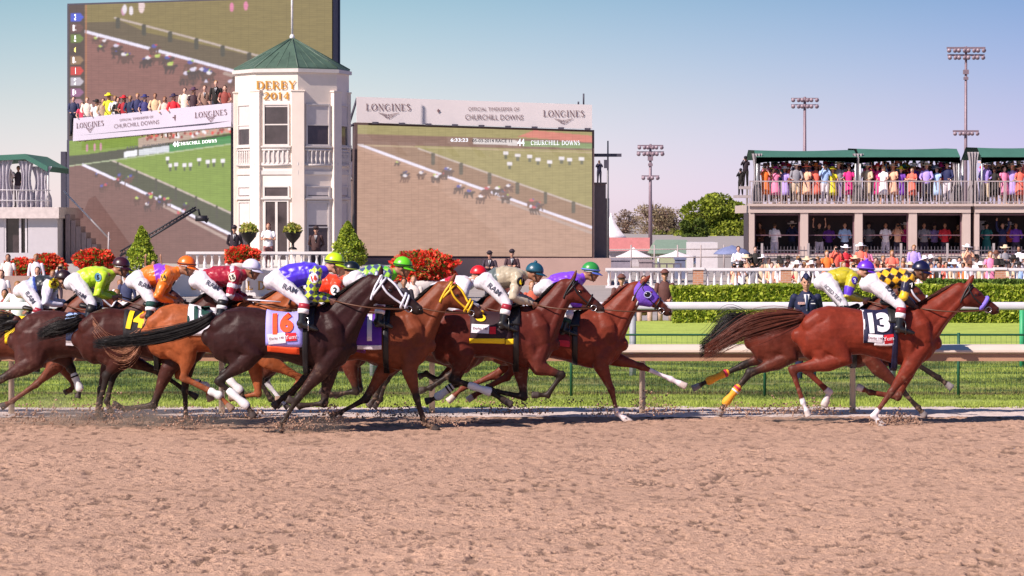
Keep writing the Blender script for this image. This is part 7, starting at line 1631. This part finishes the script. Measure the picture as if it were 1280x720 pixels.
H_('13', D=40.0, seed=13, coat=CHEST, dark=.35, points=(.03,.012,.01), label='chestnut racehorse with the white 13 on a navy saddlecloth, out in front on the right',
   B=(997,425), C=(1170,448), cr=382, wi=382, poll=(1209,354), nose=(1250,385), ear=-.1, hn=[(1052,449),(989,461),(1003,503),(1010,520)], hf=[(1055,449),(1008,463),(1038,491),(1031,509)],
   fn=[(1136,457),(1112,490),(1091,519),(1103,533)], ff=[(1138,461),(1124,497),(1089,491),(1072,484)],
   socks=[('fn',.72,(.75,.70,.72)),('hn',.88,(.75,.70,.72)),('hf',.85,(.6,.5,.5))], wraps=[], tail=[(985,398),(962,402),(935,410),(908,424),(880,442)], tw=.068, tr=.0058, tn=230, tailc=(.11,.028,.016), tname='red', manec=(.07,.016,.012), mname='dark red', face=((.05,.012,.010),.75),
   cloth=T13, saddle=1114, gx=1116, girthm=M_NAVY, shadowroll=mat('lilac fleece', (.22,.16,.75), rough=.95, bump=.6), hoofc=(.55,.48,.45))
H_('5a', D=41.6, seed=5, coat=(.10,.020,.012), label='dark bay racehorse with yellow hind leg wraps, beyond the horse numbered 13', B=(938,430), C=(1103,448), cr=389, wi=387, poll=(1136,352), nose=(1174,384),
   hn=[(985,446),(936,466),(906,503),(897,519)], hf=[(975,441),(930,457),(886,477),(866,487)], fn=[(1095,459),(1126,487),(1146,509),(1155,520)], ff=[(1099,450),(1141,452),(1175,473),(1192,486)],
   bridle=M_WBR, bw=.013, wraps=[('hn',.45,1.0,M_ORW,[(.02,.14,M_PINKC),(.22,.3,M_WC)]),('hf',.45,1.0,M_ORW,[(.02,.16,M_PINKC)])], tail=[(922,404),(906,412),(892,424),(874,438)], tn=200, saddle=1062, hoofc=(.25,.22,.22),
   cloth=dict(x=(1028,1062), th=90, m=M_BLACKC))
H_('mask', D=40.9, seed=20, coat=(.18,.034,.018), dark=.1, label='chestnut racehorse in a purple blinker hood stretching out a white foreleg', B=(608,428), C=(778,446), cr=389, wi=386, poll=(802,352), nose=(842,388), ear=.1,
   hn=[(655,449),(632,471),(600,489),(584,500)], hf=[(650,447),(618,470),(577,487),(559,503)], fn=[(750,455),(764,487),(771,516),(788,528)], ff=[(762,447),(803,459),(840,475),(859,484)],
   socks=[('fn',.75,(.74,.66,.68)),('ff',.25,(.74,.66,.70))], hoofc=(.6,.5,.46), mask=mat('purple hood', (.17,.07,.55), rough=.7, bump=.3), blaze=(.5,.95,.035), manec=(.14,.03,.02), mname='red',
   tail=[(595,405),(580,412),(560,425)], tn=80, saddle=715, gx=718, cloth=dict(x=(680,712), th=118, m=M_MAROON, decals=[('label_patch', rect2d(1,5,2), 702, 428, 8, 5, M_PINKC, dict(wpx=20, off=.013, sub=0))]))
T6 = dict(x=(588,640), th=112, m=cm('black cherry cloth', '#2a0c18'),
  trims=[((587,631),104,116,M_YEL),((632,642),106,118,M_YEL)],
  decals=[('number', text2d('6', .06), 601, 394, 14, 5, M_YEL, dict(wpx=13)), ('label_patch', rect2d(1,6,3), 600.5, 410, 11, 3, M_WC, dict(wpx=22, off=.013, sub=0)), ('lettering', text2d('Derby 140'), 600.5, 410, 4, 3, M_MAROON, dict(wpx=18, off=.018, sub=0)),
          ('number_patch', rect2d(1,3,3), 616, 412, 9, 0, M_REDC, dict(wpx=8, off=.013, sub=0))])
H_('6', D=40.1, seed=6, coat=(.105,.020,.013), dark=1.0, label='dark bay racehorse with the yellow 6 and yellow bordered saddlecloth, mid field', B=(537,428), C=(692,447), cr=386, wi=384, poll=(715,348), nose=(758,384), ear=-.3,
   hn=[(581,444),(566,474),(615,490),(640,506)], hf=[(576,447),(570,480),(545,498),(531,503)], fn=[(672,458),(702,468),(684,493),(664,493)], ff=[(650,457),(655,497),(622,490),(606,484)],
   wraps=[('hn',.42,.95,M_WHITE,[]),('hf',.2,.95,M_WHITE,[(.05,.14,M_BLACKC),(.25,.34,M_BLACKC)])], cloth=T6, saddle=641, gx=645, whitelip=True,
   tail=[(520,405),(505,415),(492,428),(480,440)], tn=120)
H_('red', D=42.0, seed=31, coat=BAY, label='brown racehorse in a white bridle hidden beyond the horse numbered 6', B=(452,428), C=(610,447), cr=392, wi=390, poll=(640,357), nose=(678,388), bridle=M_WBR, bw=.013,
   hn=[(495,449),(478,474),(470,496),(460,508)], hf=[(497,449),(482,476),(474,500),(466,510)], fn=[(582,456),(560,470),(538,484),(524,488)], ff=[(572,457),(548,477),(532,468),(522,472)], tail=[(440,408),(425,420),(412,430)], tn=60, saddle=566, tr=.008)
HS['y'] = None
TY = dict(x=(447,478), th=118, m=M_PURP, skew=0, trims=[((446,478),114,124,M_WC),((460,466),10,114,M_WC)],
          decals=[('lettering', text2d('WICKED'), 452, 438, 3.6, 8, M_PURP, dict(off=.03, sub=0, wpx=12))])
H_('y', D=39.3, seed=8, coat=(.165,.042,.018), dark=.9, label='golden bay racehorse in a bright yellow bridle, reaching with both forelegs', B=(372,428), C=(537,447), cr=389, wi=386, poll=(562,352), nose=(606,391), ear=-.2, nk=1.04,
   hn=[(420,450),(381,474),(354,497),(342,508)], hf=[(418,449),(386,470),(364,492),(352,500)], fn=[(512,461),(521,497),(531,528),(548,538)], ff=[(481,460),(457,499),(425,516),(411,521)],
   bridle=M_YB, bw=.013, extra=True, cloth=TY, saddle=479, gx=483, tail=[(360,405),(345,415),(330,428)], tn=80)
H_('2', D=42.1, seed=22, coat=BAY, label='bay racehorse on the rail side, almost hidden behind the horse numbered 16', B=(300,430), C=(462,449), cr=394, wi=392, poll=(488,358), nose=(526,388),
   hn=[(345,450),(325,475),(340,498),(352,508)], hf=[(343,450),(330,476),(349,500),(360,511)], fn=[(438,456),(446,489),(414,493),(400,487)], ff=[(440,455),(449,487),(420,495),(405,492)], socks=[('hf',.1,(.74,.7,.72))], tail=[(288,408),(275,418),(262,430)], tn=60, saddle=400,
   cloth=dict(x=(368,398), th=110, m=M_ORG))
T16 = dict(x=(334,380), th=122, m=M_LAV, skew=0, trims=[((336,376),122,136,M_ORG)],
  decals=[('number', text2d('1', .06), 345.5, 404, 26, -2, M_ORG, dict(wpx=6)), ('number', text2d('6', .06), 360, 402, 25, -2, M_ORG, dict(wpx=17)),
          ('label_patch', rect2d(1,6,3), 348, 422, 13, -6, M_WC, dict(wpx=22, off=.013, sub=0)), ('lettering', text2d('Derby 140'), 348, 422, 4, -6, M_MAROON, dict(wpx=18, off=.018, sub=0)),
          ('label_patch', rect2d(1,4,3), 366, 420, 10, -4, M_REDC, dict(wpx=13, off=.013, sub=0)), ('lettering', text2d('Yum!'), 366, 420, 5, -4, M_WC, dict(off=.018, sub=0))])
H_('16', D=38.5, seed=16, coat=BLK, dark=1.0, label='near black racehorse in a white bridle with the orange 16 on a lavender cloth', B=(260,422), C=(438,448), cr=383, wi=385, poll=(474,344), nose=(531,384), hk=1.08, ear=-.5, nk=1.1, arch=.05,
   hn=[(318,443),(274,476),(310,507),(319,521)], hf=[(320,441),(278,468),(300,490),(303,505)], fn=[(404,461),(372,499),(354,528),(351,541)], ff=[(411,462),(404,505),(374,508),(358,499)], manec=(.008,.006,.006),
   bridle=M_WBR, bw=.014, extra=True, wraps=[('hn',.38,.98,M_WHITE,[]),('hf',.3,.95,M_WHITE,[])], cloth=T16, saddle=385, gx=383, girthm=M_BLACKC,
   tail=[(246,408),(220,416),(190,422),(155,426),(116,430)], tw=.036, tr=.0056, tn=230)
T15 = dict(x=(237,272), th=110, m=M_WC, trims=[((236.5,239),-110,110,M_GREENC)], decals=[('number', text2d('1', .06), 247, 391, 18, -4, M_GREENC, dict(wpx=5)), ('number', text2d('5', .06), 259, 391, 18, -4, M_GREENC, dict(wpx=14))])
H_('15', D=39.7, seed=15, coat=ORCH, dark=.15, label='bright chestnut racehorse with a flaxen tail and dark green 15 on white cloth', B=(182,422), C=(343,447), cr=379, wi=379, poll=(372,356), nose=(412,388),
   hn=[(237,440),(231,472),(276,494),(292,512)], hf=[(235,440),(222,470),(257,484),(263,502)], fn=[(335,450),(377,472),(360,497),(345,499)], ff=[(318,458),(322,493),(300,497),(284,499)],
   wraps=[('hn',.72,1.0,M_WHITE,[]),('hf',.6,1.0,M_WHITE,[(.3,.4,M_BLACKC)])], cloth=T15, saddle=281, tail=[(178,418),(160,435),(138,431),(116,406)], tn=130, tw=.075, tr=.0055, tailc=(.36,.16,.09), tname='flaxen', manec=(.05,.015,.01), mname='brown', hoofc=(.3,.2,.15))
T14 = dict(x=(157,187), th=104, m=M_BLACKC, skew=0, trims=[((156,186),100,109,M_LAV)], decals=[('number', text2d('1', .06), 165, 399, 22, 10, M_YEL, dict(wpx=6)), ('number', text2d('4', .06), 177, 398, 21, 10, M_YEL, dict(wpx=14))])
H_('14', D=39.9, seed=14, coat=DKBAY, dark=1.0, label='dark bay racehorse with the yellow 14 on a black cloth', B=(97,424), C=(257,447), cr=385, wi=384, poll=(290,356), nose=(330,388),
   hn=[(152,446),(135,470),(126,505),(131,522)], hf=[(156,446),(140,470),(132,503),(138,519)], fn=[(212,459),(193,506),(158,510),(142,504)], ff=[(232,458),(230,491),(231,521),(239,533)], cloth=T14, saddle=193,
   tail=[(86,407),(68,411),(46,420)], tw=.05, tn=150, tr=.0062)
H_('lime', D=40.6, seed=40, coat=(.062,.020,.017), dark=.9, label='dark brown racehorse under the jockey in plain lime green, left of the pack', B=(17,422), C=(178,447), cr=387, wi=385, poll=(208,358), nose=(248,388),
   hn=[(45,452),(2,474),(-32,494),(-50,506)], hf=[(75,442),(88,462),(98,487),(95,499)], fn=[(138,455),(127,487),(123,518),(131,531)], ff=[(158,450),(198,466),(228,487),(246,498)],
   wraps=[('hf',.25,1.0,M_WHITE,[(.1,.2,M_BLACKC)])], cloth=dict(x=(86,112), th=112, m=M_NAVW, decals=[('label_patch', rect2d(1,5,2), 91, 428, 6, 4, M_WC, dict(wpx=10, off=.013, sub=0)),('number', text2d('8', .05), 92, 396, 11, 0, cm('pale blue digits', '#a8c0e8'), dict(wpx=16))]), saddle=113, tail=[(2,405),(-12,415),(-30,428)], tn=80)
H_('4', D=41.4, seed=44, coat=(.16,.045,.026), dark=.2, label='light bay racehorse with a yellow saddlecloth at the far left', B=(-62,424), C=(98,447), cr=391, wi=388, poll=(126,358), nose=(160,386), bridle=M_WBR, bw=.012,
   hn=[(-15,450),(-45,476),(-70,498),(-82,508)], hf=[(-12,450),(-38,476),(-60,500),(-70,510)], fn=[(74,455),(47,480),(17,501),(3,508)], ff=[(76,455),(92,482),(86,488),(78,492)], cloth=dict(x=(10,34), th=110, m=M_YEL), saddle=42, tail=[(-75,408),(-90,420)], tn=40)
REDTOP = None
make_jockey(dict(D=40.0, seed=1, label='jockey in black and yellow diamond silks and navy helmet on horse 13', hip=(1092,354), sh=(1136,347), head=(1152,340), el=(1127,371), ha=(1146,385), kn=(1124,383), an=(1120,410), to=(1138,415), saddle=1114,
   skin='brown', helmet='#121238', hname='navy', pat=dict(base='#f0b81c', diam=('#f0b41c','#1c0a14',.105), sleeve=None, sbands=[('#1a1838',0.25,.75),('#f0c020',.75,1.05),('#141020',1.05,2.0)]), goggles=False,
   ram=(1112,364,6.8,52,'RAM'), patch=(1137,356,11,-25,'#1a1420','7','#f2f2f2')), HS['13'])
make_jockey(dict(D=41.6, seed=2, label='jockey in olive yellow silks and purple helmet on the yellow-wrapped horse', hip=(1034,352), sh=(1068,346), head=(1083,339), el=(1057,369), ha=(1082,376), kn=(1053,381), an=(1050,405), to=(1066,410), saddle=1062,
   skin='light', helmet='#6a2ec8', hname='purple', pom=True, band='#7a5ad0', pat=dict(base='#b5a818', sbands=[('#5a30c0',.55,1.0),('#c0b020',1.0,2.0)]), ponytail=False,
   ram=(1039,366,4.6,45,'ICED TEA'), patch=(1066,350,10,-15,'#4a2aa8','3','#e8e8f8'), tops=[(.05,.5,M_LEATH)]), HS['5a'])
make_jockey(dict(D=40.9, seed=3, label='jockey in purple silks and green and blue helmet behind the horse numbered 6', hip=(684,360), sh=(722,350), head=(739,341), el=(706,376), ha=(732,383), kn=(711,388), an=(704,412), to=(720,417), saddle=715,
   skin='tan', helmet='#2f8f40', hname='green', peak='#5a70c8', pname='blue', band='#6a7ad0', pat=dict(base='#7a3ad8'), wgog=True, tops=[(.05,.4,M_WHITE),(.4,.6,M_GREENC)]), HS['mask'])
make_jockey(dict(D=40.1, seed=4, label='jockey in beige silks with a teal pompom helmet on horse 6', hip=(610,352), sh=(650,345), head=(669,342), el=(642,371), ha=(670,381), kn=(634,379), an=(628,405), to=(646,412), saddle=641,
   skin='tan', helmet='#1c5064', hname='teal', pom=True, pat=dict(base='#b0a48c', bands=[('#5d6868',-.3,.30)], sbands=[('#bcb09a',.4,1.8),('#d8d2cc',1.8,2.1)]), billow=1.08,
   ram=(618,361,6.8,40,'RAM'), patch=(651,352,12,-10,'#16121a','6','#f0d818')), HS['6'])
make_jockey(dict(D=42.0, seed=5, label='jockey in white silks with red patch and red helmet, behind jockey 6', hip=(548,364), sh=(585,354), head=(599,345), el=(575,378), ha=(603,384), kn=(572,388), an=(564,410), to=(580,415), saddle=566,
   skin='light', helmet='#d81c24', hname='red', pat=dict(base='#e8e2e8', bands=[('#c81030',.30,.62)]), goggles=False), HS['red'])
make_jockey(dict(D=39.3, seed=6, label='jockey in green and blue checked silks and lime helmet on the yellow-bridled horse', hip=(447,350), sh=(487,343), head=(504,335), el=(480,370), ha=(508,380), kn=(477,381), an=(474,402), to=(491,408), saddle=479,
   skin='tan', helmet='#66d020', hname='bright green', band='#10301a', pat=dict(base='#88c838', diam=('#a2d848','#404a78',.085), yoke=('#58d020',.88,1.4)), billow=1.05), HS['y'])
make_jockey(dict(D=42.1, seed=7, label='jockey in orange red silks with a white number 2 patch and black helmet', hip=(386,362), sh=(425,354), head=(440,340), el=(418,380), ha=(444,386), kn=(412,388), an=(402,410), to=(418,415), saddle=400,
   skin='tan', helmet='#10181c', hname='black', band='#8a9a30', pat=dict(base='#f04018'), patch=(420,362,13,0,'#f4f4f4','2','#141414'), billow=1.2), HS['2'])
make_jockey(dict(D=38.5, seed=8, label='jockey in royal purple silks with diamond sleeves and lime helmet on horse 16', hip=(348,350), sh=(399,340), head=(419,331), el=(388,370), ha=(418,376), kn=(382,378), an=(379,404), to=(398,411), saddle=385, s=.98,
   skin='light', helmet='#b8e018', hname='lime', band='#182010', pat=dict(base='#4a2ad0', sdiam=('#cdec28','#3f3a80',.075)), billow=1.06, irons=True,
   ram=(364,360,6.8,22,'RAM'), patch=(394,347,13,-15,'#f0ecf4','16','#e04020')), HS['16'])
make_jockey(dict(D=39.7, seed=9, label='jockey in maroon silks with a 15 patch and white helmet, holding a whip', hip=(254,350), sh=(299,344), head=(315,338), el=(289,369), ha=(309,374), kn=(281,374), an=(278,394), to=(294,400), saddle=281, s=.95,
   skin='tan', helmet='#dcd8ec', hname='white', pat=dict(base='#a01030', bands=[('#dcd0e0',.80,.90)], sbands=[('#e8e0e8',.42,.62),('#e8e0e8',.95,1.15)]), wgog=True, tops=[(.05,.4,M_LEATH),(.4,.6,M_WHITE)],
   ram=(268,356,6.3,28,'RAM'), patch=(292,346,11,-20,'#e6dcc8','15','#181818'), whip=((308,374),(352,377),'#d8d4e0','long pale whip held level by the jockey in maroon')), HS['15'])
make_jockey(dict(D=39.9, seed=10, label='jockey in orange silks with purple shoulders and orange helmet on horse 14', hip=(175,350), sh=(215,342), head=(234,334), el=(198,371), ha=(222,378), kn=(192,376), an=(190,396), to=(206,402), saddle=193, s=.95,
   skin='tan', helmet='#f0701c', hname='orange', band='#4a2010', pat=dict(base='#f07818', yoke=('#8a3ad0',.52,.86), sleeve='#f07818'), wgog=True, tops=[(.05,.4,M_GREENC),(.4,.6,M_WHITE)],
   ram=(184,356,6.3,20,'RAM'), patch=(207,346,10,-20,'#e8a020','14','#2a1a10')), HS['14'])
make_jockey(dict(D=40.6, seed=11, label='jockey in plain lime green silks and dark maroon helmet, left of the orange jockey', hip=(97,352), sh=(134,344), head=(152,335), el=(124,368), ha=(146,372), kn=(119,380), an=(112,402), to=(128,408), saddle=113, s=.93,
   skin='tan', helmet='#3a1420', hname='maroon', pat=dict(base='#b4d824'), wgog=True, ram=(103,367,5.9,28,'RAM'), patch=(125,346,11,-10,'#4a7a98','5','#101828'), tops=[(.05,.5,M_LEATH)]), HS['lime'])
make_jockey(dict(D=41.4, seed=12, label='leftmost jockey in white silks with dark vest and yellow patch', hip=(34,362), sh=(66,355), head=(80,351), el=(60,378), ha=(84,382), kn=(52,384), an=(44,408), to=(60,412), saddle=42, s=.93,
   skin='light', helmet='#2a1418', hname='dark brown', pat=dict(base='#20242c', bands=[('#3858b0',-.4,.10),('#a8b8e8',.10,.34),('#2a4498',.34,.42)], sleeve='#e4e0f0'), goggles=False,
   ram=(41,371,5.9,52,'RAM'), patch=(69,354,13,-10,'#e8d830','4','#5a2010')), HS['4'])
